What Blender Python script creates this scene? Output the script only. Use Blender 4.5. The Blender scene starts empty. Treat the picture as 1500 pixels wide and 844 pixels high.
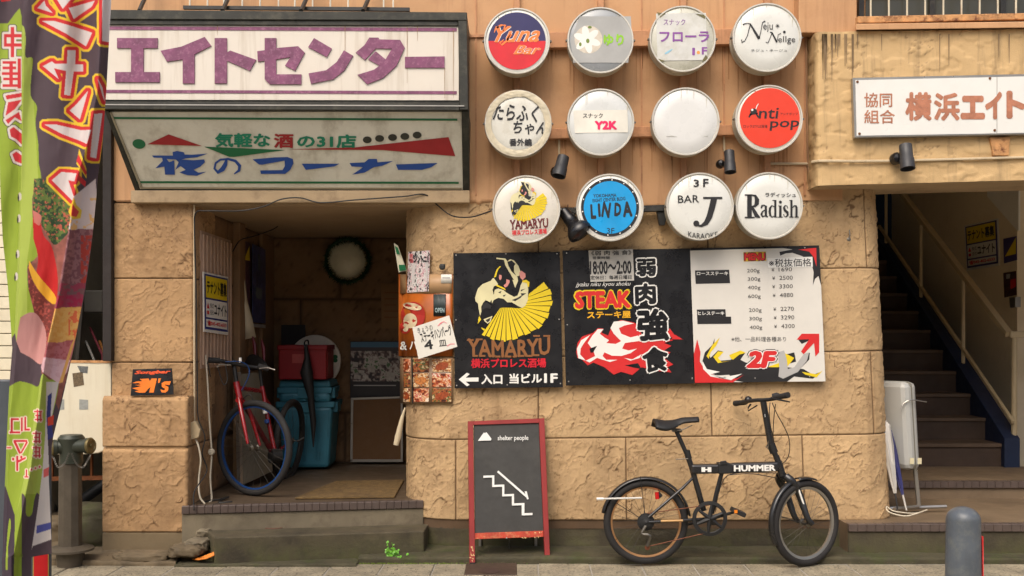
import bpy, bmesh, math, random
import numpy as np
from mathutils import Vector, Matrix
random.seed(7)
scene = bpy.context.scene
R = math.radians
# ---------------- camera, sky, sun, exposure ----------------
D, K, ZC, CX, HY = 6.0, 0.004, 1.328, 750.0, 493.0
cam = bpy.data.cameras.new("camera"); camo = bpy.data.objects.new("camera", cam)
scene.collection.objects.link(camo); scene.camera = camo
camo.location = (0, -D, ZC); camo.rotation_euler = (R(90), 0, 0)
cam.lens = 36.0; cam.sensor_width = 36.0; cam.shift_y = 71.0 / 1500.0
cam.clip_end = 500; cam.clip_start = 0.05
world = bpy.data.worlds.new("World"); scene.world = world; world.use_nodes = True
wn = world.node_tree; bg = wn.nodes["Background"]
sky = wn.nodes.new("ShaderNodeTexSky"); sky.sky_type = 'NISHITA'; sky.sun_disc = False
SUN_EL, SUN_AZ = R(52), R(203)
sky.sun_elevation = SUN_EL; sky.sun_rotation = SUN_AZ
sky.air_density = 1.0; sky.dust_density = 6.0; sky.ozone_density = 0.6
wn.links.new(sky.outputs[0], bg.inputs[0]); bg.inputs[1].default_value = 0.15
sl = bpy.data.lights.new("sun", 'SUN'); sl.energy = 1.15; sl.angle = R(48); sl.color = (1.0, 0.97, 0.92)
so = bpy.data.objects.new("sun", sl); scene.collection.objects.link(so)
sd = Vector((math.cos(SUN_EL) * math.sin(SUN_AZ), math.cos(SUN_EL) * math.cos(SUN_AZ), math.sin(SUN_EL)))
so.rotation_euler = sd.to_track_quat('Z', 'Y').to_euler()
so.location = (-3, -8, 9)
scene.view_settings.view_transform = 'Standard'; scene.view_settings.look = 'None'
scene.view_settings.exposure = 0.36; scene.view_settings.gamma = 1.0

# ---------------- helpers ----------------
def lin(c):
    return tuple(((v / 255.) / 12.92 if v / 255. <= 0.04045 else ((v / 255. + .055) / 1.055) ** 2.4) for v in c)
def P(px, py, Y=0.0):
    s = (D + Y) / D
    return Vector(((px - CX) * K * s, Y, ZC + (HY - py) * K * s))
class Pl:
    """a plane in the place; at() gives the point of it seen at a photo pixel"""
    def __init__(self, p, n):
        self.p = Vector(p); self.n = Vector(n).normalized()
    @staticmethod
    def Y(y): return Pl((0, y, 0), (0, -1, 0))
    @staticmethod
    def X(x): return Pl((x, 0, 0), (1 if x < 0 else -1, 0, 0))
    @staticmethod
    def tri(a, b, c):
        n = (b - a).cross(c - a).normalized()
        if n.y > 0: n = -n
        return Pl(a, n)
    def at(self, px, py, lift=0.0):
        o = Vector((0, -D, ZC)); d = Vector(((px - CX) * K, D, (HY - py) * K))
        t = (self.p + self.n * lift - o).dot(self.n) / d.dot(self.n)
        return o + d * t
_ng = {}
def mat(name, col, rough=.6, metal=0., var=.12, vs=6., bump=.15, bs=60., streak=0., scol=None, sscale=14., dirt=0., dcol=(70, 55, 40), ds=3., attr=None, coat=0., emit=0., spec=None, stretch=(1, 1, 1), vert=False, low=None):
    if name in _ng: return _ng[name]
    m = bpy.data.materials.new(name); m.use_nodes = True; nt = m.node_tree; N = nt.nodes; L = nt.links
    b = N["Principled BSDF"]; b.inputs["Roughness"].default_value = rough; b.inputs["Metallic"].default_value = metal
    if spec is not None: b.inputs["Specular IOR Level"].default_value = spec
    if coat: b.inputs["Coat Weight"].default_value = coat; b.inputs["Coat Roughness"].default_value = .15
    g = N.new("ShaderNodeNewGeometry")
    def mapping(s):
        mp = N.new("ShaderNodeMapping"); mp.inputs["Scale"].default_value = s; L.new(g.outputs["Position"], mp.inputs[0]); return mp.outputs[0]
    def noise(s, scale, det=4, rg=.55):
        n = N.new("ShaderNodeTexNoise"); n.inputs["Scale"].default_value = scale; n.inputs["Detail"].default_value = det; n.inputs["Roughness"].default_value = rg
        L.new(mapping(s), n.inputs["Vector"]); return n.outputs["Fac"]
    def ramp(x, a, c, v0=0., v1=1.):
        r = N.new("ShaderNodeMapRange"); r.inputs[1].default_value = a; r.inputs[2].default_value = c; r.inputs[3].default_value = v0; r.inputs[4].default_value = v1
        L.new(x, r.inputs[0]); return r.outputs[0]
    def mix(f, a, bb, mode='MIX'):
        x = N.new("ShaderNodeMix"); x.data_type = 'RGBA'; x.blend_type = mode
        if isinstance(f, float): x.inputs[0].default_value = f
        else: L.new(f, x.inputs[0])
        for i, v in ((6, a), (7, bb)):
            if isinstance(v, tuple): x.inputs[i].default_value = (*v, 1)
            else: L.new(v, x.inputs[i])
        return x.outputs[2]
    base = lin(col)
    if vert:
        at = N.new("ShaderNodeAttribute"); at.attribute_name = "paint"; c = at.outputs["Color"]
        c = mix(ramp(noise((1, 1, 1), vs), .3, .7), mix(1.0, c, (1 - var,) * 3, 'MULTIPLY'), c)
    else:
        c = mix(ramp(noise(stretch, vs), .3, .7), tuple(v * (1 - var) for v in base), tuple(min(1, v * (1 + var)) for v in base))
    if streak:
        f = ramp(noise((1, 1, .06), sscale, 5, .65), .52, .72, 0., streak)
        c = mix(f, c, lin(scol or dcol))
    if dirt:
        f = ramp(noise((1, 1, 1), ds, 6, .7), .5, .68, 0., dirt)
        c = mix(f, c, lin(dcol))
    if low:  # grime/moss close to the ground: (z0, z1, colour, strength)
        sp = N.new("ShaderNodeSeparateXYZ"); L.new(g.outputs["Position"], sp.inputs[0])
        f = ramp(sp.outputs[2], low[0], low[1], low[3], 0.)
        mu = N.new("ShaderNodeMath"); mu.operation = 'MULTIPLY'; L.new(f, mu.inputs[0]); L.new(ramp(noise((1, 1, 1), 5, 5, .7), .38, .6), mu.inputs[1])
        c = mix(mu.outputs[0], c, lin(low[2]))
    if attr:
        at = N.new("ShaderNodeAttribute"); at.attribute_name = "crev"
        c = mix(ramp(at.outputs["Fac"], 0., 1., 0., attr), c, lin(dcol))  # dirt colour painted into relief creases, standing in for their shade
    L.new(c, b.inputs["Base Color"])
    if emit:
        L.new(c, b.inputs["Emission Color"]); b.inputs["Emission Strength"].default_value = emit
    if bump:
        bp = N.new("ShaderNodeBump"); bp.inputs["Strength"].default_value = bump; bp.inputs["Distance"].default_value = .004
        L.new(noise(stretch, bs, 4, .6), bp.inputs["Height"]); L.new(bp.outputs[0], b.inputs["Normal"])
    r2 = ramp(noise((1, 1, 1), vs * 3), .3, .7, max(.02, rough - .08), min(1, rough + .08)); L.new(r2, b.inputs["Roughness"])
    _ng[name] = m; return m
col0 = scene.collection
def tag(o, label=None, cat=None, group=None, kind=None):
    if label: o["label"] = label
    if cat: o["category"] = cat
    if group: o["group"] = group
    if kind: o["kind"] = kind
    return o
def thing(name, label, cat, loc=(0, 0, 0), group=None):
    o = bpy.data.objects.new(name, None); col0.objects.link(o); o.location = loc; o.empty_display_size = .1
    return tag(o, label, cat, group)
def root_loc(p):
    v = Vector((0, 0, 0))
    while p is not None: v += p.location; p = p.parent
    return v
def link(name, me, m=None, parent=None, shift=True):
    o = bpy.data.objects.new(name, me)
    if m is not None:
        for mm in (m if isinstance(m, (list, tuple)) else [m]): me.materials.append(mm)
    col0.objects.link(o)
    if parent is not None:
        o.parent = parent
        if shift:
            me.transform(Matrix.Translation(-root_loc(parent)))
    return o
class MB:
    def __init__(self): self.v = []; self.f = []; self.mi = []
    def add(self, vs, fs, mi=0):
        n = len(self.v); self.v += [tuple(x) for x in vs]; self.f += [tuple(i + n for i in f) for f in fs]; self.mi += [mi] * len(fs); return self
    def box(self, x0, x1, y0, y1, z0, z1, mi=0):
        return self.hexa([(x0, y0, z0), (x1, y0, z0), (x1, y1, z0), (x0, y1, z0), (x0, y0, z1), (x1, y0, z1), (x1, y1, z1), (x0, y1, z1)], mi)
    def hexa(self, v, mi=0):
        return self.add(v, [(0, 3, 2, 1), (4, 5, 6, 7), (0, 1, 5, 4), (1, 2, 6, 5), (2, 3, 7, 6), (3, 0, 4, 7)], mi)
    def slab(self, pl, pts, th, lift=0., mi=0):
        """extruded outline: front on the plane (+lift), th deep behind it"""
        a = [pl.at(x, y, lift) for x, y in pts]; b = [p - pl.n * th for p in a]; n = len(a)
        return self.add(a + b, [tuple(range(n)), tuple(range(2 * n - 1, n - 1, -1))] + [(i, i + n, (i + 1) % n + n, (i + 1) % n) for i in range(n)], mi)
    def flat(self, pl, pts, lift=.002, mi=0):
        return self.add([pl.at(x, y, lift) for x, y in pts], [tuple(range(len(pts)))], mi)
    def tube(self, pts, r, n=8, caps=True, mi=0, closed=False):
        pts = [Vector(p) for p in pts]; m = len(pts); rr = list(r) if isinstance(r, (list, tuple)) else [r] * m
        if len(rr) != m: rr = [float(q) for q in np.interp(np.linspace(0, 1, m), np.linspace(0, 1, len(rr)), rr)]
        vs = []; prev = None
        for i, p in enumerate(pts):
            if closed: t = pts[(i + 1) % m] - pts[i - 1]
            else: t = pts[min(i + 1, m - 1)] - pts[max(i - 1, 0)]
            t.normalize()
            if prev is None:
                a = Vector((0, 0, 1)) if abs(t.z) < .9 else Vector((1, 0, 0)); u = t.cross(a).normalized()
            else:
                u = (prev - t * prev.dot(t))
                u = u.normalized() if u.length > 1e-6 else t.orthogonal().normalized()
            prev = u; w = t.cross(u)
            for k in range(n):
                q = 2 * math.pi * k / n; vs.append(p + (u * math.cos(q) + w * math.sin(q)) * rr[i])
        fs = []
        for i in range(m if closed else m - 1):
            j = (i + 1) % m
            for k in range(n):
                k2 = (k + 1) % n; fs.append((i * n + k, i * n + k2, j * n + k2, j * n + k))
        if caps and not closed: fs += [tuple(range(n - 1, -1, -1)), tuple(range((m - 1) * n, m * n))]
        return self.add(vs, fs, mi)
    def lathe(self, c, axis, prof, n=48, mi=0, cap0=False, cap1=False, ref=None):
        """prof: (radius, distance along axis)"""
        c = Vector(c); ax = Vector(axis).normalized(); u = ax.orthogonal().normalized(); w = ax.cross(u); vs = []
        for r, h in prof:
            for k in range(n):
                q = 2 * math.pi * k / n; vs.append(c + ax * h + (u * math.cos(q) + w * math.sin(q)) * r)
        fs = [(i * n + k, i * n + (k + 1) % n, (i + 1) * n + (k + 1) % n, (i + 1) * n + k) for i in range(len(prof) - 1) for k in range(n)]
        if cap0: fs.append(tuple(range(n - 1, -1, -1)))
        if cap1: fs.append(tuple(range((len(prof) - 1) * n, len(prof) * n)))
        return self.add(vs, fs, mi)
    def build(self, name, m, parent=None, smooth=False, bevel=0., kind=None, label=None):
        me = bpy.data.meshes.new(name); me.from_pydata(self.v, [], self.f)
        bm = bmesh.new(); bm.from_mesh(me)
        bmesh.ops.recalc_face_normals(bm, faces=bm.faces) if smooth or bevel else None
        if bevel:
            es = [e for e in bm.edges if len(e.link_faces) == 2 and e.calc_face_angle(0) > .5]
            bmesh.ops.bevel(bm, geom=es, offset=bevel, segments=1 if bevel < .004 else 2, affect='EDGES', profile=.5)
        bm.to_mesh(me); bm.free()
        if len(set(self.mi)) > 1 and not bevel: me.polygons.foreach_set("material_index", self.mi)
        if smooth:
            me.polygons.foreach_set("use_smooth", [True] * len(me.polygons))
            me.set_sharp_from_angle(angle=R(42))
        o = link(name, me, m, parent)
        if kind: o["kind"] = kind
        if label: o["label"] = label
        return o
# ---- value noise in numpy
def _h(ix, iy, iz):
    n = (ix * 374761393 + iy * 668265263 + iz * 2147483647 + 12345) & 0xffffffff
    n = ((n ^ (n >> 13)) * 1274126177) & 0xffffffff
    return ((n ^ (n >> 16)) & 0xffff) / 65535.0
def vn(x, y, z=0.0):
    x = np.asarray(x, float); y = np.asarray(y, float); z = np.zeros_like(x) + z
    xi = np.floor(x).astype(np.int64); yi = np.floor(y).astype(np.int64); zi = np.floor(z).astype(np.int64)
    f = lambda t: t * t * t * (t * (t * 6 - 15) + 10)
    u = f(x - xi); v = f(y - yi); w = f(z - zi); r = 0
    for a in (0, 1):
        for b in (0, 1):
            for c in (0, 1):
                r = r + _h(xi + a, yi + b, zi + c) * (u if a else 1 - u) * (v if b else 1 - v) * (w if c else 1 - w)
    return r
def fbm(x, y, z=0., o=4):
    t = 0; a = .5; s = 0
    for i in range(o):
        t = t + a * vn(x * 2 ** i + 17 * i, y * 2 ** i + 31 * i, z + 7 * i); s += a; a *= .5
    return t / s
def sst(a, b, x):
    t = np.clip((x - a) / (b - a), 0, 1); return t * t * (3 - 2 * t)
def grid_mesh(name, Pn, m, parent=None, crev=None, paint=None, smooth=True, flip=False):
    nv, nu = Pn.shape[:2]; me = bpy.data.meshes.new(name)
    if parent is not None: Pn = Pn - np.array(root_loc(parent))
    idx = np.arange(nu * nv).reshape(nv, nu)
    a, b, c, d = idx[:-1, :-1].ravel(), idx[:-1, 1:].ravel(), idx[1:, 1:].ravel(), idx[1:, :-1].ravel()
    q = np.stack([a, d, c, b] if flip else [a, b, c, d], 1).astype(np.int32); nf = len(q)
    me.vertices.add(nu * nv); me.vertices.foreach_set("co", Pn.reshape(-1).astype(np.float32))
    me.loops.add(nf * 4); me.loops.foreach_set("vertex_index", q.ravel())
    me.polygons.add(nf); me.polygons.foreach_set("loop_start", np.arange(0, nf * 4, 4, dtype=np.int32))
    try: me.polygons.foreach_set("loop_total", np.full(nf, 4, dtype=np.int32))
    except Exception: pass
    me.update(calc_edges=True)
    if smooth: me.polygons.foreach_set("use_smooth", np.ones(nf, bool))
    if crev is not None:
        at = me.attributes.new("crev", 'FLOAT', 'POINT'); at.data.foreach_set("value", crev.ravel().astype(np.float32))
    if paint is not None:
        at = me.attributes.new("paint", 'FLOAT_COLOR', 'POINT')
        c4 = np.ones((nu * nv, 4), np.float32); c4[:, :3] = paint.reshape(-1, 3); at.data.foreach_set("color", c4.ravel())
    return link(name, me, m, parent, shift=False)
def stone_h(u, v, seed, ang=38., amp=1., fine=1.):
    """flat split face with thin raised flaps and crumbly patches"""
    ca, sa = math.cos(R(ang)), math.sin(R(ang)); n_ = lambda f, g, k, o=2: fbm(u * f + 3 * k, v * f, seed + g, o) - .5
    wu = u + .05 * n_(5, 3.3, 1) + .03 * n_(26, 1.1, 2, 3); wv = v + .05 * n_(5, 5.1, 4) + .03 * n_(26, 2.1, 5, 3)
    a = wu * ca + wv * sa; b = -wu * sa + wv * ca
    n = fbm(a * 4.0, b * 8.6, seed + .37, 4); n2 = fbm(a * 7.5 + 40, b * 13, seed + 1.7, 3)
    brk = sst(.45, .60, vn(u * 9, v * 9, seed + 9.)); brk2 = sst(.48, .64, vn(u * 11 + 5, v * 11, seed + 4.))
    flap = lambda q, t, w: sst(t - .004, t + .006, q) * np.exp(-np.maximum(q - t, 0) / w)
    f1 = flap(n, .50, .045); f2 = flap(1 - n, .58, .035); f3 = flap(n2, .55, .035)
    rough = sst(.53, .60, fbm(a * 3 + 9, b * 6, seed + 6., 3))
    fn = fbm(u * 90, v * 90, seed, 2) - .5; md = fbm(u * 30, v * 30, seed + 2., 3) - .5
    f4 = flap(1 - n2, .56, .03)
    pit = sst(.66, .74, fbm(u * 55, v * 55, seed + 7., 2))
    h = -.0008 * pit + .0065 * f1 * brk + .0052 * f2 * brk2 + .0045 * f3 * (1 - brk * .5) + .0045 * f4 * (1 - brk2 * .6) + fn * .002 * fine + md * (.0016 + .006 * rough)
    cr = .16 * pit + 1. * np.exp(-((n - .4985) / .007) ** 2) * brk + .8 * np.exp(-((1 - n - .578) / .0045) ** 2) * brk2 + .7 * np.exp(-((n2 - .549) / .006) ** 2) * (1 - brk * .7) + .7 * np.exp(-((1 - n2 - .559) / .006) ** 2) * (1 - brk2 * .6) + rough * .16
    return h * amp, np.clip(cr, 0, 1)
# ---- lettering
_gc = {}
def glyphs(txt, bold=0., shear=0., sp=1., res=2):
    k = (txt, bold, shear, sp)
    if k in _gc: return _gc[k]
    c = bpy.data.curves.new("t", 'FONT'); c.body = txt; c.offset = bold; c.shear = shear; c.space_character = sp; c.resolution_u = res; c.align_x = 'LEFT'
    o = bpy.data.objects.new("t", c); col0.objects.link(o)
    dg = bpy.context.evaluated_depsgraph_get(); me = bpy.data.meshes.new_from_object(o.evaluated_get(dg))
    vs = [(v.co.x, v.co.y) for v in me.vertices]; fs = [tuple(p.vertices) for p in me.polygons]
    bpy.data.objects.remove(o); bpy.data.curves.remove(c); bpy.data.meshes.remove(me)
    _gc[k] = (vs, fs); return _gc[k]
def tfit(txt, box, bold=0., shear=0., rot=0., sp=1., mirror=False, warp=None, vertical=False):
    """glyph outlines fitted to a pixel box -> list of (px,py), faces"""
    if vertical:
        V = []; F = []; n = len(txt); x0, y0, x1, y1 = box; hgt = (y1 - y0) / n
        for i, ch in enumerate(txt):
            v, f = tfit(ch, (x0, y0 + i * hgt + hgt * .05, x1, y0 + (i + 1) * hgt - hgt * .05), bold)
            F += [tuple(j + len(V) for j in q) for q in f]; V += v
        return V, F
    vs, fs = glyphs(txt, bold, shear, sp); x0, y0, x1, y1 = box
    ax = min(v[0] for v in vs); bx = max(v[0] for v in vs); ay = min(v[1] for v in vs); by = max(v[1] for v in vs)
    cx, cy = (x0 + x1) / 2, (y0 + y1) / 2; cr, srr = math.cos(R(rot)), math.sin(R(rot)); out = []
    for x, y in vs:
        u = (x - ax) / (bx - ax + 1e-9); v = (y - ay) / (by - ay + 1e-9)
        if mirror: u = 1 - u
        px = x0 + u * (x1 - x0); py = y1 - v * (y1 - y0)
        dx, dy = px - cx, py - cy; px, py = cx + dx * cr + dy * srr, cy - dx * srr + dy * cr
        if warp: px, py = warp(px, py)
        out.append((px, py))
    return out, fs
def text(parent, txt, box, pl, m, lift=.002, name="lettering", **kw):
    items = txt if isinstance(txt, list) else [(txt, box, kw)]
    mb = MB()
    for it in items:
        k = dict(it[2]) if len(it) > 2 else {}; b = k.pop('bold', 0.); bx = it[1]; vert = k.get('vertical')
        vs, _ = glyphs(it[0]); hh = max(v[1] for v in vs) - min(v[1] for v in vs); wwid = max(v[0] for v in vs) - min(v[0] for v in vs)
        sx_ = (bx[2] - bx[0]) / (wwid + 2 * b); sy_ = (bx[3] - bx[1]) / (hh + 2 * b)
        ex, ey = b * sx_, b * sy_; sb_ = (bx[0] + ex, bx[1] + ey, bx[2] - ex, bx[3] - ey)
        v, f = tfit(it[0], sb_, 0., **k)
        offs = [(0, 0)]
        if b > .004:
            rings = [(b, 8)] + ([(b * .5, 6)] if b > .06 else [])
            for r_, n_ in rings: offs += [(r_ * sx_ * math.cos(2 * math.pi * q / n_), r_ * sy_ * math.sin(2 * math.pi * q / n_)) for q in range(n_)]
        for q, (ox, oy) in enumerate(offs): mb.add([pl.at(a_ + ox, b_ + oy, lift + q * 2.5e-5) for a_, b_ in v], f)
    return mb.build(name, m, parent)
def stroke(pts, w):
    """ribbon outline in pixels; w number or list"""
    n = len(pts); ww = w if isinstance(w, (list, tuple)) else [w] * n; L = []; Rr = []
    for i, (x, y) in enumerate(pts):
        a = pts[max(i - 1, 0)]; b = pts[min(i + 1, n - 1)]; dx, dy = b[0] - a[0], b[1] - a[1]; l = math.hypot(dx, dy) or 1
        nx, ny = -dy / l * ww[i] / 2, dx / l * ww[i] / 2; L.append((x + nx, y + ny)); Rr.append((x - nx, y - ny))
    return L, Rr
def add_stroke(mb, pl, pts, w, lift=.002):
    L, Rr = stroke(pts, w); n = len(pts)
    mb.add([pl.at(x, y, lift) for x, y in L] + [pl.at(x, y, lift) for x, y in Rr], [(i, i + 1, n + i + 1, n + i) for i in range(n - 1)])
def ell(cx, cy, rx, ry=None, n=32, rot=0):
    ry = ry or rx; c, s = math.cos(R(rot)), math.sin(R(rot))
    return [(cx + rx * math.cos(t) * c - ry * math.sin(t) * s, cy + rx * math.cos(t) * s + ry * math.sin(t) * c) for t in [2 * math.pi * i / n for i in range(n)]]
def rect(x0, y0, x1, y1): return [(x0, y0), (x1, y0), (x1, y1), (x0, y1)]
def cr(pts, k=6):
    """Catmull-Rom through points"""
    out = []; P_ = [Vector(p) for p in pts]; P_ = [P_[0] * 2 - P_[1]] + P_ + [P_[-1] * 2 - P_[-2]]
    for i in range(1, len(P_) - 2):
        a, b, c, d = P_[i - 1:i + 3]
        for j in range(k):
            t = j / k; out.append(.5 * ((2 * b) + (c - a) * t + (2 * a - 5 * b + 4 * c - d) * t * t + (3 * b - a - 3 * c + d) * t ** 3))
    out.append(P_[-2]); return out
def copy_tree(o, parent=None):
    c = o.copy(); col0.objects.link(c); c.parent = parent
    for ch in list(o.children): copy_tree(ch, c)
    return c
def prints(parent, pl, items, name="print"):
    """items: (material, [polygons], lift)"""
    for m, polys, lift in items:
        if len(polys) <= 40:
            for k, q in enumerate(polys): MB().flat(pl, q, lift + k * 2e-5).build(name, m, parent)
        else:
            mb = MB()
            for k, q in enumerate(polys): mb.flat(pl, q, lift + k * 1e-5)
            mb.build(name, m, parent)
# ---------------- common materials ----------------
M_white = mat("white_plastic", (226, 225, 218), .35, var=.03, bump=.03, dirt=.1, dcol=(190, 182, 160), ds=4)
M_blackp = mat("black_print", (32, 31, 32), .5, var=.1, bump=0)
M_whitep = mat("white_print", (232, 230, 222), .5, var=.03, bump=0)
M_redp = mat("red_print", (206, 38, 38), .5, var=.05, bump=0)
M_yellowp = mat("yellow_print", (226, 198, 28), .5, var=.05, bump=0)
M_bluep = mat("blue_print", (32, 74, 150), .5, var=.05, bump=0)
M_greenp = mat("green_print", (22, 104, 62), .5, var=.06, bump=0)
M_greyp = mat("grey_print", (176, 174, 170), .5, var=.03, bump=0)
M_brownp = mat("brown_print", (138, 88, 46), .5, var=.05, bump=0)
M_black = mat("black_metal", (38, 38, 36), .45, var=.2, bump=.1, dirt=.4, dcol=(90, 84, 70), ds=9)
M_stone_in = mat("shaded_passage_stone", (140, 110, 78), .88, var=.14, vs=2.6, bump=.5, bs=240, dirt=.4, dcol=(80, 58, 38), ds=3, attr=.8)  # same stone with the passage shade put into its base colour
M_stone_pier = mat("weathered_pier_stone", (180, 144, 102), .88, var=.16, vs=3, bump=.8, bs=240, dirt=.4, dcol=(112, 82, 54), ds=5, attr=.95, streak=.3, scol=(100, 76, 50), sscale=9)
M_blk = mat("black_paint_gloss", (20, 20, 22), .3, var=.1, bump=0)
M_rubber = mat("rubber", (34, 32, 31), .8, var=.2, bump=.2, bs=200)
M_alu = mat("aluminium", (168, 164, 156), .35, .8, var=.1, bump=.05)
M_steel = mat("worn_steel", (120, 116, 108), .4, .9, var=.2, bump=.1)
M_paper = mat("paper", (222, 218, 206), .8, var=.04, bump=.1, bs=15)
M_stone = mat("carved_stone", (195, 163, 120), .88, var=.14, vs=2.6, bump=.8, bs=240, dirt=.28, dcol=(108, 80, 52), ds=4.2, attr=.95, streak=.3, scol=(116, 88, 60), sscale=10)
M_mortar = mat("mortar", (92, 72, 52), .95, var=.2, bump=.3)
M_tan = mat("painted_tan", (196, 151, 108), .75, var=.08, vs=2, bump=.2, bs=90, streak=.34, scol=(128, 84, 52), sscale=16, dirt=.2, dcol=(150, 98, 62), ds=5)
M_rail = mat("tan_rail", (190, 138, 98), .7, var=.1, vs=5, bump=.2, streak=.3, scol=(90, 60, 38), sscale=20, dirt=.45, dcol=(104, 66, 40), ds=9)
M_plaster = mat("yellow_plaster", (200, 168, 120), .85, var=.1, vs=3, bump=.4, bs=150, attr=.7, dcol=(110, 84, 56), streak=.5, scol=(96, 80, 58), sscale=14, dirt=.18, ds=3)
M_conc = mat("damp_concrete", (76, 68, 50), .8, var=.3, vs=5, bump=.7, bs=60, dirt=.6, dcol=(44, 40, 28), ds=6, low=(-.02, .16, (74, 80, 34), .8))
M_concl = mat("pale_concrete", (116, 106, 86), .85, var=.2, vs=4, bump=.5, bs=60, dirt=.6, dcol=(74, 64, 50), ds=5)
M_dark = mat("alley_black", (30, 27, 24), .9, var=.3, bump=.3)  # near-black base colour for the alley walls
M_nose = mat("brown_nosing_tile", (84, 72, 66), .4, var=.15, vs=12, bump=.1)
M_rust = mat("rusty_paint", (190, 140, 90), .75, var=.3, vs=20, bump=.5, bs=80, dirt=1., dcol=(92, 42, 22), ds=22)
# ================= THE SETTING =================
W = 0.27
g = MB(); g.add([(-60, -60, -.006), (60, -60, -.006), (60, 60, -.006), (-60, 60, -.006)], [(0, 1, 2, 3)])
tag(g.build("ground", mat("street_asphalt", (150, 144, 132), .9, var=.2, bump=.4)), kind="structure")
# pavement: slabs with recessed joints
pav = bpy.data.objects.new("pavement", None); col0.objects.link(pav); tag(pav, kind="structure")
M_slab = mat("paving_slab", (146, 136, 114), .9, var=.3, vs=7, bump=1., bs=160, dirt=.95, dcol=(66, 60, 48), ds=60, low=(-.1, .05, (92, 96, 48), .0))
sb = MB(); sb.box(-.1455, .1455, -.1455, .1455, -.05, 0)
sb_me = None
rs = random.Random(4)
for j in range(7):
    for i in range(-18, 20):
        x = i * .30 + (.15 if j % 2 else 0) ; y = -.165 - j * .30
        if sb_me is None:
            o = sb.build("paving_slab", M_slab, None, bevel=.003); sb_me = o.data; o.parent = pav
        else:
            o = bpy.data.objects.new("paving_slab", sb_me); col0.objects.link(o); o.parent = pav
        if j == 0 and -.35 < x < -.0 : o.location = (x, y, -.012)
        o.location = (x, y + .0001 * i, rs.uniform(-.0035, .001)); o.rotation_euler = (rs.uniform(-.006, .006), rs.uniform(-.006, .006), R(-1.0) + rs.uniform(-.006, .006))
mb = MB(); mb.box(-6.0, 6.0, -2.2, -.0, -.045, -.013)
tag(mb.build("joint_bed", mat("joint_sand", (52, 48, 34), .95, bump=.6, bs=90), pav), kind="structure")
# low damp kerb strip at the foot of the building
def rough_strip(name, x0, x1, y0, y1, z, zf, seed, m, n=.010, parent=None, amp=.01):
    nu = max(4, int((x1 - x0) / .012)); nv = max(4, int((y1 - y0) / .012)); U, V = np.meshgrid(np.linspace(x0, x1, nu), np.linspace(0, 1, nv))
    Y = y0 + (y1 - y0) * V; h = (fbm(U * 3, Y * 8, seed, 5) - .5) * amp * 2; c = np.exp(-((fbm(U * 2.5, Y * 4 + 9, seed) - .5) / .008) ** 2)
    Z = z + (zf - z) * (1 - V) + h - (.012 if amp < .01 else .035) * c
    top = np.stack([U, Y, Z], -1); fr = top[:1].repeat(4, 0).copy()
    for k in range(4): fr[k, :, 2] = top[0, :, 2] * k / 3. - .02 * (1 - k / 3.); fr[k, :, 1] = top[0, :, 1] - .004 + (fbm(U[0] * 20, U[0] * 0, k) - .5) * .008
    return grid_mesh(name, np.concatenate([fr, top[1:]], 0), m, parent)
M_kerb = mat("mossy_kerb", (68, 63, 44), .85, var=.3, vs=7, bump=.7, bs=70, dirt=.8, dcol=(60, 68, 26), ds=4)
M_kerb2 = mat("worn_kerb_concrete", (104, 90, 68), .85, var=.25, vs=7, bump=.6, bs=70, dirt=.6, dcol=(64, 56, 40), ds=5)
kb = rough_strip("kerb_strip", -.9, 2.1, .0, .34, .045, .035, 3, M_kerb, amp=.006); tag(kb, kind="structure")
kb = rough_strip("kerb_strip", 2.1, 4.6, .0, .2, .04, .03, 5, M_kerb, amp=.005); tag(kb, kind="structure")
kb = rough_strip("kerb_strip", -3.6, -1.95, -.06, .5, .085, .02, 8, M_kerb2, amp=.022); tag(kb, kind="structure")
kb = rough_strip("kerb_strip", -1.95, -.9, -.085, .2, .02, .012, 12, M_kerb, amp=.006); tag(kb, kind="structure")
# ---------------- the building ----------------
B = thing("corner_building", "tan stone and painted plaster building with an open entrance passage and a stair hall", "building", (0, W, 0))
# main wall path in plan: passage jamb - rounded corner - front - rounded corner - stair hall jamb
def make_path(segs):
    pts = []; nr = []
    for sg in segs:
        if sg[0] == 'L':
            a, b = Vector(sg[1]), Vector(sg[2]); n = max(2, int((b - a).length / .007)); d = (b - a).normalized()
            for i in range(n): pts.append(a + (b - a) * i / n); nr.append(Vector((d.y, -d.x)))
        else:
            c, r, a0, a1 = sg[1:]; n = max(3, int(abs(R(a1 - a0)) * r / .007))
            for i in range(n):
                q = R(a0 + (a1 - a0) * i / n); pts.append(Vector((c[0] + r * math.cos(q), c[1] + r * math.sin(q)))); nr.append(Vector((math.cos(q), math.sin(q))))
    return np.array([tuple(p) for p in pts]), np.array([tuple(p) for p in nr])
XL, XR = -.68, 2.285
path = make_path([('L', (XL, 1.3), (XL, W + .35)), ('A', (XL + .35, W + .35), .35, 180, 270), ('L', (XL + .35, W), (XR - .2, W)), ('A', (XR - .2, W + .2), .2, 270, 360), ('L', (XR, W + .2), (XR, 1.2))])
pp, pn = path; seg = np.r_[0, np.cumsum(np.hypot(*(np.diff(pp, axis=0).T)))]
def lean(x, z): return .045 * np.clip((x - .2) / 2., 0, 1) * (2.15 - z) + .01 * np.clip((-.1 - x) / .6, 0, 1) * 0
def px2t(px):
    x = (px - CX) * K * (D + W) / D; k = int(np.argmin(np.abs(pp[:, 0] - x) + np.abs(pp[:, 1] - W) * .5)); return seg[k]
def zrow(pyl, pyr):
    s = (D + W) / D; zl = ZC + (HY - pyl) * K * s; zr = ZC + (HY - pyr) * K * s
    return lambda x: zl + (zr - zl) * (x - (-.63)) / (2.22 + .63)
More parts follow.
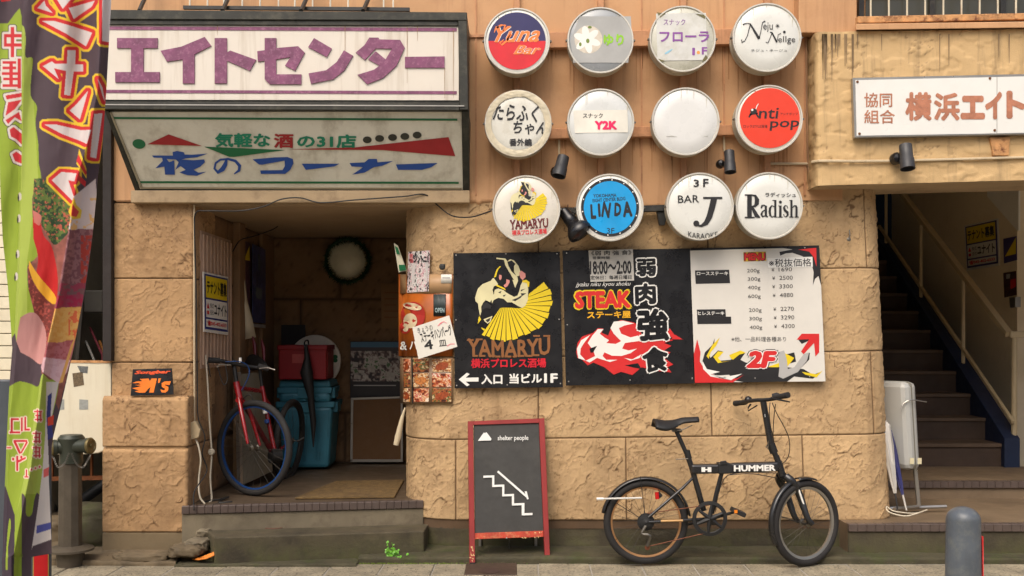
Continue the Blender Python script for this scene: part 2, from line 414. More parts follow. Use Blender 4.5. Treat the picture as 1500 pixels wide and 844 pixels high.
rows = [zrow(268, 262), zrow(404, 392), zrow(526, 514), zrow(645, 636), zrow(762, 763)]
T = seg[-1]
def path_grid(ta, tb, za, zb, seed, name, m, inset=0., ang=38, amp=1., parent=B, cell=.008, gap=.0012):
    nu = max(3, int((tb - ta) / cell)); t = np.linspace(ta + gap, tb - gap, nu)
    X = np.interp(t, seg, pp[:, 0]); Y = np.interp(t, seg, pp[:, 1]); NX = np.interp(t, seg, pn[:, 0]); NY = np.interp(t, seg, pn[:, 1])
    z0 = za(X) + gap; z1 = zb(X) - gap; nv = max(3, int(float((z1 - z0).mean()) / cell)); V = np.linspace(0, 1, nv)[:, None]
    Z = z0[None] + (z1 - z0)[None] * V; U = t[None].repeat(nv, 0)
    h, cr_ = stone_h(U, Z, seed, ang, amp)
    d = np.minimum(np.minimum(U - U[:, :1], U[:, -1:] - U), np.minimum(Z - z0[None], z1[None] - Z)); ed = sst(-.001, .004, d); h = h * sst(-.004, .014, d)
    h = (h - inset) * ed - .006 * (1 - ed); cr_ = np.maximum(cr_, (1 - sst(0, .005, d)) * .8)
    G = np.stack([X[None] + NX[None] * h + lean(X[None], Z), Y[None] + NY[None] * h, Z], -1)
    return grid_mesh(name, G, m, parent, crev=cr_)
va = [px2t(789), px2t(1036), px2t(1268)]; vb = [px2t(667), px2t(913), px2t(1163)]
sd = 1
for r in range(4):
    cuts = [0.] + (va if r in (0, 2) else vb) + [T]
    if r in (1, 3): cuts = cuts[:-1] + [px2t(1163) + 1.02 if px2t(1163) + 1.02 < T else T, T]
    cuts = sorted(set(cuts))
    for a, b in zip(cuts[:-1], cuts[1:]):
        if b - a < .02: continue
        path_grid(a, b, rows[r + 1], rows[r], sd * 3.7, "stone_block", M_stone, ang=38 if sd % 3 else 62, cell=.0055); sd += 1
# mortar bed and core behind the blocks
def extrude_path(pts, z0, z1, name, m, off=0., lean_on=True, cap=True):
    mb = MB(); n = len(pts); a = [(x + (lean(x, z0) if lean_on else 0), y, z0) for x, y in pts]; b = [(x + (lean(x, z1) if lean_on else 0), y, z1) for x, y in pts]
    mb.add([tuple(map(float, p)) for p in a + b], [(i, i + 1, n + i + 1, n + i) for i in range(n - 1)] + ([tuple(range(n, 2 * n))] if cap else []))
    return mb.build(name, m, B, smooth=True)
ip = (pp - pn * .009)[::6]
extrude_path(ip, .15, 2.3, "mortar_bed", M_mortar)
op = (pp + pn * -.022)[::6]
# plinth of damp concrete, slightly set back
nu = int(T / .02); tt = np.linspace(0, T, nu); PX = np.interp(tt, seg, pp[:, 0]); PY = np.interp(tt, seg, pp[:, 1]); QX = np.interp(tt, seg, pn[:, 0]); QY = np.interp(tt, seg, pn[:, 1])
Vz = np.linspace(0, 1, 16)[:, None]; ztop = rows[4](PX) - .002
Zp = .0 + (ztop[None] - .0) * Vz; hh = (fbm(tt[None] * 5 + 0 * Zp, Zp * 20, 2.) - .5) * .01 - .012
grid_mesh("plinth", np.stack([PX[None] + QX[None] * hh + lean(PX[None], Zp), PY[None] + QY[None] * hh, Zp], -1), M_conc, B)
# painted panel above the stone (ragged lower edge is a trowelled coat 15 mm proud)
def painted_panel(px0, px1, pyb, ztop, Y, th, name, m, seed, parent=B):
    a = P(px0, 0, Y).x; b = P(px1, 0, Y).x; nu = int((b - a) / .01); U = np.linspace(a, b, nu)
    s = (D + Y) / D; zb = np.array([ZC + (HY - np.interp(CX + u / K / s, [p[0] for p in pyb], [p[1] for p in pyb])) * K * s for u in U]) + (fbm(U * 30, U * 0, seed) - .5) * .03
    nv = 150; V = np.linspace(0, 1, nv)[:, None]; Z = zb[None] + (ztop - zb)[None] * V
    h = (fbm(U[None] * 4 + 0 * Z, Z * 2, seed) - .5) * .006 + (fbm(U[None] * 30 + 0 * Z, Z * 30, seed, 2) - .5) * .0012
    ed = sst(0, .012, Z - zb[None]); Yg = Y - h + (1 - ed) * th
    return grid_mesh(name, np.stack([U[None] + 0 * Z, Yg, Z], -1), m, parent)
ZT = 4.6
painted_panel(640, 1182, [(640, 296), (700, 300), (760, 298), (850, 310), (960, 306), (1060, 304), (1120, 300), (1182, 270)], ZT, W - .018, .03, "painted_wall", M_tan, 4.)
mb = MB(); mb.box(-2.47, 2.02, W - .010, W + .3, 2.16, ZT); mb.build("wall_core", M_tan, B)
# vertical panel joints and battens, horizontal mounting rails behind the round signs
pw = Pl.Y(W - .018)
for px in (757, 880, 1001, 1124):
    mb = MB(); mb.slab(Pl.Y(W - .045), [(px - 5, -310), (px + 4, -310), (px + 5, 300), (px - 4, 300)], .03); mb.build("sign_batten", M_rail, B, bevel=.002)
for yl, yr, t in ((49, 40, 23), (190, 181, 15), (-110, -119, 20)):
    mb = MB(); mb.slab(Pl.Y(W - .072), [(716, yl), (1168, yr), (1168, yr + t), (716, yl + t)], .055); mb.build("mounting_rail", M_rail, B, bevel=.003)
mb = MB(); mb.slab(Pl.Y(W - .085), [(806, 305), (1010, 299), (1010, 308), (806, 314)], .05); mb.slab(Pl.Y(W - .07), [(962, 309), (978, 309), (974, 330), (966, 330)], .03)
mb.build("black_mounting_bar", M_black, B, bevel=.002)
rs = random.Random(31); dr = MB(); pdr = Pl.Y(W - .024)
for yb_, n_ in ((70, 60), (206, 60)):
    for _ in range(n_):
        x = rs.uniform(716, 1168); l_ = rs.choice([rs.uniform(6, 25), rs.uniform(20, 75)]); w_ = rs.uniform(.35, 1.1); y_ = yb_ - (x - 716) * .02
        dr.flat(pdr, [(x - w_, y_), (x + w_, y_), (x + w_ * .3, y_ + l_), (x - w_ * .3, y_ + l_)], 0)
dr.build("drip_stain", mat("brown_drip", (160, 114, 76), .9, bump=0), B, kind="stuff")
for px in (696, 939, 1060, 1178):
    mb = MB(); mb.slab(Pl.Y(W - .024), rect(px, -310, px + 2.2, 286), .012); mb.build("panel_joint_strip", M_rail, B)
mb = MB(); mb.slab(Pl.Y(W - .03), [(640, 52), (716, 50), (716, 54), (640, 56)], .02); mb.build("panel_lip", M_rail, B)
# ---------------- left pier ----------------
def box_block(x0, x1, y0, y1, z0, z1, seed, name="stone_block", m=M_stone_pier, ang=35, amp=1., chamfer=0., cell=.0055, parent=B):
    """front face and right-hand return of a carved block"""
    t = np.r_[np.linspace(x0, x1 - .012, max(3, int((x1 - x0) / cell))), x1 + np.linspace(0, y1 - y0, max(3, int((y1 - y0) / cell / 1.6)))[1:]]
    X = np.where(t <= x1, t, x1); Y = np.where(t <= x1, y0, y0 + (t - x1)); nx = np.where(t <= x1 - .013, 0., np.where(t <= x1 + .012, .7, 1.)); ny = np.where(t <= x1 - .013, -1., np.where(t <= x1 + .012, -.7, 0.))
    nv = max(3, int((z1 - z0) / cell)); Z = np.linspace(z0 + .0015, z1 - .0015, nv)[:, None] + 0 * t[None]; U = t[None] + 0 * Z
    h, c = stone_h(U, Z, seed, ang, amp); d = np.minimum(Z - z0, z1 - Z); d = np.minimum(d, U - x0 + .004); ed = sst(.000, .006, d)
    h = h * ed - .008 * (1 - ed); c = np.maximum(c, (1 - sst(0, .008, d)) * .7)
    G = np.stack([X[None] + nx[None] * h, Y[None] + ny[None] * h, Z], -1)
    if chamfer:
        k = sst(z1 - chamfer, z1, Z); G[..., 1] += k * .02 * (Y[None] < y0 + .01); 
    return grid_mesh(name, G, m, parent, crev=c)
s1 = (D + W) / D
zy = lambda py, Y=W: P(0, py, Y).z
x0p, x1p = P(164, 0, W).x, P(283, 0, W).x
sd2 = 20
for a, b in ((297, 408), (408, 531), (531, 600)):
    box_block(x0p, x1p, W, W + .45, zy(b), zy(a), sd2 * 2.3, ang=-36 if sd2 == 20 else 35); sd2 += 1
mb = MB(); mb.box(x0p + .01, x1p - .012, W + .012, W + .5, .1, 2.16); mb.build("mortar_bed", M_mortar, B)
YB = .15; bx0, bx1 = P(150, 0, YB).x, P(274.5, 0, YB).x
for a, b in ((580, 655), (655, 780)):
    box_block(bx0, bx1, YB, YB + .5, zy(b, YB), zy(a, YB), sd2 * 2.3, ang=-30 if sd2 == 23 else 42, chamfer=.03); sd2 += 1
mb = MB(); mb.box(bx0 + .012, bx1 - .012, YB + .012, YB + .3, .1, zy(580, YB) - .004); mb.build("block_core", M_stone_pier, B, bevel=.01)
mb = MB(); mb.box(bx0 - .003, bx1 - .004, YB + .004, YB + .4, -.02, zy(780, YB) - .003); mb.build("plinth", mat("brown_plinth", (120, 104, 78), .85, var=.2, bump=.4, dirt=.4, dcol=(70, 62, 44)), B, bevel=.006)
# painted strip of wall above the pier, left of the big signs
mb = MB(); mb.box(P(170, 0, W).x, -1.95, W - .004, W + .3, 2.152, 2.6); mb.build("painted_wall", M_tan, B, bevel=.004)
# ---------------- entrance passage ----------------
ZF, YBk, ZCe = .31, 2.3, 2.13
XA = -1.955
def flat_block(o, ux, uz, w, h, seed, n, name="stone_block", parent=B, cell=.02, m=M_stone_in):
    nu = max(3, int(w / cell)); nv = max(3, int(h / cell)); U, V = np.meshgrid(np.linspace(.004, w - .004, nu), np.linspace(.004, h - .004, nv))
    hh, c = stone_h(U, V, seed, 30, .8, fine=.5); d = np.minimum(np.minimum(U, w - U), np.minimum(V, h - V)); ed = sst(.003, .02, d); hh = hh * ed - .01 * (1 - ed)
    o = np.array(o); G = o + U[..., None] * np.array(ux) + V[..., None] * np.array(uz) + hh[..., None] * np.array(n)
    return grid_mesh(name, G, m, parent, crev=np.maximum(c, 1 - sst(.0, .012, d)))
# left passage wall (X = XA), rows follow the pier joints
zs = [ZF, zy(655), zy(531), zy(408), ZCe]
sdd = 50
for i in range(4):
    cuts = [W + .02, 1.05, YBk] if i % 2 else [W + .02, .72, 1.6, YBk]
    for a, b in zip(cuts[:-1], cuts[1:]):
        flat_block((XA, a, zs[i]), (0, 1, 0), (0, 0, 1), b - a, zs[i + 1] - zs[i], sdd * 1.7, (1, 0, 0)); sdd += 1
mb = MB(); mb.box(XA - .3, XA - .011, W + .3, YBk + .2, 0, ZCe + .1); mb.build("passage_wall", M_mortar, B)
# back wall
zb_ = [ZF, 1.328 + (493 - 605) * K * 1.383, 1.328 + (493 - 438) * K * 1.383, ZCe]
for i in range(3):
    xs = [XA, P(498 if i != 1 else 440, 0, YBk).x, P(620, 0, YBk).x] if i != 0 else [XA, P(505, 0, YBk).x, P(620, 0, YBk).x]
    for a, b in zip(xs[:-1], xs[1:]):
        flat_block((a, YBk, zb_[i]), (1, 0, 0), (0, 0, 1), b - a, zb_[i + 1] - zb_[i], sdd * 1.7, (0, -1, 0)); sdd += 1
mb = MB(); mb.box(XA - .3, XL + .4, YBk + .011, YBk + .2, 0, ZCe + .1); mb.build("passage_wall", M_mortar, B)
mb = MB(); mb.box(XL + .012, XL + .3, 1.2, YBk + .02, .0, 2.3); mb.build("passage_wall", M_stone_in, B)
# pilaster on the left passage wall
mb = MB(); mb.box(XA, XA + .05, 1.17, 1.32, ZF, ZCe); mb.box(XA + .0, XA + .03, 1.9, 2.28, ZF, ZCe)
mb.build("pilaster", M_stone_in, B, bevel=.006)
mb = MB(); mb.box(XA - .3, XL + .35, W + .02, YBk + .2, ZCe, ZCe + .12); mb.build("passage_ceiling", mat("ceiling_paint", (170, 146, 114), .8, var=.06, vs=2, bump=.1, dirt=.3, dcol=(120, 96, 70), ds=2), B)
mb = MB(); mb.box(P(191, 0, .2).x, P(688, 0, .2).x, .205, W + .1, P(0, 297, .205).z, P(0, 279, .205).z); mb.build("lintel_ledge", mat("lintel_paint", (172, 148, 114), .7, var=.08, vs=6, bump=.3, bs=40, dirt=.5, dcol=(112, 90, 64), ds=8), B, bevel=.004)
# passage floor, nosing tiles and steps (turned a few degrees to the facade)
fl = [P(283, 743, .11), P(622, 734, .35)]
M_floor = mat("passage_floor", (84, 70, 54), .55, var=.2, vs=4, bump=.2, bs=40, dirt=.5, dcol=(70, 58, 44), ds=3)
zf = ZF; A0 = (XA - .02, .125); A1 = (P(620, 0, .33).x, .345)
def lerp2(a, b, t): return (a[0] + (b[0] - a[0]) * t, a[1] + (b[1] - a[1]) * t)
mb = MB(); mb.hexa([(A0[0], A0[1] + .03, .0), (A1[0], A1[1] + .03, .0), (A1[0], YBk + .1, 0), (A0[0], YBk + .1, 0), (A0[0], A0[1] + .03, zf - .002), (A1[0], A1[1] + .03, zf - .002), (A1[0], YBk + .1, zf - .002), (A0[0], YBk + .1, zf - .002)])
mb.build("passage_floor", M_floor, B)
dx = Vector((A1[0] - A0[0], A1[1] - A0[1])); Ln = dx.length; dx.normalize(); nx_ = Vector((dx.y, -dx.x))
mb = MB(); q = [Vector(A0), Vector(A1)]
a, b = q; c_ = b - nx_ * .05; d_ = a - nx_ * .05
mb.hexa([(a.x, a.y, .0), (b.x, b.y, .0), (c_.x, c_.y, .0), (d_.x, d_.y, 0), (a.x, a.y, zf - .045), (b.x, b.y, zf - .045), (c_.x, c_.y, zf - .045), (d_.x, d_.y, zf - .045)])
mb.build("step_riser", M_concl, B, bevel=.004)
n = 32; tl = MB()
tl.box(-Ln / n / 2 + .0004, Ln / n / 2 - .0004, -.012, .045, -.044, .003); tme = None
for i in range(n):
    c2 = Vector(A0) + dx * (Ln * (i + .5) / n)
    if tme is None:
        o = tl.build("nosing_tile", M_nose, None, bevel=.003); tme = o.data; o.parent = B
    else: o = bpy.data.objects.new("nosing_tile", tme); col0.objects.link(o); o.parent = B
    o.location = (c2.x, c2.y - W, zf); o.rotation_euler = (0, 0, math.atan2(dx.y, dx.x))
# lower step
def step_block(name, pts, z0, z1, m, seed):
    mb = MB(); mb.hexa([(*p, z0) for p in pts] + [(*p, z1) for p in pts]); return mb.build(name, m, B, bevel=.008)
L0 = P(314, 0, -.08).x; L1 = P(621, 0, .12).x
step_block("entrance_step", [(L0, -.075), (L1, .125), (L1 + .01, .36), (P(300, 0, .1).x, .14)], -.02, .165, M_conc, 3)
M_lid = mat("rusty_drain_lid", (98, 66, 50), .7, var=.2, bump=.6, bs=60)
for (lx, ly, rr) in ((352, 770, 20), (402, 772, 16)):
    c = Pl((0, 0, .166), (0, 0, 1)).at(lx, ly); mb = MB(); mb.lathe(c, (0, 0, 1), [(rr * .004 + .004, 0), (rr * .004 + .003, .003), (rr * .004 - .004, .004), (rr * .004 - .006, .0015), (.001, .0015)], 28)
    mb.build("drain_lid", M_lid, B)
# broken concrete beside the step
def lump(name, c, sx, sy, sz, seed, m, parent=None):
    bm = bmesh.new(); bmesh.ops.create_icosphere(bm, subdivisions=4, radius=1)
    for v in bm.verts:
        p = v.co; k = 1 + .5 * (float(fbm(p.x * 1.6 + seed, p.y * 1.6, p.z * 1.6 + seed)) - .5) + .35 * (float(fbm(p.x * 6 + seed, p.y * 6, p.z * 6 + seed)) - .5)
        q = Vector([math.copysign(abs(t) ** .6, t) for t in p]); v.co = Vector((c[0] + q.x * sx * k, c[1] + q.y * sy * k, c[2] + q.z * sz * k))
    me = bpy.data.meshes.new(name); bm.to_mesh(me); bm.free(); me.polygons.foreach_set("use_smooth", [True] * len(me.polygons))
    return link(name, me, m, parent)
lump("broken_concrete", P(292, 796, .1), .075, .12, .035, 3., M_concl, B); lump("broken_concrete", P(302, 778, .2), .05, .09, .03, 13., M_concl, B)
lump("broken_concrete", P(275, 806, .0), .10, .07, .035, 5., M_kerb2, B)
lump("broken_concrete", P(210, 815, .02), .17, .07, .03, 7., M_kerb2, B)
# ---------------- right upper storey front (balcony band) ----------------
YR = .07
def plaster_grid(x0, x1, z0f, z1f, Y, seed, name="plaster_band", ret=.2, m=M_plaster):
    # left return then front
    t = np.r_[np.linspace(-ret, -.02, 14), np.linspace(-.015, .015, 7), np.linspace(.02, x1 - x0, int((x1 - x0) / .009))]
    X = np.where(t < 0, x0, x0 + t); Yb = np.where(t < 0, Y - t, Y)
    r = .03; k = np.clip(1 - np.abs(t) / r, 0, 1); X = X + k * .008; Yb = Yb + k * .008
    z0 = z0f(X); z1 = z1f(X); V = np.linspace(0, 1, 110)[:, None]; Z = z0[None] + (z1 - z0)[None] * V; U = t[None] + 0 * Z
    w = fbm(U * 3, Z * 3, seed + 8) - .5; n = fbm(U * 7 + w, Z * 11 + w * 2, seed, 5)
    h = .009 * (n - .5) + .0015 * (fbm(U * 60, Z * 60, seed, 2) - .5) + .005 * sst(.52, .56, fbm(U * 10 + 5, Z * 16, seed + 2, 3)); c = np.exp(-((fbm(U * 10 + 5, Z * 16, seed + 2, 3) - .52) / .008) ** 2) * sst(.5, .6, vn(U * 5, Z * 5, seed)) * .9
    G = np.stack([X[None] - np.where(t < 0, 1, 0)[None] * h, Yb[None] - np.where(t < 0, 0, 1)[None] * h, Z], -1)
    return grid_mesh(name, G, m, B, crev=c)
def zlin(pxa, pya, pxb, pyb, Y):
    a = P(pxa, pya, Y); b = P(pxb, pyb, Y); return lambda x: a.z + (b.z - a.z) * (x - a.x) / (b.x - a.x)
xa = P(1197, 0, YR).x
zbot = zlin(1195, 272, 1500, 264, YR)
plaster_grid(xa, 7.2, zbot, zlin(1195, 47, 1500, 43, YR), YR, 6.)
mb = MB(); a = zbot(xa); b = zbot(7.2); tz = 3.13
mb.hexa([(xa + .01, YR + .02, a + .001), (7.2, YR + .02, b + .001), (7.2, .55, b + .001), (xa + .01, .55, a + .001), (xa + .01, YR + .02, tz), (7.2, YR + .02, tz), (7.2, .55, tz), (xa + .01, .55, tz)])
mb.build("balcony_soffit", mat("soffit_paint", (184, 160, 126), .8, var=.06, bump=.2, dirt=.4, dcol=(96, 78, 60)), B)
drip = MB(); rs = random.Random(21); pd_ = Pl.Y(YR - .012)
for i in range(26):
    x = rs.uniform(1199, 1250) if i < 20 else rs.uniform(1250, 1480); l_ = rs.uniform(15, 70); w_ = rs.uniform(.5, 1.3)
    drip.flat(pd_, [(x - w_, 50), (x + w_, 50), (x + w_ * .3, 50 + l_), (x - w_ * .3, 50 + l_)], 0)
drip.build("drip_stain", mat("black_drip", (128, 106, 78), .9, bump=0), B, kind="stuff")
# ledge, rusty rail and barred window above the band
mb = MB(); mb.hexa([tuple(P(x, y, Y)) for x, y, Y in ((1254, 44, .03), (1560, 40, .03), (1560, 40, .4), (1254, 44, .4), (1254, 35, .03), (1560, 31, .03), (1560, 31, .4), (1254, 35, .4))]); mb.build("window_ledge", M_tan, B, bevel=.004)
mb = MB(); mb.box(P(1170, 0, .15).x, P(1255, 0, .15).x, .15, .5, P(0, 48, .15).z, ZT); mb.box(P(1255, 0, .15).x, 6., .42, .5, P(0, 44, .15).z, ZT); mb.build("wall_pier", M_tan, B, bevel=.004)
win = MB().add([tuple(P(1268, 36, .40)), tuple(P(1640, 30, .40)), tuple(P(1640, -220, .40)), tuple(P(1268, -220, .40))], [(0, 1, 2, 3)]).build("window", mat("dark_glass", (60, 60, 50), .12, var=.3, vs=1.5, bump=0), B)
mb = MB()
for px in (1262, 1366, 1470, 1574): mb.slab(Pl.Y(.38), rect(px - 4, -220, px + 4, 34), .03)
mb.slab(Pl.Y(.38), rect(1262, 30, 1640, 37), .03)
mb.build("window_frame", M_black, win, bevel=.002)
rail = MB(); rail.slab(Pl.Y(.06), [(1256, 24), (1560, 18), (1560, 27), (1256, 34)], .04); rl = rail.build("window_guard_rail", M_rust, B, bevel=.003)
for i in range(12):
    px = 1275.5 + i * 26.6; mb = MB(); mb.tube([P(px, 26, .08), P(px, -60, .08)], .0055, 6); mb.build("bar", mat("cream_bar", (206, 196, 170), .6, dirt=.5, dcol=(130, 76, 40), ds=14), rl)
mb = MB(); mb.slab(Pl.Y(.06), [(1256, -60), (1560, -66), (1560, -58), (1256, -52)], .04); mb.build("top_rail", M_rust, rl)
# left upper window behind the sign
wl = MB().add([tuple(P(272, 60, W + .12)), tuple(P(592, 60, W + .12)), tuple(P(592, -220, W + .12)), tuple(P(272, -220, W + .12))], [(0, 1, 2, 3)]).build("window", mat("dark_glass_warm", (64, 54, 34), .15, var=.3, vs=1.5, bump=0), B)
for a, b, m in ((284, 330, (150, 138, 116)), (455, 500, (160, 146, 122)), (504, 590, (196, 176, 148))):
    mb = MB(); xx = np.linspace(a, b, 40); vs = [tuple(P(x, 60, W + .10 + .01 * math.sin(x * .9))) for x in xx] + [tuple(P(x, -220, W + .10 + .01 * math.sin(x * .9))) for x in xx]
    mb.add(vs, [(i, i + 1, 41 + i, 40 + i) for i in range(39)]); mb.build("curtain", mat("curtain%d" % a, m, .9, var=.06, bump=0), wl, smooth=True)
mb = MB()
for px, w in ((277, 6), (595, 5), (415, 3)): mb.slab(Pl.Y(W + .02), rect(px - w, -220, px + w, 60), .09)
mb.build("window_frame", mat("brown_window_frame", (50, 34, 38), .5, bump=0), wl, bevel=.002)
bars = MB().slab(Pl.Y(.0), [(268, 8), (600, 11), (600, 16), (268, 13)], .02); bl = bars.build("window_guard_rail", M_black, B)
for px in (278, 304, 328, 355, 381, 408, 432, 458, 484, 510, 537, 562, 576):
    mb = MB(); mb.tube([P(px, 12, .01), P(px, -80, .01)], .0048, 6); mb.build("bar", mat("white_bar", (222, 216, 198), .6, bump=0), bl)
for px in (212, 334, 449, 540):
    mb = MB(); mb.tube([P(px - 8, 16, -.08), P(px + 10, -25, .2)], .014, 6); mb.build("sign_strut", M_black, B)
# upper wall faces: left of window, between, above
mb = MB()
mb.box(P(165, 0, W).x, P(271, 0, W).x, W - .006, W + .3, 2.5, ZT); mb.box(P(596, 0, W).x, P(641, 0, W).x, W - .006, W + .3, 2.5, ZT); mb.box(P(165, 0, W).x, P(641, 0, W).x, W - .008, W + .3, 4.1, ZT)
mb.box(P(165, 0, W).x, P(641, 0, W).x, W - .003, W + .3, 2.2, P(0, 58, W).z)
mb.build("painted_wall", M_tan, B)
# ---------------- stair hall on the right ----------------
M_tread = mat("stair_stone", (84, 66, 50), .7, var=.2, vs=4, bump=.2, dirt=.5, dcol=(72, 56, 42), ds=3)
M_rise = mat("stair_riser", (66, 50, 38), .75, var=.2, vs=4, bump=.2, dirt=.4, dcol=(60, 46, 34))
M_plat = mat("platform_floor", (116, 98, 76), .6, var=.2, vs=3, bump=.3, dirt=.45, dcol=(84, 68, 50), ds=4)
zp = .207; xp0 = P(1243, 0, .11).x
mb = MB(); mb.box(xp0, 7.2, .135, 1.15, .0, zp - .002); mb.build("entrance_platform", M_plat, B)
mb = MB(); mb.box(xp0 + .002, 7.2, .118, .134, .0, zp - .045); mb.build("platform_riser", M_conc, B)
n = 54; w_ = .054; tl = MB(); tl.box(-w_ / 2 + .0004, w_ / 2 - .0004, 0, .06, -.044, .002); tme = None
for i in range(n):
    if tme is None: o = tl.build("nosing_tile", M_nose, None, bevel=.003); tme = o.data; o.parent = B
    else: o = bpy.data.objects.new("nosing_tile", tme); col0.objects.link(o); o.parent = B
    o.location = (xp0 + w_ * (i + .5), .105 - W, zp)
zp2 = .32
mb = MB(); mb.box(2.2, 7.8, 1.12, 1.95, 0, zp2 - .002); mb.build("stair_landing", M_plat, B)
tme = None
for i in range(58):
    if tme is None: o = tl.build("nosing_tile", M_nose, None, bevel=.003); tme = o.data; o.parent = B
    else: o = bpy.data.objects.new("nosing_tile", tme); col0.objects.link(o); o.parent = B
    o.location = (2.27 + w_ * (i + .5), 1.10 - W, zp2)
ns = 12; XS = 3.80
for i in range(ns):
    y = 1.955 + i * .27; z = zp2 + .178 * i
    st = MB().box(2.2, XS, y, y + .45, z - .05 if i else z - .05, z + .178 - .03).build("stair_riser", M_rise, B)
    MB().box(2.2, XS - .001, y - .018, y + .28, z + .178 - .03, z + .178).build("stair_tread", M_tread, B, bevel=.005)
    MB().box(XS - .11, XS - .003, y - .0185, y + .006, z + .01, z + .1775).build("blue_tread_edge", mat("blue_skirting", (22, 56, 104), .6, var=.15, bump=.1), st) if False else None
M_bl = mat("blue_skirting", (16, 32, 60), .55, var=.15, bump=.1)
# blue stringer wall beside the flight
y0_, y1_ = 1.9, 1.955 + ns * .27; sl_ = .178 / .27
mb = MB(); z0 = zp2 + .22
mb.hexa([(XS, y0_, zp2 - .1), (XS + .12, y0_, zp2 - .1), (XS + .12, y1_, zp2 + sl_ * (y1_ - y0_) - .3), (XS, y1_, zp2 + sl_ * (y1_ - y0_) - .3), (XS, y0_, z0), (XS + .12, y0_, z0), (XS + .12, y1_, z0 + sl_ * (y1_ - y0_)), (XS, y1_, z0 + sl_ * (y1_ - y0_))])
mb.build("stair_stringer", M_bl, B, bevel=.004)
M_hall = mat("hall_wall_paint", (234, 218, 186), .8, var=.06, vs=1.5, bump=.1, dirt=.2, dcol=(160, 136, 104))
M_hall2 = mat("hall_wall_grey", (238, 236, 224), .8, var=.05, bump=.1)
XW = 4.3
yw = P(1490, 0, 0).x
Yc = 6 * (XW / (740 * K)) - 6
mb = MB(); mb.box(XW, XW + .1, Yc, 6.0, .2, 3.4)
mb.build("hall_wall", M_hall, B)
# sloping soffit band of the upper flight (lighter)
plw = Pl.X(XW)
mb = MB(); mb.slab(Pl.X(XW - .02), [(1446, 288), (1490, 338), (1492, 338), (1492, 250), (1446, 250)], .015); mb.build("upper_flight_soffit", M_hall2, B)
mb = MB(); mb.box(XW + .1, 7.8, 3.3, 3.4, .2, 3.4); mb.build("hall_wall", M_hall, B)
mb = MB(); mb.box(XW + .14, XW + .7, 3.26, 3.295, zp2, 1.42); mb.build("blue_door", mat("blue_door", (30, 44, 120), .5, bump=.05), B, bevel=.004)
mb = MB(); mb.box(2.2, 5.9, 5.6, 5.7, .2, 5.4); mb.build("hall_wall", mat("blue_hall_wall", (36, 60, 96), .7, bump=.1), B)
mb = MB(); mb.box(2.1, 2.22, 1.15, 5.7, .2, 5.4); mb.build("hall_wall", M_hall, B)
mb = MB(); mb.box(2.1, 7.9, .52, 5.7, 3.35, 3.45) ; mb.build("hall_ceiling", M_hall, B)
mb = MB(); mb.box(7.8, 7.9, .5, 5.7, .0, 3.4); mb.build("hall_wall", M_hall, B)
mb = MB(); mb.box(7., 9., .2, .5, 0., 2.6); mb.build("far_pier", M_stone, B)
# whole upper volume so that no sky shows above from a step aside
mb = MB(); mb.box(-2.47, 9., .6, 6.2, 3.5, 4.7); mb.build("roof_mass", M_tan, B)
# left neighbour: white tiled wall, and the alley between
NB = thing("white_tiled_building", "neighbouring building faced with small white wall tiles at the left edge", "building", (-3.1, .3, 0))
xn1 = P(46, 0, .3).x
mb = MB(); mb.box(-6., xn1 - .002, .308, 3., 0, ZT); mb.build("wall", mat("tile_grout", (150, 140, 118), .9, bump=.3), NB)
tm = mat("white_wall_tile", (222, 212, 184), .45, var=.06, vs=12, bump=.05, dirt=.25, dcol=(160, 140, 108), ds=4)
tw, thh = .23, .0755; tme = None; tl = MB(); tl.box(-tw / 2 + .003, tw / 2 - .003, -.006, .004, -thh / 2 + .003, thh / 2 - .003); hb = None
for j in range(46):
    for i in range(3):
        x = xn1 - tw / 2 - i * tw + (0 if j % 2 else tw / 2) ; z = .1 + j * thh
        if x + tw / 2 > xn1 + .001:
            if hb is None:
                q = MB(); q.box(-tw / 4 + .003, tw / 4 - .003, -.006, .004, -thh / 2 + .003, thh / 2 - .003); oo = q.build("wall_tile", tm, None, bevel=.002); hb = oo.data; bpy.data.objects.remove(oo)
            o = bpy.data.objects.new("wall_tile", hb); col0.objects.link(o); x = xn1 - tw / 4
        elif tme is None: o = tl.build("wall_tile", tm, None, bevel=.002); tme = o.data
        else: o = bpy.data.objects.new("wall_tile", tme); col0.objects.link(o)
        o.parent = NB; o.location = (x + 3.1, .302 - .3, z)
# alley
AL = thing("alley_wall", "very dark wall closing the narrow alley between the two buildings", "wall", (-2.7, 1.6, 0))
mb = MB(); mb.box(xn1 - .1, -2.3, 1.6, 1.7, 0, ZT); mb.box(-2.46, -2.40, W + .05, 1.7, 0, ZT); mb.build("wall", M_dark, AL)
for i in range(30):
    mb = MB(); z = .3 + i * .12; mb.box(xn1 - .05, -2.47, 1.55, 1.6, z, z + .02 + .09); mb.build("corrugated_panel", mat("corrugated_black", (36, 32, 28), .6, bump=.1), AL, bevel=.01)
mb = MB(); mb.slab(Pl.Y(.22), [(150, 160), (163, 160), (163, 529), (150, 529)], .06); tag(mb.build("drain_pipe", mat("dark_downpipe", (34, 26, 22), .7, var=.3, bump=.3), None, bevel=.004), "dark square downpipe beside the stone pier above the white board", "pipe")
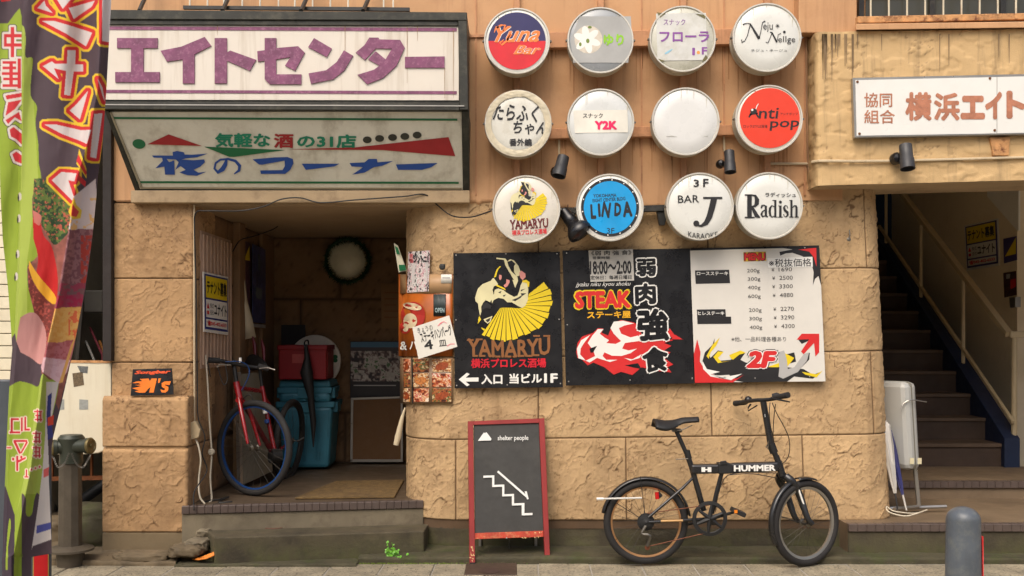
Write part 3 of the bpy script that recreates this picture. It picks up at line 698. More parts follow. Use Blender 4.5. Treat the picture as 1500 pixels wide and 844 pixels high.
# ================= SIGNS =================
M_purple = mat("weathered_purple", (122, 66, 98), .6, var=.25, vs=14, bump=.1, dirt=.5, dcol=(176, 124, 150), ds=40)
M_frame = mat("dark_sign_frame", (48, 48, 42), .5, .3, var=.25, bump=.2, dirt=.4, dcol=(96, 92, 78), ds=14)
M_signw = mat("stained_sign_panel", (216, 208, 194), .45, var=.03, bump=.05, streak=.5, scol=(150, 128, 96), sscale=12, dirt=.15, dcol=(180, 166, 140))
M_signw2 = mat("grimy_sign_panel", (220, 216, 198), .45, var=.06, bump=.05, streak=.5, scol=(120, 104, 76), sscale=7, dirt=.35, dcol=(140, 126, 96), ds=3)
# --- upper sign: panel in a dark frame
US = thing("upper_sign_box", "weathered white sign reading エイトセンター in purple above the entrance", "sign", tuple(P(420, 153, .1)))
yf = -.10; pf = Pl.Y(yf)
mb = MB().box(P(150, 0, yf).x, P(684, 0, yf).x, yf + .02, W - .01, P(0, 158, yf).z, P(0, 20, yf).z); mb.build("housing", M_frame, US, bevel=.004)
mb = MB().slab(pf, [(140, 36), (672, 38), (672, 147), (140, 146)], .012, lift=-.012); mb.build("panel", M_signw, US)
mb = MB()
mb.slab(pf, [(128, 14), (684, 18), (684, 30), (128, 28)], .03, .012); mb.slab(pf, [(671, 30), (684, 30), (686, 161), (673, 161)], .03, .010)
mb.slab(pf, [(128, 149), (673, 151), (673, 162), (128, 160)], .035, .014); mb.slab(pf, [(128, 28), (671, 30), (671, 38), (128, 36)], .02, .0)
mb.build("frame", M_frame, US, bevel=.003)
mb = MB().slab(pf, [(128, 152.3), (680, 154.3), (680, 156), (128, 154)], .004, .017); mb.build("trim", M_alu, US)
zz = lambda L, s, ox, oy: [(ox + x / s, oy + y / s) for x, y in L]
a = 3.013
polys = [[(516, 168), (695, 168), (695, 212), (633, 212), (633, 318), (704, 318), (704, 363), (508, 363), (508, 318), (578, 318), (578, 212), (516, 212)],
         [(903, 163), (932, 202), (858, 240), (858, 368), (806, 368), (806, 262), (736, 272), (708, 224), (800, 206)],
         [(947, 168), (1001, 168), (1001, 232), (1016, 223), (1130, 264), (1102, 312), (1001, 268), (1001, 368), (947, 368)]]
b_ = [[(38, 168), (89, 168), (89, 212), (186, 204), (215, 232), (172, 312), (128, 290), (152, 252), (89, 262), (89, 328), (200, 328), (200, 372), (60, 372), (38, 350), (38, 268), (8, 272), (5, 226), (38, 222)],
      [(256, 168), (334, 214), (312, 252), (230, 208)], [(388, 222), (428, 246), (390, 310), (340, 350), (242, 370), (232, 324), (310, 310), (356, 274)],
      [(500, 166), (540, 166), (545, 174), (636, 176), (656, 210), (620, 290), (560, 345), (490, 372), (448, 330), (520, 308), (545, 290), (495, 262), (528, 226), (572, 262), (600, 215), (528, 214), (480, 265), (440, 232), (478, 200)],
      [(657, 251), (832, 249), (832, 299), (657, 299)]]
mb = MB()
for p in polys: mb.slab(pf, zz(p, a, 0, 0), .012, -.004)
for p in b_: mb.slab(pf, zz(p, a, 375, 0), .012, -.004)
mb.build("lettering", M_purple, US)
mb = MB(); mb.flat(pf, [(140, 38.5), (669, 41), (669, 46), (140, 43.5)], -.009); mb.flat(pf, [(140, 131.5), (669, 133.5), (669, 138), (140, 136)], -.009); mb.build("stripe", M_purple, US)
mb = MB()
for x, y0_, y1_ in ((318, 38, 52), (505, 38, 100), (596, 40, 122), (611, 38, 60), (651, 100, 144), (664, 44, 144)): mb.flat(pf, [(x, y0_), (x + .8, y0_), (x + .6, y1_), (x + .3, y1_)], -.0085)
mb.build("rust_run", mat("rust_run", (150, 112, 66), .8, bump=0), US)
# --- lower sign leaning back to the wall
LS = thing("lower_sign_box", "grimy tilted sign reading 夜のコーナー in blue with red and green wedges", "sign", tuple(P(420, 281, .2)))
ptop = .0; pls = Pl.tri(P(155, 162, -.09), P(680, 162, -.09), P(420, 280, .235))
mb = MB(); q = [(153, 163), (686, 163), (687, 284), (201, 283)]
f = [pls.at(x, y) for x, y in q]; bk = [Vector((f[0].x, W - .01, f[0].z)), Vector((f[1].x, W - .01, f[1].z)), Vector((f[2].x, W - .01, f[2].z - .0)), Vector((f[3].x, W - .01, f[3].z - .0))]
mb.add([p - pls.n * .02 for p in f] + bk, [(0, 1, 2, 3), (0, 4, 5, 1), (1, 5, 6, 2), (2, 6, 7, 3), (3, 7, 4, 0)]); mb.build("housing", M_frame, LS)
mb = MB().slab(pls, [(160, 164), (676, 164), (678, 279), (204, 277)], .01, -.008); mb.build("panel", M_signw2, LS)
mb = MB()
mb.slab(pls, [(153, 163), (159, 163), (206, 283), (199, 283)], .03, .004); mb.slab(pls, [(676, 163), (687, 163), (688, 285), (679, 284)], .03, .004)
mb.slab(pls, [(204, 279), (679, 279.5), (679, 284), (206, 283.5)], .03, .003); mb.build("frame", M_frame, LS, bevel=.002)
mb = MB(); mb.slab(pls, [(160, 165), (163, 165), (208, 274), (205, 275)], .008, .0); mb.slab(pls, [(206, 274.5), (676, 275.5), (676, 278), (206, 277)], .008, .0); mb.build("inner_trim", mat("aged_trim", (150, 140, 116), .5, bump=.1), LS)
mb = MB(); mb.flat(pls, [(160, 171.5), (670, 174), (670, 177), (160, 174.5)], -.005); mb.flat(pls, [(194, 265.5), (672, 266.5), (672, 269.5), (195, 268.5)], -.005)
mb.flat(pls, ell(203.5, 211, 9.5, 7, rot=10), -.005); mb.flat(pls, [(299, 215), (418, 220), (343, 230), (336, 230)], -.005); mb.build("green_print", M_greenp, LS)
mb = MB(); mb.flat(pls, [(216, 211.5), (247, 197), (296, 214)], -.005); mb.flat(pls, [(420, 219), (520, 216), (657, 201), (667, 229), (560, 220)], -.0052); mb.build("red_print", mat("faded_red_print", (156, 34, 38), .5, bump=0), LS)
mb = MB()
for x, y in ((538, 205), (556, 203), (575, 201.5), (593, 200), (611, 198)): mb.flat(pls, ell(x, y, 6.5, 5), -.005)
mb.build("black_dot", mat("faded_black_print", (50, 50, 42), .5, bump=0), LS)
M_teal = mat("teal_print", (20, 126, 94), .5, bump=0)
text(LS, [("気軽な", (315, 195, 396, 216), dict(bold=.035)), ("の31店", (435, 197, 522, 217), dict(bold=.035))], None, pls, M_teal, -.005)
text(LS, [("酒", (401, 196, 430, 217), dict(bold=.035))], None, pls, mat("faded_red_print", (156, 34, 38)), -.005)
a = 5.357; Z = lambda L: zz(L, a, 160, 150)
blue = [[(335, 418), (500, 418), (497, 390), (530, 382), (585, 392), (592, 410), (650, 412), (775, 402), (690, 432), (600, 440), (560, 452), (450, 444), (470, 470), (510, 455), (515, 568), (438, 568), (432, 505), (362, 518), (420, 460), (415, 436), (350, 434)],
        [(520, 445), (570, 450), (660, 455), (745, 448), (752, 470), (715, 505), (662, 530), (700, 552), (762, 545), (690, 576), (610, 572), (550, 550), (600, 530), (560, 500), (518, 530), (545, 470)],
        [(1125, 448), (1300, 432), (1400, 430), (1440, 445), (1446, 480), (1420, 530), (1380, 562), (1190, 562), (1185, 535), (1360, 532), (1378, 500), (1375, 458), (1200, 490), (1175, 488)]]
mb = MB()
for p in blue: mb.flat(pls, Z(p), -.005)
add_stroke(mb, pls, [(332, 234), (330, 241), (326, 248), (319, 252.5), (314, 247), (316, 239), (323, 234), (334, 233), (345, 236), (351, 243), (350, 250), (343, 255)], [3, 6, 7, 5, 3, 3, 3, 3, 4, 5, 4, 1.5], -.0048)
for L in ([(442, 240), (497, 240), (490, 244), (448, 249)], [(580, 241), (641, 239), (632, 245), (618, 249), (583, 249)], [(512, 239), (534, 238), (540, 233), (552, 233), (553, 238), (576, 236), (560, 243), (548, 245), (534, 253), (516, 256), (532, 245), (515, 244)]): mb.flat(pls, L, -.005)
mb.build("lettering", M_bluep, LS)
# --- right sign
RS = thing("cooperative_sign", "long white sign with brown brush characters 横浜エイト on the plaster band at right", "sign", tuple(P(1400, 200, .03)))
pr = Pl.Y(.02)
mb = MB().slab(pr, [(1249, 114), (1560, 107), (1560, 196), (1252, 202)], .04); mb.build("box", M_alu, RS, bevel=.003)
mb = MB().slab(pr, [(1253, 117.5), (1460, 113), (1460, 195.5), (1255, 199)], .004, .003); mb.slab(pr, [(1461, 113), (1560, 110.5), (1560, 193), (1461, 195.5)], .004, .003); mb.build("panel", M_white, RS)
M_br = mat("faded_brown_lettering", (176, 116, 88), .6, var=.2, vs=30, bump=0)
text(RS, [("協同", (1266, 136, 1307, 157), dict(bold=.012)), ("組合", (1266, 161, 1311, 181), dict(bold=.012)), ("横", (1326, 135, 1365, 177), dict(bold=.04)), ("浜", (1368, 136, 1406, 177), dict(bold=.04)), ("エ", (1407, 140, 1443, 175), dict(bold=.06)), ("イ", (1443, 134, 1468, 175), dict(bold=.06)), ("ト", (1474, 133, 1502, 174), dict(bold=.06)), ("セ", (1506, 132, 1545, 173), dict(bold=.06))], None, pr, M_br, .005)
mb = MB()
for x, y in ((1256, 120), (1259, 196), (1450, 115), (1457, 191)): mb.lathe(pr.at(x, y, .003), (0, -1, 0), [(.008, 0), (.007, .004), (.001, .005)], 10)
mb.build("screw", mat("rusty_screw", (110, 66, 30), .8, bump=.1), RS)
mb = MB().slab(Pl.Y(.05), [(1450, 201), (1480, 200), (1478, 228), (1455, 228)], .04, 0); tag(mb.build("sign_bracket", M_rust, None, bevel=.004), "rusty bracket under the long white sign on the plaster band", "bracket")
# --- round light box signs
M_house = mat("sign_housing", (176, 168, 148), .5, var=.12, vs=10, bump=.1, streak=.5, scol=(110, 92, 66), sscale=20, dirt=.6, dcol=(112, 98, 76), ds=7)
M_rim = mat("sign_rim", (206, 202, 190), .35, .2, var=.06, bump=.05, dirt=.3, dcol=(140, 126, 104), ds=12)
def faceM(n, c, **k): return mat("face_" + n, c, .3, var=.02, bump=.0, coat=.3, **k)
YD = .045
def round_sign(name, label, cx, cy, r, fm, rimw=3.4, dx=0):
    o = thing(name, label, "sign", tuple(P(cx, cy, W - .07)), "round light box signs on the painted wall")
    c = P(cx, cy, YD); rr = r * K * (D + YD) / D; k = (D + YD) / D * K; dp = .115
    MB().lathe(c, (0, 1, 0), [(rr * .985, .012), (rr * .985, .05), (rr * .962, .054), (rr * .962, .075), (rr * .975, .08), (rr * .965, dp), (.01, dp)], 64).build("housing", M_house, o, smooth=True)
    w = rimw * k
    MB().lathe(c, (0, 1, 0), [(rr * .985, .016), (rr, .008), (rr - w * .2, -.004), (rr - w * .7, -.004), (rr - w, .004), (rr - w, .012)], 72).build("rim", M_rim, o, smooth=True)
    MB().lathe(c, (0, -1, 0), [(rr - w * .9, -.006), (rr - w * 1.3, -.0015), ((rr - w) * .6, .000), (.001, .0005)], 64, cap1=True).build("face", fm, o, smooth=True)
    rs = random.Random(int(cx)); ds_ = MB(); pls_ = Pl.Y(YD - .0015)
    for _ in range(5):
        a_ = rs.uniform(-2.6, -.5); x_ = cx + math.cos(a_) * (r - rimw - .5); y_ = cy + math.sin(a_) * (r - rimw - .5); l_ = rs.uniform(4, 16); ds_.flat(pls_, [(x_ - .5, y_), (x_ + .5, y_), (x_ + .15, y_ + l_), (x_ - .15, y_ + l_)], .0002)
    ds_.build("rain_streak", mat("faint_rain_streak", (196, 190, 172), .5, bump=0), o, kind="stuff")
    mb = MB()
    for sx in (-1, 1): mb.box(c.x + sx * rr - .008, c.x + sx * rr + .008, c.y - .0, c.y + .03, c.z - .004, c.z + .004)
    mb.build("clasp", M_steel, o)
    return o, Pl.Y(YD)
def half(cx, cy, r, top, n=40, tilt=0):
    return [(cx + r * math.cos(t), cy + r * math.sin(t)) for t in [(math.pi if top else 0) + math.pi * i / n for i in range(n + 1)]]
g_ = "round light box signs on the painted wall"
M_navy = mat("navy_print", (46, 42, 92), .4, bump=0); M_red2 = mat("bright_red_print", (214, 34, 44), .4, bump=0); M_or = mat("orange_script", (244, 130, 60), .4, bump=0)
o, pl = round_sign("round_sign", "round sign split navy and red with orange script Yuna Bar, leftmost of the top row", 757.3, 60, 48.8, M_white)
prints(o, pl, [(M_navy, [half(757.3, 60, 42, True)], .0022), (M_red2, [half(757.3, 60, 42, False)], .0022)])
it = [("Yuna", (724, 38, 791, 62), dict(bold=.022, shear=.45, rot=1)), ("Bar", (752, 66, 793, 80), dict(bold=.02, shear=.45))]
text(o, [(t, b, {**k, 'bold': k['bold'] + .022}) for t, b, k in it], None, pl, M_whitep, .003, name="lettering_outline")
text(o, it, None, pl, M_or, .0036)
mb = MB(); add_stroke(mb, pl, [(724, 48), (726, 42), (734, 37), (740, 37), (737, 46)], [1, 2.5, 3, 3, 1], .0038); add_stroke(mb, pl, [(749, 50), (742, 60), (735, 66), (732, 63), (738, 58)], [3, 3, 2.4, 2, 1], .0038); mb.build("flourish", M_or, o)
gf = faceM("grey", (150, 154, 156))
o, pl = round_sign("round_sign", "round grey sign with a white lily and green ゆり, second in the top row", 879.6, 59, 49, gf)
mb = MB(); mb.flat(pl, [(849, 24), (924, 24), (926, 60), (920, 92), (840, 92), (836, 60)], .0018); mb.build("print", mat("pale_grey_print", (168, 168, 164), .4, bump=0), o)
mb = MB(); mb.flat(pl, ell(862, 58, 20.5), .0022); mb.build("print", mat("lily_backing", (206, 196, 178), .4, var=.12, vs=40, bump=0), o)
mb = MB()
for an in (0, 58, 118, 180, 238, 300):
    mb.flat(pl, ell(860 + 10 * math.cos(R(an + 20)), 58 + 10 * math.sin(R(an + 20)), 10.5, 5.2, 16, an + 20), .0026 + an * 1e-6)
mb.build("lily_petal", M_whitep, o)
mb = MB(); mb.flat(pl, ell(864, 40, 3, 2, 10), .003); mb.flat(pl, ell(850, 65, 2, 3, 10), .003); mb.flat(pl, ell(861, 60, 2.6, 3.4, 10), .0032); mb.build("lily_leaf", mat("leaf_print", (110, 130, 50), .5, bump=0), o)
text(o, "ゆり", (884, 50, 914, 67), pl, mat("lime_print", (140, 196, 40), .4, bump=0), .003, bold=.04)
o, pl = round_sign("round_sign", "round stained sign with a taped paper reading スナック フローラ in purple", 1000, 57, 49, faceM("stained", (196, 194, 178), dirt=.6, dcol=(140, 138, 110), ds=6))
mb = MB().slab(pl, [(961, 20), (1034, 19), (1036, 88), (963, 89)], .001, .0022); mb.build("paper_sheet", mat("stained_paper", (206, 206, 200), .6, var=.08, vs=12, bump=.05, dirt=.3, dcol=(160, 156, 120), ds=9), o)
M_pur = mat("purple_print", (136, 78, 152), .5, var=.2, vs=40, bump=0)
text(o, [("スナック", (972, 28, 1004, 37), dict(bold=.0)), ("フローラ", (966, 46, 1039, 62), dict(bold=.03)), ("1", (1014, 70, 1018, 81), dict(bold=.04)), ("F", (1028, 69, 1036, 80), dict(bold=.03))], None, pl, M_pur, .0035)
mb = MB(); mb.flat(pl, ell(1023, 77, 2.4), .0035); mb.build("dot", mat("orange_dot", (230, 150, 70), bump=0), o)
mb = MB(); add_stroke(mb, pl, [(1024, 37), (1029, 34), (1031, 30)], [2, 3, 1]); add_stroke(mb, pl, [(974, 79), (979, 76), (985, 72)], [2, 3, 1], .0035); mb.build("blue_squiggle", mat("pale_blue_print", (150, 200, 220), bump=0), o)
mb = MB()
for q in (((962, 18), (975, 20), (967, 26)), ((1018, 20), (1034, 22), (1033, 28)), ((964, 86), (974, 89), (968, 91)), ((1034, 80), (1038, 87), (1028, 90))): mb.flat(pl, list(q), .0037)
mb.build("tape_residue", mat("tape_residue", (110, 104, 70), .8, var=.3, vs=60, bump=0), o)
wf = faceM("white", (216, 216, 208))
o, pl = round_sign("round_sign", "round white sign with thin black letters Neju Neige, rightmost of the top row", 1123.5, 55, 51, wf)
mb = MB()
add_stroke(mb, pl, [(1086, 58), (1087, 62), (1091, 60), (1095, 52), (1099, 36)], [1, 2, 1, 1, 1.4], .003)
add_stroke(mb, pl, [(1088, 36), (1094, 34), (1099, 35), (1112, 57)], [2, 1, 2, 4], .003); add_stroke(mb, pl, [(1112, 57), (1115, 44), (1117, 33), (1121, 31)], [1.4, 1, 1.2, 2], .003)
add_stroke(mb, pl, [(1122, 62), (1125, 63), (1128, 56), (1131, 48)], [1.6, 1, 1, 1.2], .003); add_stroke(mb, pl, [(1128, 47), (1131, 48), (1138, 62)], [1.6, 2, 2.6], .003); add_stroke(mb, pl, [(1138, 62), (1140, 51), (1144, 49)], [1, 1, 1.4], .003)
for a_ in range(4): add_stroke(mb, pl, [(1139 - 3 * math.cos(a_ * .785), 38 - 3 * math.sin(a_ * .785)), (1139 + 3 * math.cos(a_ * .785), 38 + 3 * math.sin(a_ * .785))], .6, .003)
mb.flat(pl, ell(1149, 47, 2), .003)
mb.build("flourish", M_blackp, o)
text(o, [("eju", (1118, 33, 1132, 47), {}), ("eIIge", (1140, 53, 1165, 65), {}), ("ネジュ・ネージュ", (1100, 72, 1153, 76), {})], None, pl, M_blackp, .003)
o, pl = round_sign("round_sign", "round peeling white sign with black brush writing たらふくちゃん", 759, 181, 49.6, faceM("offwhite", (214, 212, 200), dirt=.3, dcol=(170, 156, 120), ds=5))
# crumpled paper rim
nu, nv = 140, 12; A, Rr_ = np.meshgrid(np.linspace(0, 2 * np.pi, nu), np.linspace(.80, .99, nv)); k = K * (D + YD) / D * 49
wr = fbm(np.cos(A) * 9, np.sin(A) * 9 + Rr_ * 9, 3., 4); jag = 1 + (.05 * (fbm(np.cos(A) * 4, np.sin(A) * 4, 9.) - .5)) * (Rr_ < .81)
c = P(759, 181, YD); Gp = np.stack([c.x + np.cos(A) * Rr_ * k * jag, c.y - .004 - .012 * (wr - .3) * np.sin((Rr_ - .8) / .19 * np.pi) , c.z + np.sin(A) * Rr_ * k * jag], -1)
grid_mesh("torn_paper_edge", Gp, mat("crumpled_paper", (204, 194, 168), .8, var=.15, vs=20, bump=.3, dirt=.4, dcol=(160, 136, 96), ds=10), o, smooth=False)
text(o, [("たらふく", (722, 153, 789, 178), dict(bold=.02, shear=.15, rot=-3)), ("ちゃん", (752, 178, 802, 197), dict(bold=.018, shear=.2, rot=-2)), ("番外編", (746, 203, 779, 214), dict(bold=.03))], None, pl, M_blackp, .003)
o, pl = round_sign("round_sign", "round white sign with a pale rectangle reading スナック Y2K in pink", 880, 179, 49.6, faceM("cool", (206, 208, 204)))
mb = MB().slab(pl, [(840, 162), (919, 161), (920, 194), (842, 195)], .001, .002); mb.build("paper_sheet", mat("cream_sheet", (224, 220, 206), .5, bump=0), o)
text(o, "スナック", (854, 166, 883, 173), pl, M_blackp, .0035, bold=.01); text(o, "Y2K", (871, 177, 904, 190), pl, mat("pink_print", (226, 30, 92), .4, bump=0), .0035, bold=.06)
o, pl = round_sign("round_sign", "blank round white sign with nothing printed on it, middle row", 1004.5, 178, 50.2, faceM("blank", (216, 216, 212)))
mb = MB(); add_stroke(mb, pl, [(976, 200), (984, 199.5), (992, 200.5)], [.4, 1.2, .4]); add_stroke(mb, pl, [(1031, 200), (1037, 199.6)], [.4, .9]); mb.build("scuff", mat("grey_scuff", (160, 158, 148), bump=0), o)
o, pl = round_sign("round_sign", "round red orange sign reading Anti Pop in black", 1126.5, 174, 50, faceM("vermilion_rim", (222, 214, 200)))
mb = MB(); mb.flat(pl, ell(1127.5, 173, 44, 44, 60), .0022); mb.build("print", mat("vermilion_print", (222, 62, 36), .4, var=.03, bump=0), o)
text(o, [("nti", (1111, 158, 1141, 174), dict(shear=.1, bold=.01)), ("アンチポップ", (1143, 165, 1169, 169), {}), ("ロックSTYLE酒場", (1089, 183, 1124, 187.5), {}), ("pop", (1127, 177, 1171, 191), dict(bold=.012, rot=2, shear=.1))], None, pl, M_blackp, .003)
mb = MB(); add_stroke(mb, pl, [(1097, 172), (1101, 165), (1104, 160), (1111, 172)], [2, 3, 2.5, 2.4], .003); add_stroke(mb, pl, [(1098, 168), (1110, 166)], 2, .003); mb.flat(pl, ell(1104, 163, 5, 4), .0032); mb.build("figure_print", M_blackp, o)
mb = MB(); add_stroke(mb, pl, [(1107, 160), (1109, 155), (1111, 152)], [1, 1.4, .8], .0034); mb.flat(pl, ell(1102, 161, 1.6), .0035); mb.build("white_print", M_whitep, o)
# emblem used on the disc and on the poster (bowing man with a hat over a fan of cards)
EMB = dict(
 jacket=[[(250, 228), (262, 226), (300, 280), (262, 300), (250, 330), (262, 380), (240, 420), (228, 440), (190, 420), (170, 440), (150, 480), (152, 520), (140, 560), (128, 500), (122, 452), (100, 430), (95, 400), (120, 320), (160, 280), (235, 250)],
         [(270, 330), (300, 318), (345, 330), (370, 352), (400, 370), (440, 392), (470, 380), (486, 340), (498, 290), (512, 262), (552, 270), (566, 320), (562, 420), (540, 470), (510, 490), (470, 470), (420, 440), (380, 440), (350, 410), (300, 400), (262, 420), (246, 450), (240, 400), (262, 370)]],
 shade=[[(172, 450), (200, 440), (240, 470), (232, 500), (190, 490), (160, 520), (155, 490)], [(300, 352), (330, 340), (320, 362)], [(340, 380), (370, 370), (350, 392)], [(420, 420), (470, 400), (520, 370), (500, 400), (450, 430)], [(500, 330), (540, 320), (500, 345)], [(498, 360), (550, 360), (510, 385)]],
 hat=[[(284, 46), (362, 52), (378, 72), (392, 120), (420, 170), (470, 215), (476, 250), (450, 314), (425, 240), (440, 245), (390, 160), (362, 110), (352, 66), (284, 56)], [(372, 84), (408, 58), (440, 70), (480, 120), (496, 165), (486, 205), (462, 210), (440, 170), (440, 120), (452, 100), (420, 70), (392, 78)]],
 gold=[[(326, 122), (300, 150), (280, 215), (262, 222), (285, 150), (312, 122)], [(236, 250), (262, 246), (300, 288), (362, 318), (366, 334), (300, 304), (250, 280)], [(514, 248), (548, 240), (578, 262), (572, 306), (556, 300), (552, 268), (512, 262)], [(132, 560), (150, 590), (120, 630), (124, 590)], [(150, 662), (185, 676), (178, 692), (156, 676)]],
 skin=[[(310, 196), (330, 200), (330, 230), (316, 246), (306, 226)], [(372, 236), (400, 244), (402, 262), (380, 300), (360, 310), (348, 290), (370, 272)], [(486, 178), (505, 160), (540, 186), (542, 216), (516, 244), (494, 222)]],
 lines=[[(170, 590), (250, 560), (232, 610), (205, 628), (180, 606)]],
 hole=[[(188, 596), (236, 574), (222, 604), (206, 618)]])
def cards():
    out = []; tips = [(725, 288), (770, 350), (768, 400), (782, 445), (748, 500), (745, 560), (706, 610), (672, 660), (618, 690), (556, 712), (504, 738), (448, 758), (396, 778), (344, 782), (298, 776), (246, 762), (206, 742), (172, 726)]
    # arc of roots from right elbow to left
    roots = [(568, 380), (560, 410), (556, 440), (545, 460), (530, 478), (512, 488), (490, 494), (466, 492), (440, 490), (420, 488), (404, 487), (390, 487), (376, 487), (362, 487), (350, 487), (338, 487), (328, 488), (320, 490)]
    n = len(tips); T_ = [Vector(t) for t in tips]; Q_ = [Vector(r) for r in roots]
    mid = lambda L, i: (L[i] + L[i + 1]) / 2 if 0 <= i < n - 1 else (L[0] + (L[0] - L[1]) / 2 if i < 0 else L[-1] + (L[-1] - L[-2]) / 2)
    for i in range(n):
        a, b, c_, d = mid(T_, i - 1), mid(T_, i), mid(Q_, i), mid(Q_, i - 1); e = (b - a).normalized() * 4; g2 = (c_ - d); g2 = g2.normalized() * 1.5 if g2.length else g2
        k = (T_[i] - Q_[i]).normalized() * (8 if i % 2 else -2)
        out.append([tuple(a + e + k), tuple(b - e + k), tuple(c_ - g2), tuple(d + g2)])
    return out
def emblem(parent, pl, s, ox, oy, lift, dark=None, outline=None):
    f = lambda L: zz(L, s, ox, oy)
    it = []
    M_cream = mat("cream_print", (214, 206, 160), .5, bump=0); M_skin = mat("skin_print", (212, 140, 130), .5, bump=0)
    if outline: it.append((outline, [f([(284, 46), (400, 50), (500, 120), (545, 190), (560, 250), (585, 300), (575, 375), (735, 275), (795, 350), (800, 460), (760, 600), (690, 680), (560, 740), (400, 795), (250, 785), (165, 735), (150, 690), (115, 640), (120, 560), (95, 430), (110, 320), (240, 240), (290, 150), (330, 110)])], lift - .0004)) if False else None
    blackbody = [f([(290, 130), (380, 120), (430, 240), (440, 320), (520, 330), (560, 460), (520, 492), (320, 492), (200, 690), (150, 660), (128, 560), (150, 500), (180, 300), (270, 240)])]
    if outline: it.append((M_blackp, blackbody + [f([(300, 60), (370, 70), (480, 130), (470, 240), (420, 260), (330, 260), (290, 230), (270, 200), (320, 120)]), f([(100, 400), (250, 226), (420, 330), (300, 500), (190, 700), (140, 680), (110, 560)])], lift))
    it += [(M_yellowp, [f(q) for q in cards()] + [f(q) for q in EMB['gold']], lift + .0004), (M_cream, [f(q) for q in EMB['jacket'] + EMB['hat'] + EMB['lines']], lift + .0008), (M_skin, [f(q) for q in EMB['skin']], lift + .0012), (M_blackp, [f(q) for q in EMB['shade'] + EMB['hole']], lift + .0012)]
    # dark gaps between the cards
    prints(parent, pl, it, "emblem")
o, pl = round_sign("round_sign", "round cream sign with a bowing man emblem, leftmost of the bottom row", 771, 306.5, 50, faceM("cream", (214, 208, 194)))
emblem(o, pl, 12.6, 739.6, 262, .0028, outline=True)
M_dred = mat("dark_red_print", (104, 34, 34), .4, bump=0)
def slab_serif(parent, txt, box, pl, m, lift, rot=0, bold=.03):
    text(parent, txt, box, pl, m, lift, bold=bold, rot=rot)
    x0, y0, x1, y1 = box; n = len(txt); mb = MB(); w = (x1 - x0) / n
    for i, ch in enumerate(txt):
        cx = x0 + (i + .5) * w; dyr = -(cx - (x0 + x1) / 2) * math.tan(R(rot)); h = (y1 - y0) * .09
        for ox in {'Y': (0,), 'I': (0,), 'R': (-.28, .3), 'U': (), 'A': (-.36, .36), 'M': (-.36, .36)}.get(ch, (-.3,)): mb.flat(pl, rect(cx + ox * w - w * .17, y1 - h + dyr, cx + ox * w + w * .17, y1 + dyr), lift)
        for ox in {'Y': (-.34, .34), 'U': (-.3, .3), 'R': (-.3,), 'M': (-.34, .34), 'A': ()}.get(ch, (-.3,)): mb.flat(pl, rect(cx + ox * w - w * .16, y0 + dyr, cx + ox * w + w * .16, y0 + h + dyr), lift)
    mb.build("serif", m, parent)
slab_serif(o, "YAMARYU", (747, 321, 803, 335), pl, M_dred, .003, rot=3)
text(o, "横浜プロレス酒場", (750, 336, 801, 344), pl, M_red2, .003, bold=.02, rot=3)
o, pl = round_sign("round_sign", "round bright blue sign with black ring and slanted letters LINDA", 893.5, 304, 49.8, M_white)
mb = MB(); mb.flat(pl, ell(893.5, 304, 42.5, 42.5, 64), .0022); mb.build("ring_print", M_blackp, o)
mb = MB(); mb.flat(pl, ell(893.5, 304, 38.5, 38.5, 64), .0028); mb.build("print", mat("cyan_print", (28, 152, 214), .35, bump=0), o)
mb = MB()
for i in range(14): mb.flat(pl, ell(893.5 + 40.5 * math.cos(i * 2 * math.pi / 14 + .3), 304 + 40.5 * math.sin(i * 2 * math.pi / 14 + .3), 1, 1, 8), .0026)
mb.build("ring_dot", M_whitep, o)
text(o, [("YOKOHAMA", (869, 284, 903, 289), dict(bold=.02, rot=2)), ("EIGHT CENTER BLDG", (868, 290, 916, 295), dict(bold=.02, rot=4)), ("3F", (889, 334, 900, 342), {})] + [(ch, (x, y, x + w, y + h), dict(bold=.05, rot=rt)) for ch, x, y, w, h, rt in (("L", 865, 299, 8, 22, 3), ("I", 876, 298, 3.5, 20, 4), ("N", 882, 296, 12, 23, -8), ("D", 900, 297, 10, 20, -2), ("A", 912, 295, 14, 23, 4))], None, pl, M_blackp, .0034)
o, pl = round_sign("round_sign", "round white sign reading 3F BAR J KARAOKE in black", 1025.5, 302.5, 50, wf)
def arc(px, py):
    return px, py - ((px - 1030) / 26) ** 2 * 4.5 + 2
text(o, [("3", (1016, 263, 1024, 274), dict(bold=.02)), ("F", (1030, 262, 1038, 274), dict(bold=.02)), ("BAR", (993, 286, 1024, 297), dict(rot=1, bold=.005)), ("KARAOKE", (1008, 340, 1051, 348), dict(warp=arc))], None, pl, M_blackp, .003)
mb = MB(); mb.flat(pl, rect(1030, 288.5, 1058, 291.5), .003); add_stroke(mb, pl, [(1046, 291), (1043, 304), (1039, 318), (1034, 327), (1027, 331), (1019, 330)], [9, 9, 8.5, 7, 3.5, 2], .0032); mb.flat(pl, ell(1020, 327.5, 4.4), .0034); mb.build("letter_j", M_blackp, o)
o, pl = round_sign("round_sign", "round white sign reading Radish in bold black serif letters, rightmost of the bottom row", 1127, 301.5, 49.6, wf)
def sx(x): return 940 + x / 4.44
def sy(y): return 180 + y / 4.44
mb = MB()
def zr(a, b, c, d): mb.flat(pl, rect(sx(a), sy(b), sx(c), sy(d)), .003)
zr(686, 470, 716, 612); zr(670, 465, 722, 473); zr(670, 611, 735, 620)
add_stroke(mb, pl, [(sx(x), sy(y)) for x, y in ((716, 470), (738, 474), (750, 500), (748, 525), (735, 542), (714, 546))], [1.8, 3.5, 6.5, 6.5, 3.5, 1.8], .0031)
add_stroke(mb, pl, [(sx(x), sy(y)) for x, y in ((716, 546), (732, 575), (748, 606), (770, 616))], [3, 5, 6, 1.5], .0032)
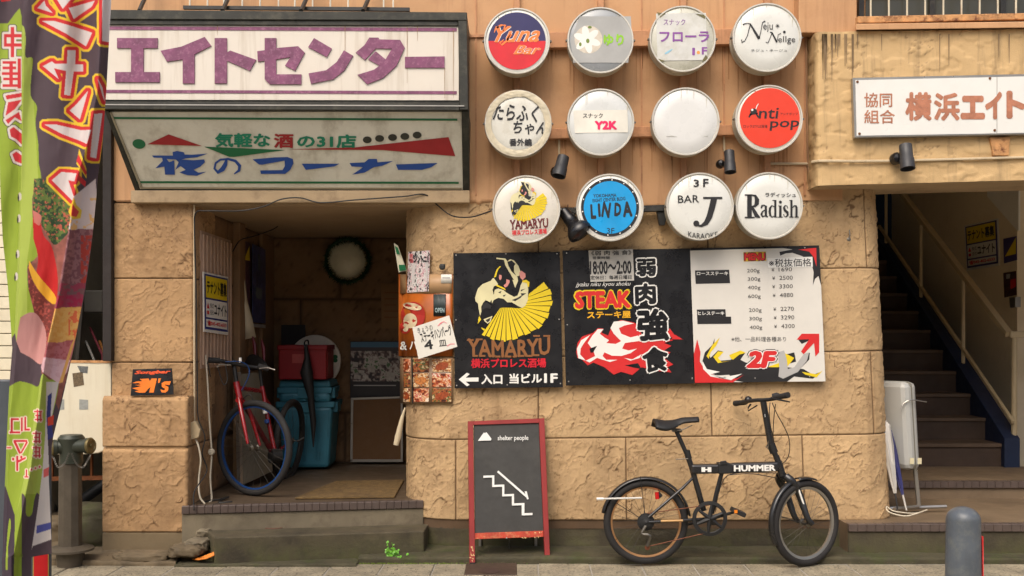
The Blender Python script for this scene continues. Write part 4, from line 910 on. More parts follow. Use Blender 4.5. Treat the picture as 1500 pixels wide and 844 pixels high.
zr(800, 540, 815, 608); add_stroke(mb, pl, [(sx(x), sy(y)) for x, y in ((777, 556), (782, 540), (796, 535), (810, 545))], [2, 3, 1.5, 2], .0033); add_stroke(mb, pl, [(sx(x), sy(y)) for x, y in ((805, 565), (785, 578), (779, 595), (787, 610), (803, 605))], [1.4, 2, 3.4, 2.4, 1], .0034); add_stroke(mb, pl, [(sx(808), sy(604)), (sx(822), sy(613))], [3, 1.3], .0035)
zr(862, 503, 876, 613); zr(850, 502, 876, 507); zr(862, 610, 884, 615); add_stroke(mb, pl, [(sx(x), sy(y)) for x, y in ((862, 545), (846, 538), (835, 555), (832, 577), (836, 600), (847, 613), (862, 606))], [1.2, 1.6, 3.2, 3.6, 3.2, 1.6, 1.2], .0033)
zr(894, 540, 910, 612); zr(888, 538, 910, 543); zr(888, 610, 916, 616); mb.flat(pl, ell(sx(902), sy(516), 2.2), .003)
add_stroke(mb, pl, [(sx(x), sy(y)) for x, y in ((950, 556), (946, 541), (933, 538), (925, 551), (932, 570), (947, 582), (950, 600), (938, 612), (926, 606), (923, 594))], [1.4, 1, 1.6, 3, 4, 4, 3, 1.6, 1, 1.6], .0033)
zr(967, 503, 981, 612); zr(960, 502, 981, 507); zr(960, 610, 988, 616); zr(1000, 550, 1014, 612); zr(994, 610, 1022, 616); add_stroke(mb, pl, [(sx(x), sy(y)) for x, y in ((981, 552), (992, 540), (1003, 540), (1008, 555))], [1, 1.8, 2.4, 3.2], .0034)
mb.build("lettering", M_blackp, o)
text(o, "ラディッシュ", (1121, 282, 1166, 289), pl, M_blackp, .003, bold=.015)
# --- wall posters / boards
def board(name, label, cat, pts, Y, m, th=.012, parts=None, bev=0.):
    pl = Pl.Y(Y); o = thing(name, label, cat, tuple(pl.at(sum(p[0] for p in pts) / 4, max(p[1] for p in pts))))
    MB().slab(pl, pts, th).build("panel", m, o, bevel=.0015); return o, pl
M_bb = mat("black_board", (30, 30, 32), .3, var=.15, vs=4, bump=.05, dirt=.15, dcol=(60, 58, 54), ds=5)
Yb = W - .045
def screws(o, pl, pts, lift=.001):
    for x, y in pts: MB().lathe(pl.at(x, y, lift), (0, -1, 0), [(.0045, -.001), (.004, .002), (.0005, .003)], 8).build("screw", M_alu, o)
o, pl = board("advert_board", "black board with a bowing man, yellow card fan and brown YAMARYU", "poster board", [(664, 371), (820, 369), (824.5, 567.5), (666, 569)], Yb, M_bb)
emblem(o, pl, 6.03, 680, 370, .002)
def ya(px, py): return px, py + (1 - ((px - 745) / 60) ** 2) * 3.5 - 1.5
t3 = dict(bold=.03, warp=ya, rot=1)
text(o, "YAMARYU", (685, 496, 806, 522), pl, M_brownp, .003, **t3)
mb = MB()
for x, y in ((689, 497), (702, 496), (786, 491), (801, 491)): mb.flat(pl, rect(x - 5, y, x + 5, y + 2.4), .003)
for x, y in ((696, 521), (707, 521), (722, 521), (729, 522), (747, 522), (753, 522), (764, 521), (776, 521), (786, 520)): mb.flat(pl, rect(x - 4, y - 1, x + 4, y + 1.8), .003)
mb.build("serif", M_brownp, o)
text(o, "横浜プロレス酒場", (690, 525, 800, 539), pl, mat("red_brush_print", (204, 20, 40), .5, bump=0), .003, bold=.03, rot=.5)
text(o, [("入口", (705, 548, 736, 563), dict(bold=.035)), ("当ビル", (746, 547, 794, 562), dict(bold=.035, rot=.6)), ("1F", (797, 547, 817, 561), dict(bold=.035))], None, pl, M_whitep, .003)
mb = MB(); mb.flat(pl, [(672, 556), (684, 546), (688, 548), (682, 553.5), (701, 553), (701, 559), (682, 559), (688, 564), (684, 566)], .003); mb.build("arrow", M_whitep, o)
screws(o, pl, [(666 + x, y) for x, y in ((2, 374), (75, 372), (150, 372), (2, 469), (153, 468), (3, 565), (77, 564), (155, 562))])
# steak board
o, pl = board("steak_board", "black steakhouse board with red STEAK lettering, flames and large characters 弱肉強食", "poster board", [(824, 367), (1011, 364), (1017, 562), (829, 565)], Yb, M_bb)
mb = MB().slab(pl, [(862, 367), (927, 365), (929, 411), (865, 413)], .001, .002); mb.build("hours_sticker", mat("sticker_grey", (198, 194, 184), .6, bump=0), o)
text(o, [("《弱 肉 強 食》", (866, 367, 925, 374), dict(bold=.01, rot=1)), ("営業時間", (868, 375.5, 893, 380), dict(bold=.01)), ("18:00～2:00", (864, 382, 925, 402), dict(bold=.03, rot=1)), ("定休日：毎週日曜日", (865, 403.5, 925, 409.5), dict(bold=.01, rot=1))], None, pl, M_blackp, .0035)
text(o, "jyaku niku kyou shoku", (843, 413, 924, 421), pl, M_whitep, .0025, shear=.4, rot=1)
text(o, "STEAK", (840, 424, 926, 454), pl, M_yellowp, .0022, bold=.09, rot=1, name="lettering_outline")
text(o, "STEAK", (842, 426, 924, 452), pl, mat("steak_red", (214, 40, 36), .5, bump=0), .0028, bold=.06, rot=1)
text(o, "ステーキ屋", (860, 456, 924, 466.5), pl, mat("amber_print", (238, 176, 30), .5, bump=0), .0025, bold=.03, rot=1)
FZ = lambda L: zz(L, 3.67, 820, 350)
red = [[(88, 610), (95, 560), (120, 525), (180, 505), (205, 480), (235, 482), (225, 505), (260, 520), (275, 480), (290, 450), (330, 436), (400, 450), (430, 470), (440, 520), (580, 535), (610, 545), (560, 560), (600, 575), (560, 600), (596, 610), (560, 640), (610, 675), (580, 690), (600, 718), (520, 710), (440, 690), (390, 732), (330, 715), (290, 730), (240, 690), (180, 665), (150, 680), (120, 650), (95, 640)],
       [(590, 480), (620, 520), (665, 542), (600, 530), (570, 500)], [(600, 540), (660, 540), (620, 515)]]
wht = [[(95, 620), (92, 590), (115, 545), (165, 515), (130, 560), (112, 590), (110, 622), (140, 655), (100, 642)], [(140, 655), (190, 630), (180, 600), (150, 560), (175, 520), (205, 485), (235, 485), (215, 510), (240, 530), (265, 545), (250, 560), (300, 565), (330, 550), (290, 510), (272, 480), (290, 445), (340, 440), (400, 455), (350, 465), (318, 480), (330, 510), (380, 530), (420, 520), (470, 540), (420, 550), (350, 560), (335, 590), (370, 600), (415, 590), (380, 615), (330, 630), (280, 628), (240, 610), (230, 630), (250, 650), (310, 650), (270, 662), (200, 640), (160, 665)], [(345, 640), (390, 648), (440, 620), (430, 640), (380, 655)]]
prints(o, pl, [(M_redp, [FZ(q) for q in red], .002), (M_whitep, [FZ(q) for q in wht], .0026), (M_bb, [FZ([(160, 590), (200, 575), (180, 610), (165, 612)]), FZ([(350, 680), (420, 668), (440, 700), (390, 690)])], .0032)], "flame_print")
ch = [("弱", (932, 379, 961, 405)), ("肉", (930, 415, 961, 446)), ("強", (933, 452, 980, 500)), ("食", (941, 508, 979, 545))]
def onto(bold, g): return [(c_, (b[0] - g, b[1] - g, b[2] + g, b[3] + g), dict(bold=bold, rot=2 if c_ != "食" else 6)) for c_, b in ch]
text(o, onto(.10, 2), None, pl, M_whitep, .0036, name="character_outline"); text(o, onto(.045, 0), None, pl, M_bb, .0046)
screws(o, pl, ((830, 371), (831, 476), (833, 559), (923, 557), (1014, 555)))
# menu board
o, pl = board("menu_board", "white menu board with prices, red 2F, arrow and black flames, right of the steak board", "poster board", [(1011.5, 364), (1200, 359.5), (1209.5, 558), (1017.5, 562)], Yb - .002, M_bb)
ZM = lambda L: zz(L, 3.67, 1000, 350)
mb = MB().slab(pl, ZM([(40, 63), (540, 50), (690, 70), (716, 120), (744, 250), (768, 766), (66, 772)]), .001, .0015); mb.build("menu_sheet", mat("menu_sheet", (216, 212, 202), .5, var=.03, vs=9, bump=.03), o)
def box(a, b, c_, d): return (1000 + a / 3.67, 350 + b / 3.67, 1000 + c_ / 3.67, 350 + d / 3.67)
mb = MB(); mb.flat(pl, ZM([(326, 72), (448, 68), (450, 118), (328, 122)]), .003); mb.flat(pl, ZM([(335, 660), (380, 590), (520, 595), (500, 700), (330, 702)]), .0028) if False else None
mb.build("menu_header_ground", mat("header_yellow", (214, 170, 40), bump=0), o)
text(o, "MENU", box(328, 72, 448, 120), pl, M_blackp, .0034, bold=.10, name="header_outline"); text(o, "MENU", box(332, 76, 444, 116), pl, mat("steak_red", (214, 40, 36)), .004, bold=.06)
mb = MB()
for q in ([(66, 170), (250, 166), (255, 238), (70, 242)], [(76, 380), (230, 378), (232, 418), (78, 420)], [(78, 420), (260, 418), (262, 456), (80, 458)]): MB().flat(pl, ZM(q), .003 if q[0][1] != 420 else .0031).build("dish_label_ground", M_blackp, o)
text(o, [("ロースステーキ", box(76, 176, 244, 196), dict(bold=.02, rot=0)), ("ヒレステーキ", box(82, 390, 224, 410), dict(bold=.02, rot=0))], None, pl, M_whitep, .0038)
it = []
for tx, pr_, yy, x in (("200g", "1690", 172, 346), ("300g", "2500", 217, 350), ("400g", "3300", 263, 350), ("600g", "4880", 310, 352), ("200g", "2270", 384, 356), ("300g", "3290", 430, 358), ("400g", "4300", 477, 360)):
    it += [(tx, box(x, yy - 11, x + 68, yy + 14), dict(rot=1)), ("¥", box(x + 132, yy - 15, x + 147, yy + 3), {}), (pr_, box(x + 170, yy - 19, x + 242, yy + 3), dict(rot=1))]
it += [("※他、一品料理各種あり", box(262, 526, 556, 552), dict(rot=0))]
text(o, it, None, pl, mat("grey_black_print", (66, 64, 62), bump=0), .0034)
mb = MB().slab(pl, ZM([(456, 104), (698, 96), (700, 150), (458, 156)]), .0008, .0036); mb.build("tax_sticker", M_whitep, o)
text(o, "※税抜価格", box(464, 106, 692, 150), pl, M_blackp, .0042, bold=.005, rot=1)
blk = [[(520, 70), (600, 55), (735, 48), (744, 250), (730, 200), (712, 215), (700, 250), (704, 180), (690, 120), (640, 92), (590, 75), (555, 78), (525, 90)],
       [(172, 535), (170, 565), (140, 620), (150, 640), (190, 600), (215, 605), (180, 630), (200, 655), (260, 650), (300, 615), (335, 615), (310, 650), (340, 665), (420, 680), (500, 690), (560, 690), (650, 700), (700, 730), (745, 715), (700, 752), (600, 740), (560, 768), (330, 770), (270, 760), (250, 730), (180, 735), (130, 710), (105, 660), (120, 610), (160, 570)], [(620, 540), (700, 538), (640, 565)], [(664, 620), (684, 612), (680, 650), (640, 690)], [(560, 620), (600, 610), (610, 660), (575, 670)]]
rd = [[(620, 58), (718, 48), (720, 150), (705, 100), (680, 68)], [(78, 540), (96, 610), (92, 660), (130, 720), (200, 740), (290, 752), (330, 730), (270, 772), (66, 774), (60, 620)], [(612, 542), (640, 510), (734, 510), (734, 610), (714, 632), (706, 560), (650, 620), (636, 606), (680, 540)]]
yl = [[(200, 530), (180, 575), (150, 610), (140, 645), (128, 630), (160, 570), (190, 540)], [(165, 635), (190, 605), (220, 608), (190, 640), (210, 662), (260, 655), (190, 668)], [(250, 625), (310, 600), (340, 612), (305, 622), (270, 650), (258, 642)], [(640, 715), (720, 728), (752, 708), (720, 745), (660, 730)], [(540, 610), (600, 640), (560, 690), (450, 690), (540, 660)]]
gr = [[(512, 610), (545, 600), (560, 650), (565, 700), (600, 690), (650, 620), (680, 610), (668, 655), (620, 715), (540, 752), (515, 740), (520, 690)]]
prints(o, pl, [(M_blackp, [ZM(q) for q in blk], .0022), (M_yellowp, [ZM(q) for q in yl], .0026), (M_redp, [ZM(q) for q in rd], .003), (M_greyp, [ZM(q) for q in gr], .0034), (M_whitep, [ZM([(106, 655), (130, 700), (200, 715), (150, 728), (240, 745), (200, 748), (320, 725), (260, 760), (150, 740), (110, 700)])], .0034)], "flame_print")
text(o, "2F", box(328, 592, 520, 704), pl, M_blackp, .0038, bold=.13, shear=.2, name="floor_outline"); text(o, "2F", box(333, 596, 515, 700), pl, M_whitep, .0042, bold=.10, shear=.2, name="floor_outline"); text(o, "2F", box(340, 601, 508, 695), pl, M_redp, .0046, bold=.06, shear=.2)
screws(o, pl, ((1014, 554), (1106, 554), (1186, 552), (1179, 363), (1105, 366)))
# ================= THINGS =================
def opaque_street():
    """unseen building row behind the camera, added to block low sky light"""
    o = thing("unseen_opposite_row", "plain grey unseen building row added across the street to block low sky light", "building", (0, -15, 0))
    MB().box(-25, 25, -22, -15, 0, 5.5).build("wall", mat("opposite_wall", (120, 112, 100), .9, var=.1, vs=.6), o)
    mb = MB()
    for i in range(14):
        for j in range(2): MB().box(-24 + i * 3.5, -22 + i * 3.5, -15.02, -14.98, 1. + j * 2.4, 2.4 + j * 2.4).build("window", mat("opposite_glass", (60, 66, 70), .1, bump=0), o)
opaque_street()  # added out of view to keep the deep interiors darker
# --- conduits and cables
M_pipe = mat("cream_conduit", (196, 178, 146), .6, bump=.05, dirt=.4, dcol=(130, 110, 84), ds=12)
M_cab = mat("black_cable", (30, 27, 24), .6, bump=0); M_wcab = mat("white_cable", (196, 186, 164), .5, bump=0)
def cable(name, label, pts, r, m, cat="cable", n=6, k=6):
    mb = MB(); mb.tube(cr(pts, k), r, n); return tag(mb.build(name, m, None, smooth=True), label, cat)
cable("conduit", "cream conduit pipe running across the plaster band below the long white sign", [P(1128, 240, W - .03), P(1180, 240, W - .03), P(1190, 240, W - .06), P(1200, 236, .055), P(1300, 236, .055), P(1560, 229, .055)], .0085, M_pipe, "pipe", k=3)
cable("conduit", "thin vertical conduit pipe in the corner left of the plaster band", [P(1180, -60, W - .035), P(1181, 60, W - .035), P(1183, 200, W - .035), P(1185, 255, W - .035), P(1192, 268, W - .04), P(1199, 273, .10)], .006, mat("brown_conduit", (150, 116, 84), .6), "pipe")
cable("conduit", "thin cream conduit pipe down the inner edge of the stone pier", [P(284.5, 300, W - .0), P(284.5, 450, W - .0), P(285, 618, W - .0)], .006, M_pipe, "pipe", k=2)
cable("cable", "thin black cable looping under the lintel above the entrance passage", [P(289, 560, .25), P(287, 420, .25), P(285, 340, .25), P(287, 312, .24), P(305, 309, .22), P(350, 309, .2), P(385, 303, .19), P(412, 292, .185), P(440, 290, .185), P(470, 297, .185), P(520, 293, .185), P(590, 288, .185), P(622, 285, .2), P(640, 300, .24), P(662, 316, .24), P(690, 318, .24), P(720, 309, .2)], .0045, M_cab)
cable("cable", "black cable hanging down beside the white junction box on the pier", [P(289, 560, .25), P(290, 610, .24), P(300, 640, .24), P(296, 665, .24), P(303, 690, .25), P(285, 720, .15), P(284, 746, .1)], .004, M_cab)
cable("cable", "white cable hanging from the junction box to the passage floor", [P(286, 642, .24), P(291, 655, .22), P(294, 675, .22), P(291, 705, .22), P(293, 728, .2), P(300, 738, .2)], .0055, M_wcab)
cable("cable", "grey and white cable hanging along the passage wall behind the pier", [P(301, 520, .45), P(304, 560, .42), P(307, 620, .40), P(310, 664, .38), P(308, 700, .36), P(310, 730, .34), P(306, 737, .3)], .0055, M_wcab)
cable("cable", "black cable sagging across the dark upper corner of the passage", [P(341, 368, .95), P(352, 352, 1.1), P(372, 346, 1.2), P(400, 336, 1.4), P(412, 327, 1.5)], .004, M_cab)
cable("cable", "dark cables lying tangled on the floor at the left of the entrance", [P(284, 747, .12), P(300, 735, .3), P(320, 732, .35), P(335, 728, .42), P(320, 736, .28), P(340, 735, .3), P(300, 741, .2)], .005, M_cab)
jb = MB().slab(Pl.Y(W - .06), [(278, 619), (286, 617), (293, 630), (291, 641), (278, 645)], .05).build("junction_box", mat("aged_plastic", (168, 150, 118), .5, bump=.05), None, bevel=.004); tag(jb, "small cream junction box on the inner edge of the stone pier", "electrical box")
MB().lathe(P(310, 662, .38), (0, -1, 0), [(.02, 0), (.022, .01), (.016, .022), (.001, .024)], 14)
cc = MB().lathe(P(310, 662, .38), (0, -1, 0), [(.018, -.01), (.022, .004), (.016, .018), (.001, .02)], 14).build("cable_connector", M_wcab, None, smooth=True); tag(cc, "small white connector on the hanging cable in the passage", "connector")
# --- spotlights
def spot(label, px, py, ang, L_, r_, kn, Y, stem=None, kr=.035):
    o = thing("spotlight", label, "spotlight", tuple(P(px, py, Y)), "black spotlights aimed at the signs")
    c = P(px, py, Y); d = Vector((math.sin(R(ang)), -.25, -math.cos(R(ang)))).normalized()
    mb = MB(); mb.lathe(c - d * L_ / 2, d, [(.001, 0), (r_ * .86, .0), (r_ * .9, .006), (r_ * .92, L_ * .55), (r_, L_ * .58), (r_ * 1.04, L_), (r_ * .9, L_), (r_ * .85, L_ - .02), (.001, L_ - .025)], 28)
    mb.build("lamp_housing", mat("spot_black", (46, 46, 48), .5, var=.2, bump=.15, dirt=.3, dcol=(90, 86, 80)), o, smooth=True)
    k = P(*kn, Y + .05); mb = MB(); mb.lathe(k + Vector((0, .03, 0)), (0, -1, 0), [(.001, 0), (kr, 0), (kr * 1.02, .03), (kr * .7, .05), (.001, .055)], 22); mb.build("pivot", M_blk, o, smooth=True)
    if stem:
        mb = MB(); mb.tube([P(*q, W - .03) for q in stem], .007, 6); mb.build("stem", M_pipe, o)
    return o
spot("black spotlight angled down left above the YAMARYU sign", 822, 244, -14, .13, .040, (815, 252), .1, [(819, 196), (819, 232)])
spot("small dark spotlight box above the round 3F BAR J sign", 1069, 237, 0, .135, .034, (1056, 240), .1, [(1060, 185), (1061, 222)], .026)
spot("black spotlight on the plaster band under the long white sign", 1328, 230, 0, .15, .041, (1314, 232), -.03)
o = thing("floodlight", "large glossy black spotlight bent toward the wall left of the blue LINDA sign", "spotlight", tuple(P(848, 335, .08)), "black spotlights aimed at the signs")
c0 = P(832, 318, .10); d = (P(856, 348, .06) - c0).normalized()
MB().lathe(c0 - d * .05, d, [(.001, 0), (.032, .0), (.036, .008), (.036, .05), (.039, .055), (.040, .09), (.034, .10)], 28).build("socket", M_blk, o, smooth=True)
MB().lathe(c0 + d * .035, d, [(.034, 0), (.05, .03), (.074, .06), (.08, .085), (.076, .1), (.05, .112), (.001, .117)], 36).build("reflector_head", M_blk, o, smooth=True)
MB().tube([P(832, 300, .14), P(831, 312, .12)], .003, 6).build("spike", M_blk, o); MB().tube([P(838, 309, .2), P(846, 328, .12), P(862, 338, .1)], .008, 8).build("arm", M_blk, o)
# --- flyers round the rounded corner of the wall (they bend with it)
def px_on_path(px, py, off):
    """the point of the rounded wall seen at this pixel, 'off' in front of it"""
    best = None; qx = pp[:, 0] + pn[:, 0] * off; qy = pp[:, 1] + pn[:, 1] * off
    u = CX + qx / K * D / (D + qy); m = (pn[:, 1] < -.12) & (pp[:, 0] < 0); i = np.argmin(np.abs(u - px) + (~m) * 1e6)
    return P(px, py, float(qy[i]))
class Curved:
    n = Vector((0, -1, 0))
    def at(self, px, py, lift=0.): return px_on_path(px, py, .02 + self.o + lift)
    def __init__(self, o=0.): self.o = o
def bent(name, label, cat, x0, y0, x1, y1, m, off=0., parent=None, slant=0., paint=None, rt=0., n=14, nv=2):
    G = np.zeros((nv, n, 3)); cu = Curved(off)
    for j, v in enumerate(np.linspace(0, 1, nv)):
        for i, u in enumerate(np.linspace(0, 1, n)):
            x = x0 + (x1 - x0) * u + slant * v; y = y0 + (y1 - y0) * v - rt * u; G[j, i] = cu.at(x, y)
    pc = paint(np.linspace(0, 1, n)[None].repeat(nv, 0), np.linspace(0, 1, nv)[:, None].repeat(n, 1)) if paint else None
    o = grid_mesh(name, G, m, parent, paint=pc, flip=True)
    sm = o.modifiers.new("thickness", 'SOLIDIFY'); sm.thickness = .0015; sm.offset = 0
    return tag(o, label, cat) if label else o
def collage(seed, pal, scale=1.):
    pal = np.array([lin(p) for p in pal])
    def f(U, V):
        a = fbm(U * 6 * scale, V * 6 * scale, seed, 3); b = fbm(U * 14 * scale + 5, V * 14 * scale, seed + 3, 3)
        k = np.clip(((a * .7 + b * .5 - .35) / .5) * len(pal), 0, len(pal) - 1e-3).astype(int); return pal[k]
    return f
M_paint = mat("printed_colours", (255, 255, 255), .45, vert=True, var=.05, bump=0, vs=30)
op = thing("orange_poster", "orange restaurant poster wrapped round the corner of the wall, mostly covered by other sheets", "poster", tuple(P(625, 520, .27)))
op["label"] = "orange restaurant poster wrapped round the wall corner behind the handwritten card"
M_orange = mat("orange_print", (176, 92, 30), .35, var=.2, vs=7, bump=0, coat=.3)
M_film = mat("aged_film", (176, 140, 100), .4, var=.1, bump=0)
bent("sheet", None, None, 584, 402, 663, 522, M_orange, 0., op); bent("backing", None, None, 586, 402, 662, 430, M_film, .0015, op)
def blob(parent, name, pts, m, off):
    cu = Curved(off); mb = MB(); mb.add([cu.at(x, y) for x, y in pts], [tuple(range(len(pts)))]); return mb.build(name, m, parent)
def fan(parent, name, cx, cy, rx, ry, m, off, n=20, rot=0):
    cu = Curved(off); pts = ell(cx, cy, rx, ry, n, rot); mb = MB(); mb.add([cu.at(cx, cy)] + [cu.at(*q) for q in pts], [(0, i + 1, (i + 1) % n + 1) for i in range(n)]); return mb.build(name, m, parent)
# plain generic decoration where the poster's cartoon figure stands
M_crm = mat("cream_decor", (216, 196, 160), .5, bump=0); M_rd3 = mat("poster_red", (172, 44, 34), .5, bump=0)
fan(op, "decor", 605, 462, 18, 20, M_rd3, .004, 24); fan(op, "decor", 601, 470, 10, 11, M_crm, .006); fan(op, "decor", 593, 480, 8, 9, M_rd3, .0055); fan(op, "decor", 604, 449, 14, 5, M_crm, .0065, rot=12); fan(op, "decor", 594, 480, 4.5, 6, M_crm, .0075)
cu = Curved(.008); text(op, [("&", (586, 500, 596, 513), dict(bold=.02)), ("パ", (600, 498, 612, 512), dict(bold=.02))], None, cu, M_whitep, 0.)
f = bent("flyer", "black and white flyer headed ジントニ!! above the orange poster", "flyer", 598, 369, 630, 429, M_paint, .006, None, slant=-2, paint=collage(3., [(40, 36, 36), (200, 196, 190), (214, 208, 202), (190, 130, 140), (222, 216, 210), (60, 50, 50)], 1.4), n=60, nv=110, rt=2)
text(f, [("ジントニ!!", (606, 374, 628, 385), dict(bold=.05))], None, Curved(.0105), M_blackp, 0.); text(f, [("居", (600, 372, 605, 378), {}), ("酒", (600, 379, 605, 385), {})], None, Curved(.010), M_red2, 0.)
blob(f, "print", [(604, 386), (627, 384), (626, 412), (603, 414)], mat("flyer_grey", (196, 190, 186), .5, var=.1, vs=60, bump=0), .0095)

f = bent("flyer", "small dark teal sticker reading OPEN on the orange poster", "sticker", 635, 431, 653, 463, mat("dark_teal_print", (40, 50, 50), .5, bump=0), .004)
text(f, [("OPEN", (637, 451, 651, 458), dict(bold=.03))], None, Curved(.0065), mat("pale_teal_print", (150, 170, 170), bump=0), 0.)
f = bent("flyer", "narrow green and white flyer peeling off the passage edge of the wall corner", "flyer", 578, 357, 590, 398, mat("flyer_cream", (190, 184, 160), .6, bump=0), .0, n=3) if False else None
gl = MB().add([P(577, 356, .42), P(583, 360, .40), P(596, 397, .40), P(584, 399, .42)], [(0, 1, 2, 3)]).build("flyer", mat("flyer_cream", (196, 190, 164), .6, bump=0), None)
tag(gl, "narrow green and white flyer peeling off at the passage edge", "flyer"); gl.modifiers.new("t", 'SOLIDIFY').thickness = .001
pg = Pl.tri(P(577, 356, .42), P(583, 360, .40), P(584, 399, .42))
prints(gl, pg, [(M_greenp, [[(578, 360), (582.5, 363), (586, 373), (581, 372)], [(584, 388), (593, 388), (595, 396), (585, 397)]], .003)])
bt = bent("notice_tag", "small pale paper tag taped beside the black advert board", "tag", 646, 402, 662, 415, M_paper, .004)
blob(bt, "print_line", [(648, 406), (659, 406), (659, 408), (648, 408)], M_greyp, .0065)
# handwritten card, tilted
hc_ = [(604, 480), (658, 462), (670, 508), (613, 526)]
ph = Pl.Y(.218); hc = thing("handwritten_card", "tilted white handwritten card reading ステーキハンバーグ 4皿 taped over the posters", "sign card", tuple(P(636, 526, .218)))
MB().slab(ph, hc_, .002).build("card", M_paper, hc)
text(hc, [("きょうの", (611, 478, 634, 486), dict(rot=14)), ("ステーキハンバーグ", (615, 481, 662, 497), dict(rot=15, bold=.02)), ("4", (621, 498, 634, 512), dict(rot=10, bold=.02)), ("皿", (643, 498, 654, 507), dict(rot=8, bold=.01))], None, ph, M_blackp, .0015)
mb = MB(); add_stroke(mb, ph, [(641, 478), (645, 474), (650, 471), (655, 474)], [.6, 2, 1, .6], .0015); add_stroke(mb, ph, [(655, 507), (660, 504), (666, 504)], 1.2, .0015); mb.build("pink_mark", mat("pink_pen", (226, 120, 130), bump=0), hc)
# food photo sheet: 3 x 3 photographs
fs = thing("food_photo_sheet", "laminated sheet of nine food photographs at the bottom of the wall corner", "poster", tuple(P(625, 591, .27)))
bent("sheet", None, None, 586, 524, 663, 591, mat("laminate_tan", (150, 120, 90), .3, bump=0, coat=.3), .001, fs)
pals = [[(90, 40, 24), (150, 60, 30), (196, 110, 60), (220, 190, 150), (176, 40, 30), (230, 214, 190)], [(60, 34, 24), (120, 60, 34), (170, 100, 50), (60, 80, 30), (206, 176, 130)], [(150, 90, 40), (206, 150, 90), (226, 200, 160), (110, 50, 30), (180, 120, 60)]]
xs_ = [(588, 601), (605, 628), (633, 661)]; ys_ = [(526, 545), (547, 567), (569, 589)]
for j, (ya_, yb_) in enumerate(ys_):
    for i, (xa_, xb_) in enumerate(xs_):
        bent("photo", None, None, xa_, ya_, xb_, yb_, M_paint, .004, fs, paint=collage(11. + i * 3 + j * 7, pals[(i + j) % 3], .55), n=34, nv=30)
        if (i + j) % 2 == 0: fan(fs, "plate", (xa_ + xb_) / 2, (ya_ + yb_) / 2 + 1, (xb_ - xa_) * .36, 5.5, mat("food_brown%d" % (i % 2), [(150, 70, 36), (186, 116, 60)][i % 2], .4, var=.4, vs=70, bump=.3), .007, 16, rot=-18)
mb = MB(); cu = Curved(.010); mb.add([cu.at(602.2, 524), cu.at(604.2, 524), cu.at(605.5, 591), cu.at(603.5, 591)], [(0, 1, 2, 3)]); mb.build("divider", M_black, fs)
cu_ = MB(); cu_.tube([P(593.5, 597, .36), P(589, 612, .36), P(583, 640, .36), P(580, 652, .36)], [.004, .012, .02, .016], 10)
tag(cu_.build("rolled_paper", mat("old_paper", (196, 180, 148), .8), None, smooth=True), "white rolled paper strip hanging at the passage edge of the wall", "paper")
dec = lump("dark_putty", P(648, 391, .245), .018, .006, .018, 4., M_black); tag(dec, "dark lump of old putty on the stone above the orange poster", "putty")
hk = MB().tube([P(1244, 337, .255), P(1245, 345, .235), P(1243, 350, .22)], .004, 6); hk.lathe(P(1243, 351, .23), (0, -1, 0), [(.011, 0), (.012, .008), (.001, .012)], 10)
tag(hk.build("wall_hook", M_steel, None), "small steel hook on the stone right of the menu board", "hook")
# --- small orange bar sign on the pier
bs = thing("bar_sign", "small tilted black sign with orange flaming letters Songbar M's on the pier", "sign", tuple(P(222, 580, .2)))
pb = Pl.tri(P(191, 580, .150), P(250, 580, .150), P(220, 541, .165))
MB().slab(pb, [(194.5, 541), (251.5, 539.5), (254, 578), (191, 580)], .01).build("board", M_bb, bs, bevel=.001)
M_fl = mat("flame_orange", (236, 120, 20), .5, bump=0)
text(bs, [("Songbar", (197, 542.5, 250, 549), dict(bold=.05, shear=.3, rot=1.5))], None, pb, mat("flame_red_orange", (226, 80, 30), bump=0), .0015)
MZ = lambda L: zz(L, 14.06, 180, 530)
prints(bs, pb, [(M_fl, [MZ([(420, 350), (530, 345), (555, 400), (590, 345), (700, 345), (680, 440), (650, 560), (635, 635), (540, 635), (570, 520), (520, 560), (460, 635), (340, 640), (300, 630), (240, 610), (330, 590), (190, 545), (290, 525), (380, 500), (240, 480), (370, 470), (320, 440), (190, 440), (280, 405), (400, 400), (345, 355)]), MZ([(730, 345), (785, 340), (760, 430), (722, 440)]), MZ([(860, 405), (990, 400), (960, 480), (880, 470), (860, 480), (940, 520), (930, 590), (880, 635), (800, 632), (770, 570), (850, 590), (870, 555), (800, 520), (800, 440)])], .0015)])
# --- white panel with stickers in the alley, rusty rail, debris
wp = thing("white_board", "white sheet metal board with small stickers closing the alley left of the pier", "board", tuple(P(115, 690, .3)))
pw_ = Pl.Y(.30)
MB().slab(pw_, [(60, 530), (163, 530), (163, 648), (158, 658), (144, 664), (120, 666), (60, 666)], .03).build("panel", mat("grubby_white_metal", (216, 208, 184), .5, var=.04, bump=.05, streak=.3, scol=(170, 150, 110), dirt=.15, dcol=(150, 130, 96)), wp, bevel=.006)
MB().slab(pw_, [(58, 527.5), (164, 528.5), (164, 532), (58, 531)], .04, .004).build("top_edge", M_rust, wp)
for q, m_ in (([(106, 547), (121, 545), (123, 564), (108, 567)], mat("sticker_brown", (100, 84, 60), .6, var=.5, vs=90, bump=0)), ([(113, 536), (129, 537), (128, 547), (118, 546)], mat("sticker_dark_grey", (96, 98, 96), .6, var=.5, vs=120, bump=0)), ([(82, 586), (94, 585), (94, 600), (82, 601)], mat("sticker_silver", (150, 152, 146), .4, var=.15, vs=50, bump=0)), ([(116, 585), (129, 586), (129, 600), (116, 600)], mat("sticker_silver", (150, 152, 146))), ([(86, 548), (97, 550), (97, 561), (86, 559)], M_blackp)):
    MB().slab(pw_, q, .001, .0015).build("sticker", m_, wp)
text(wp, "MSA", (88, 552, 96, 557), pw_, M_whitep, .003, bold=.03)
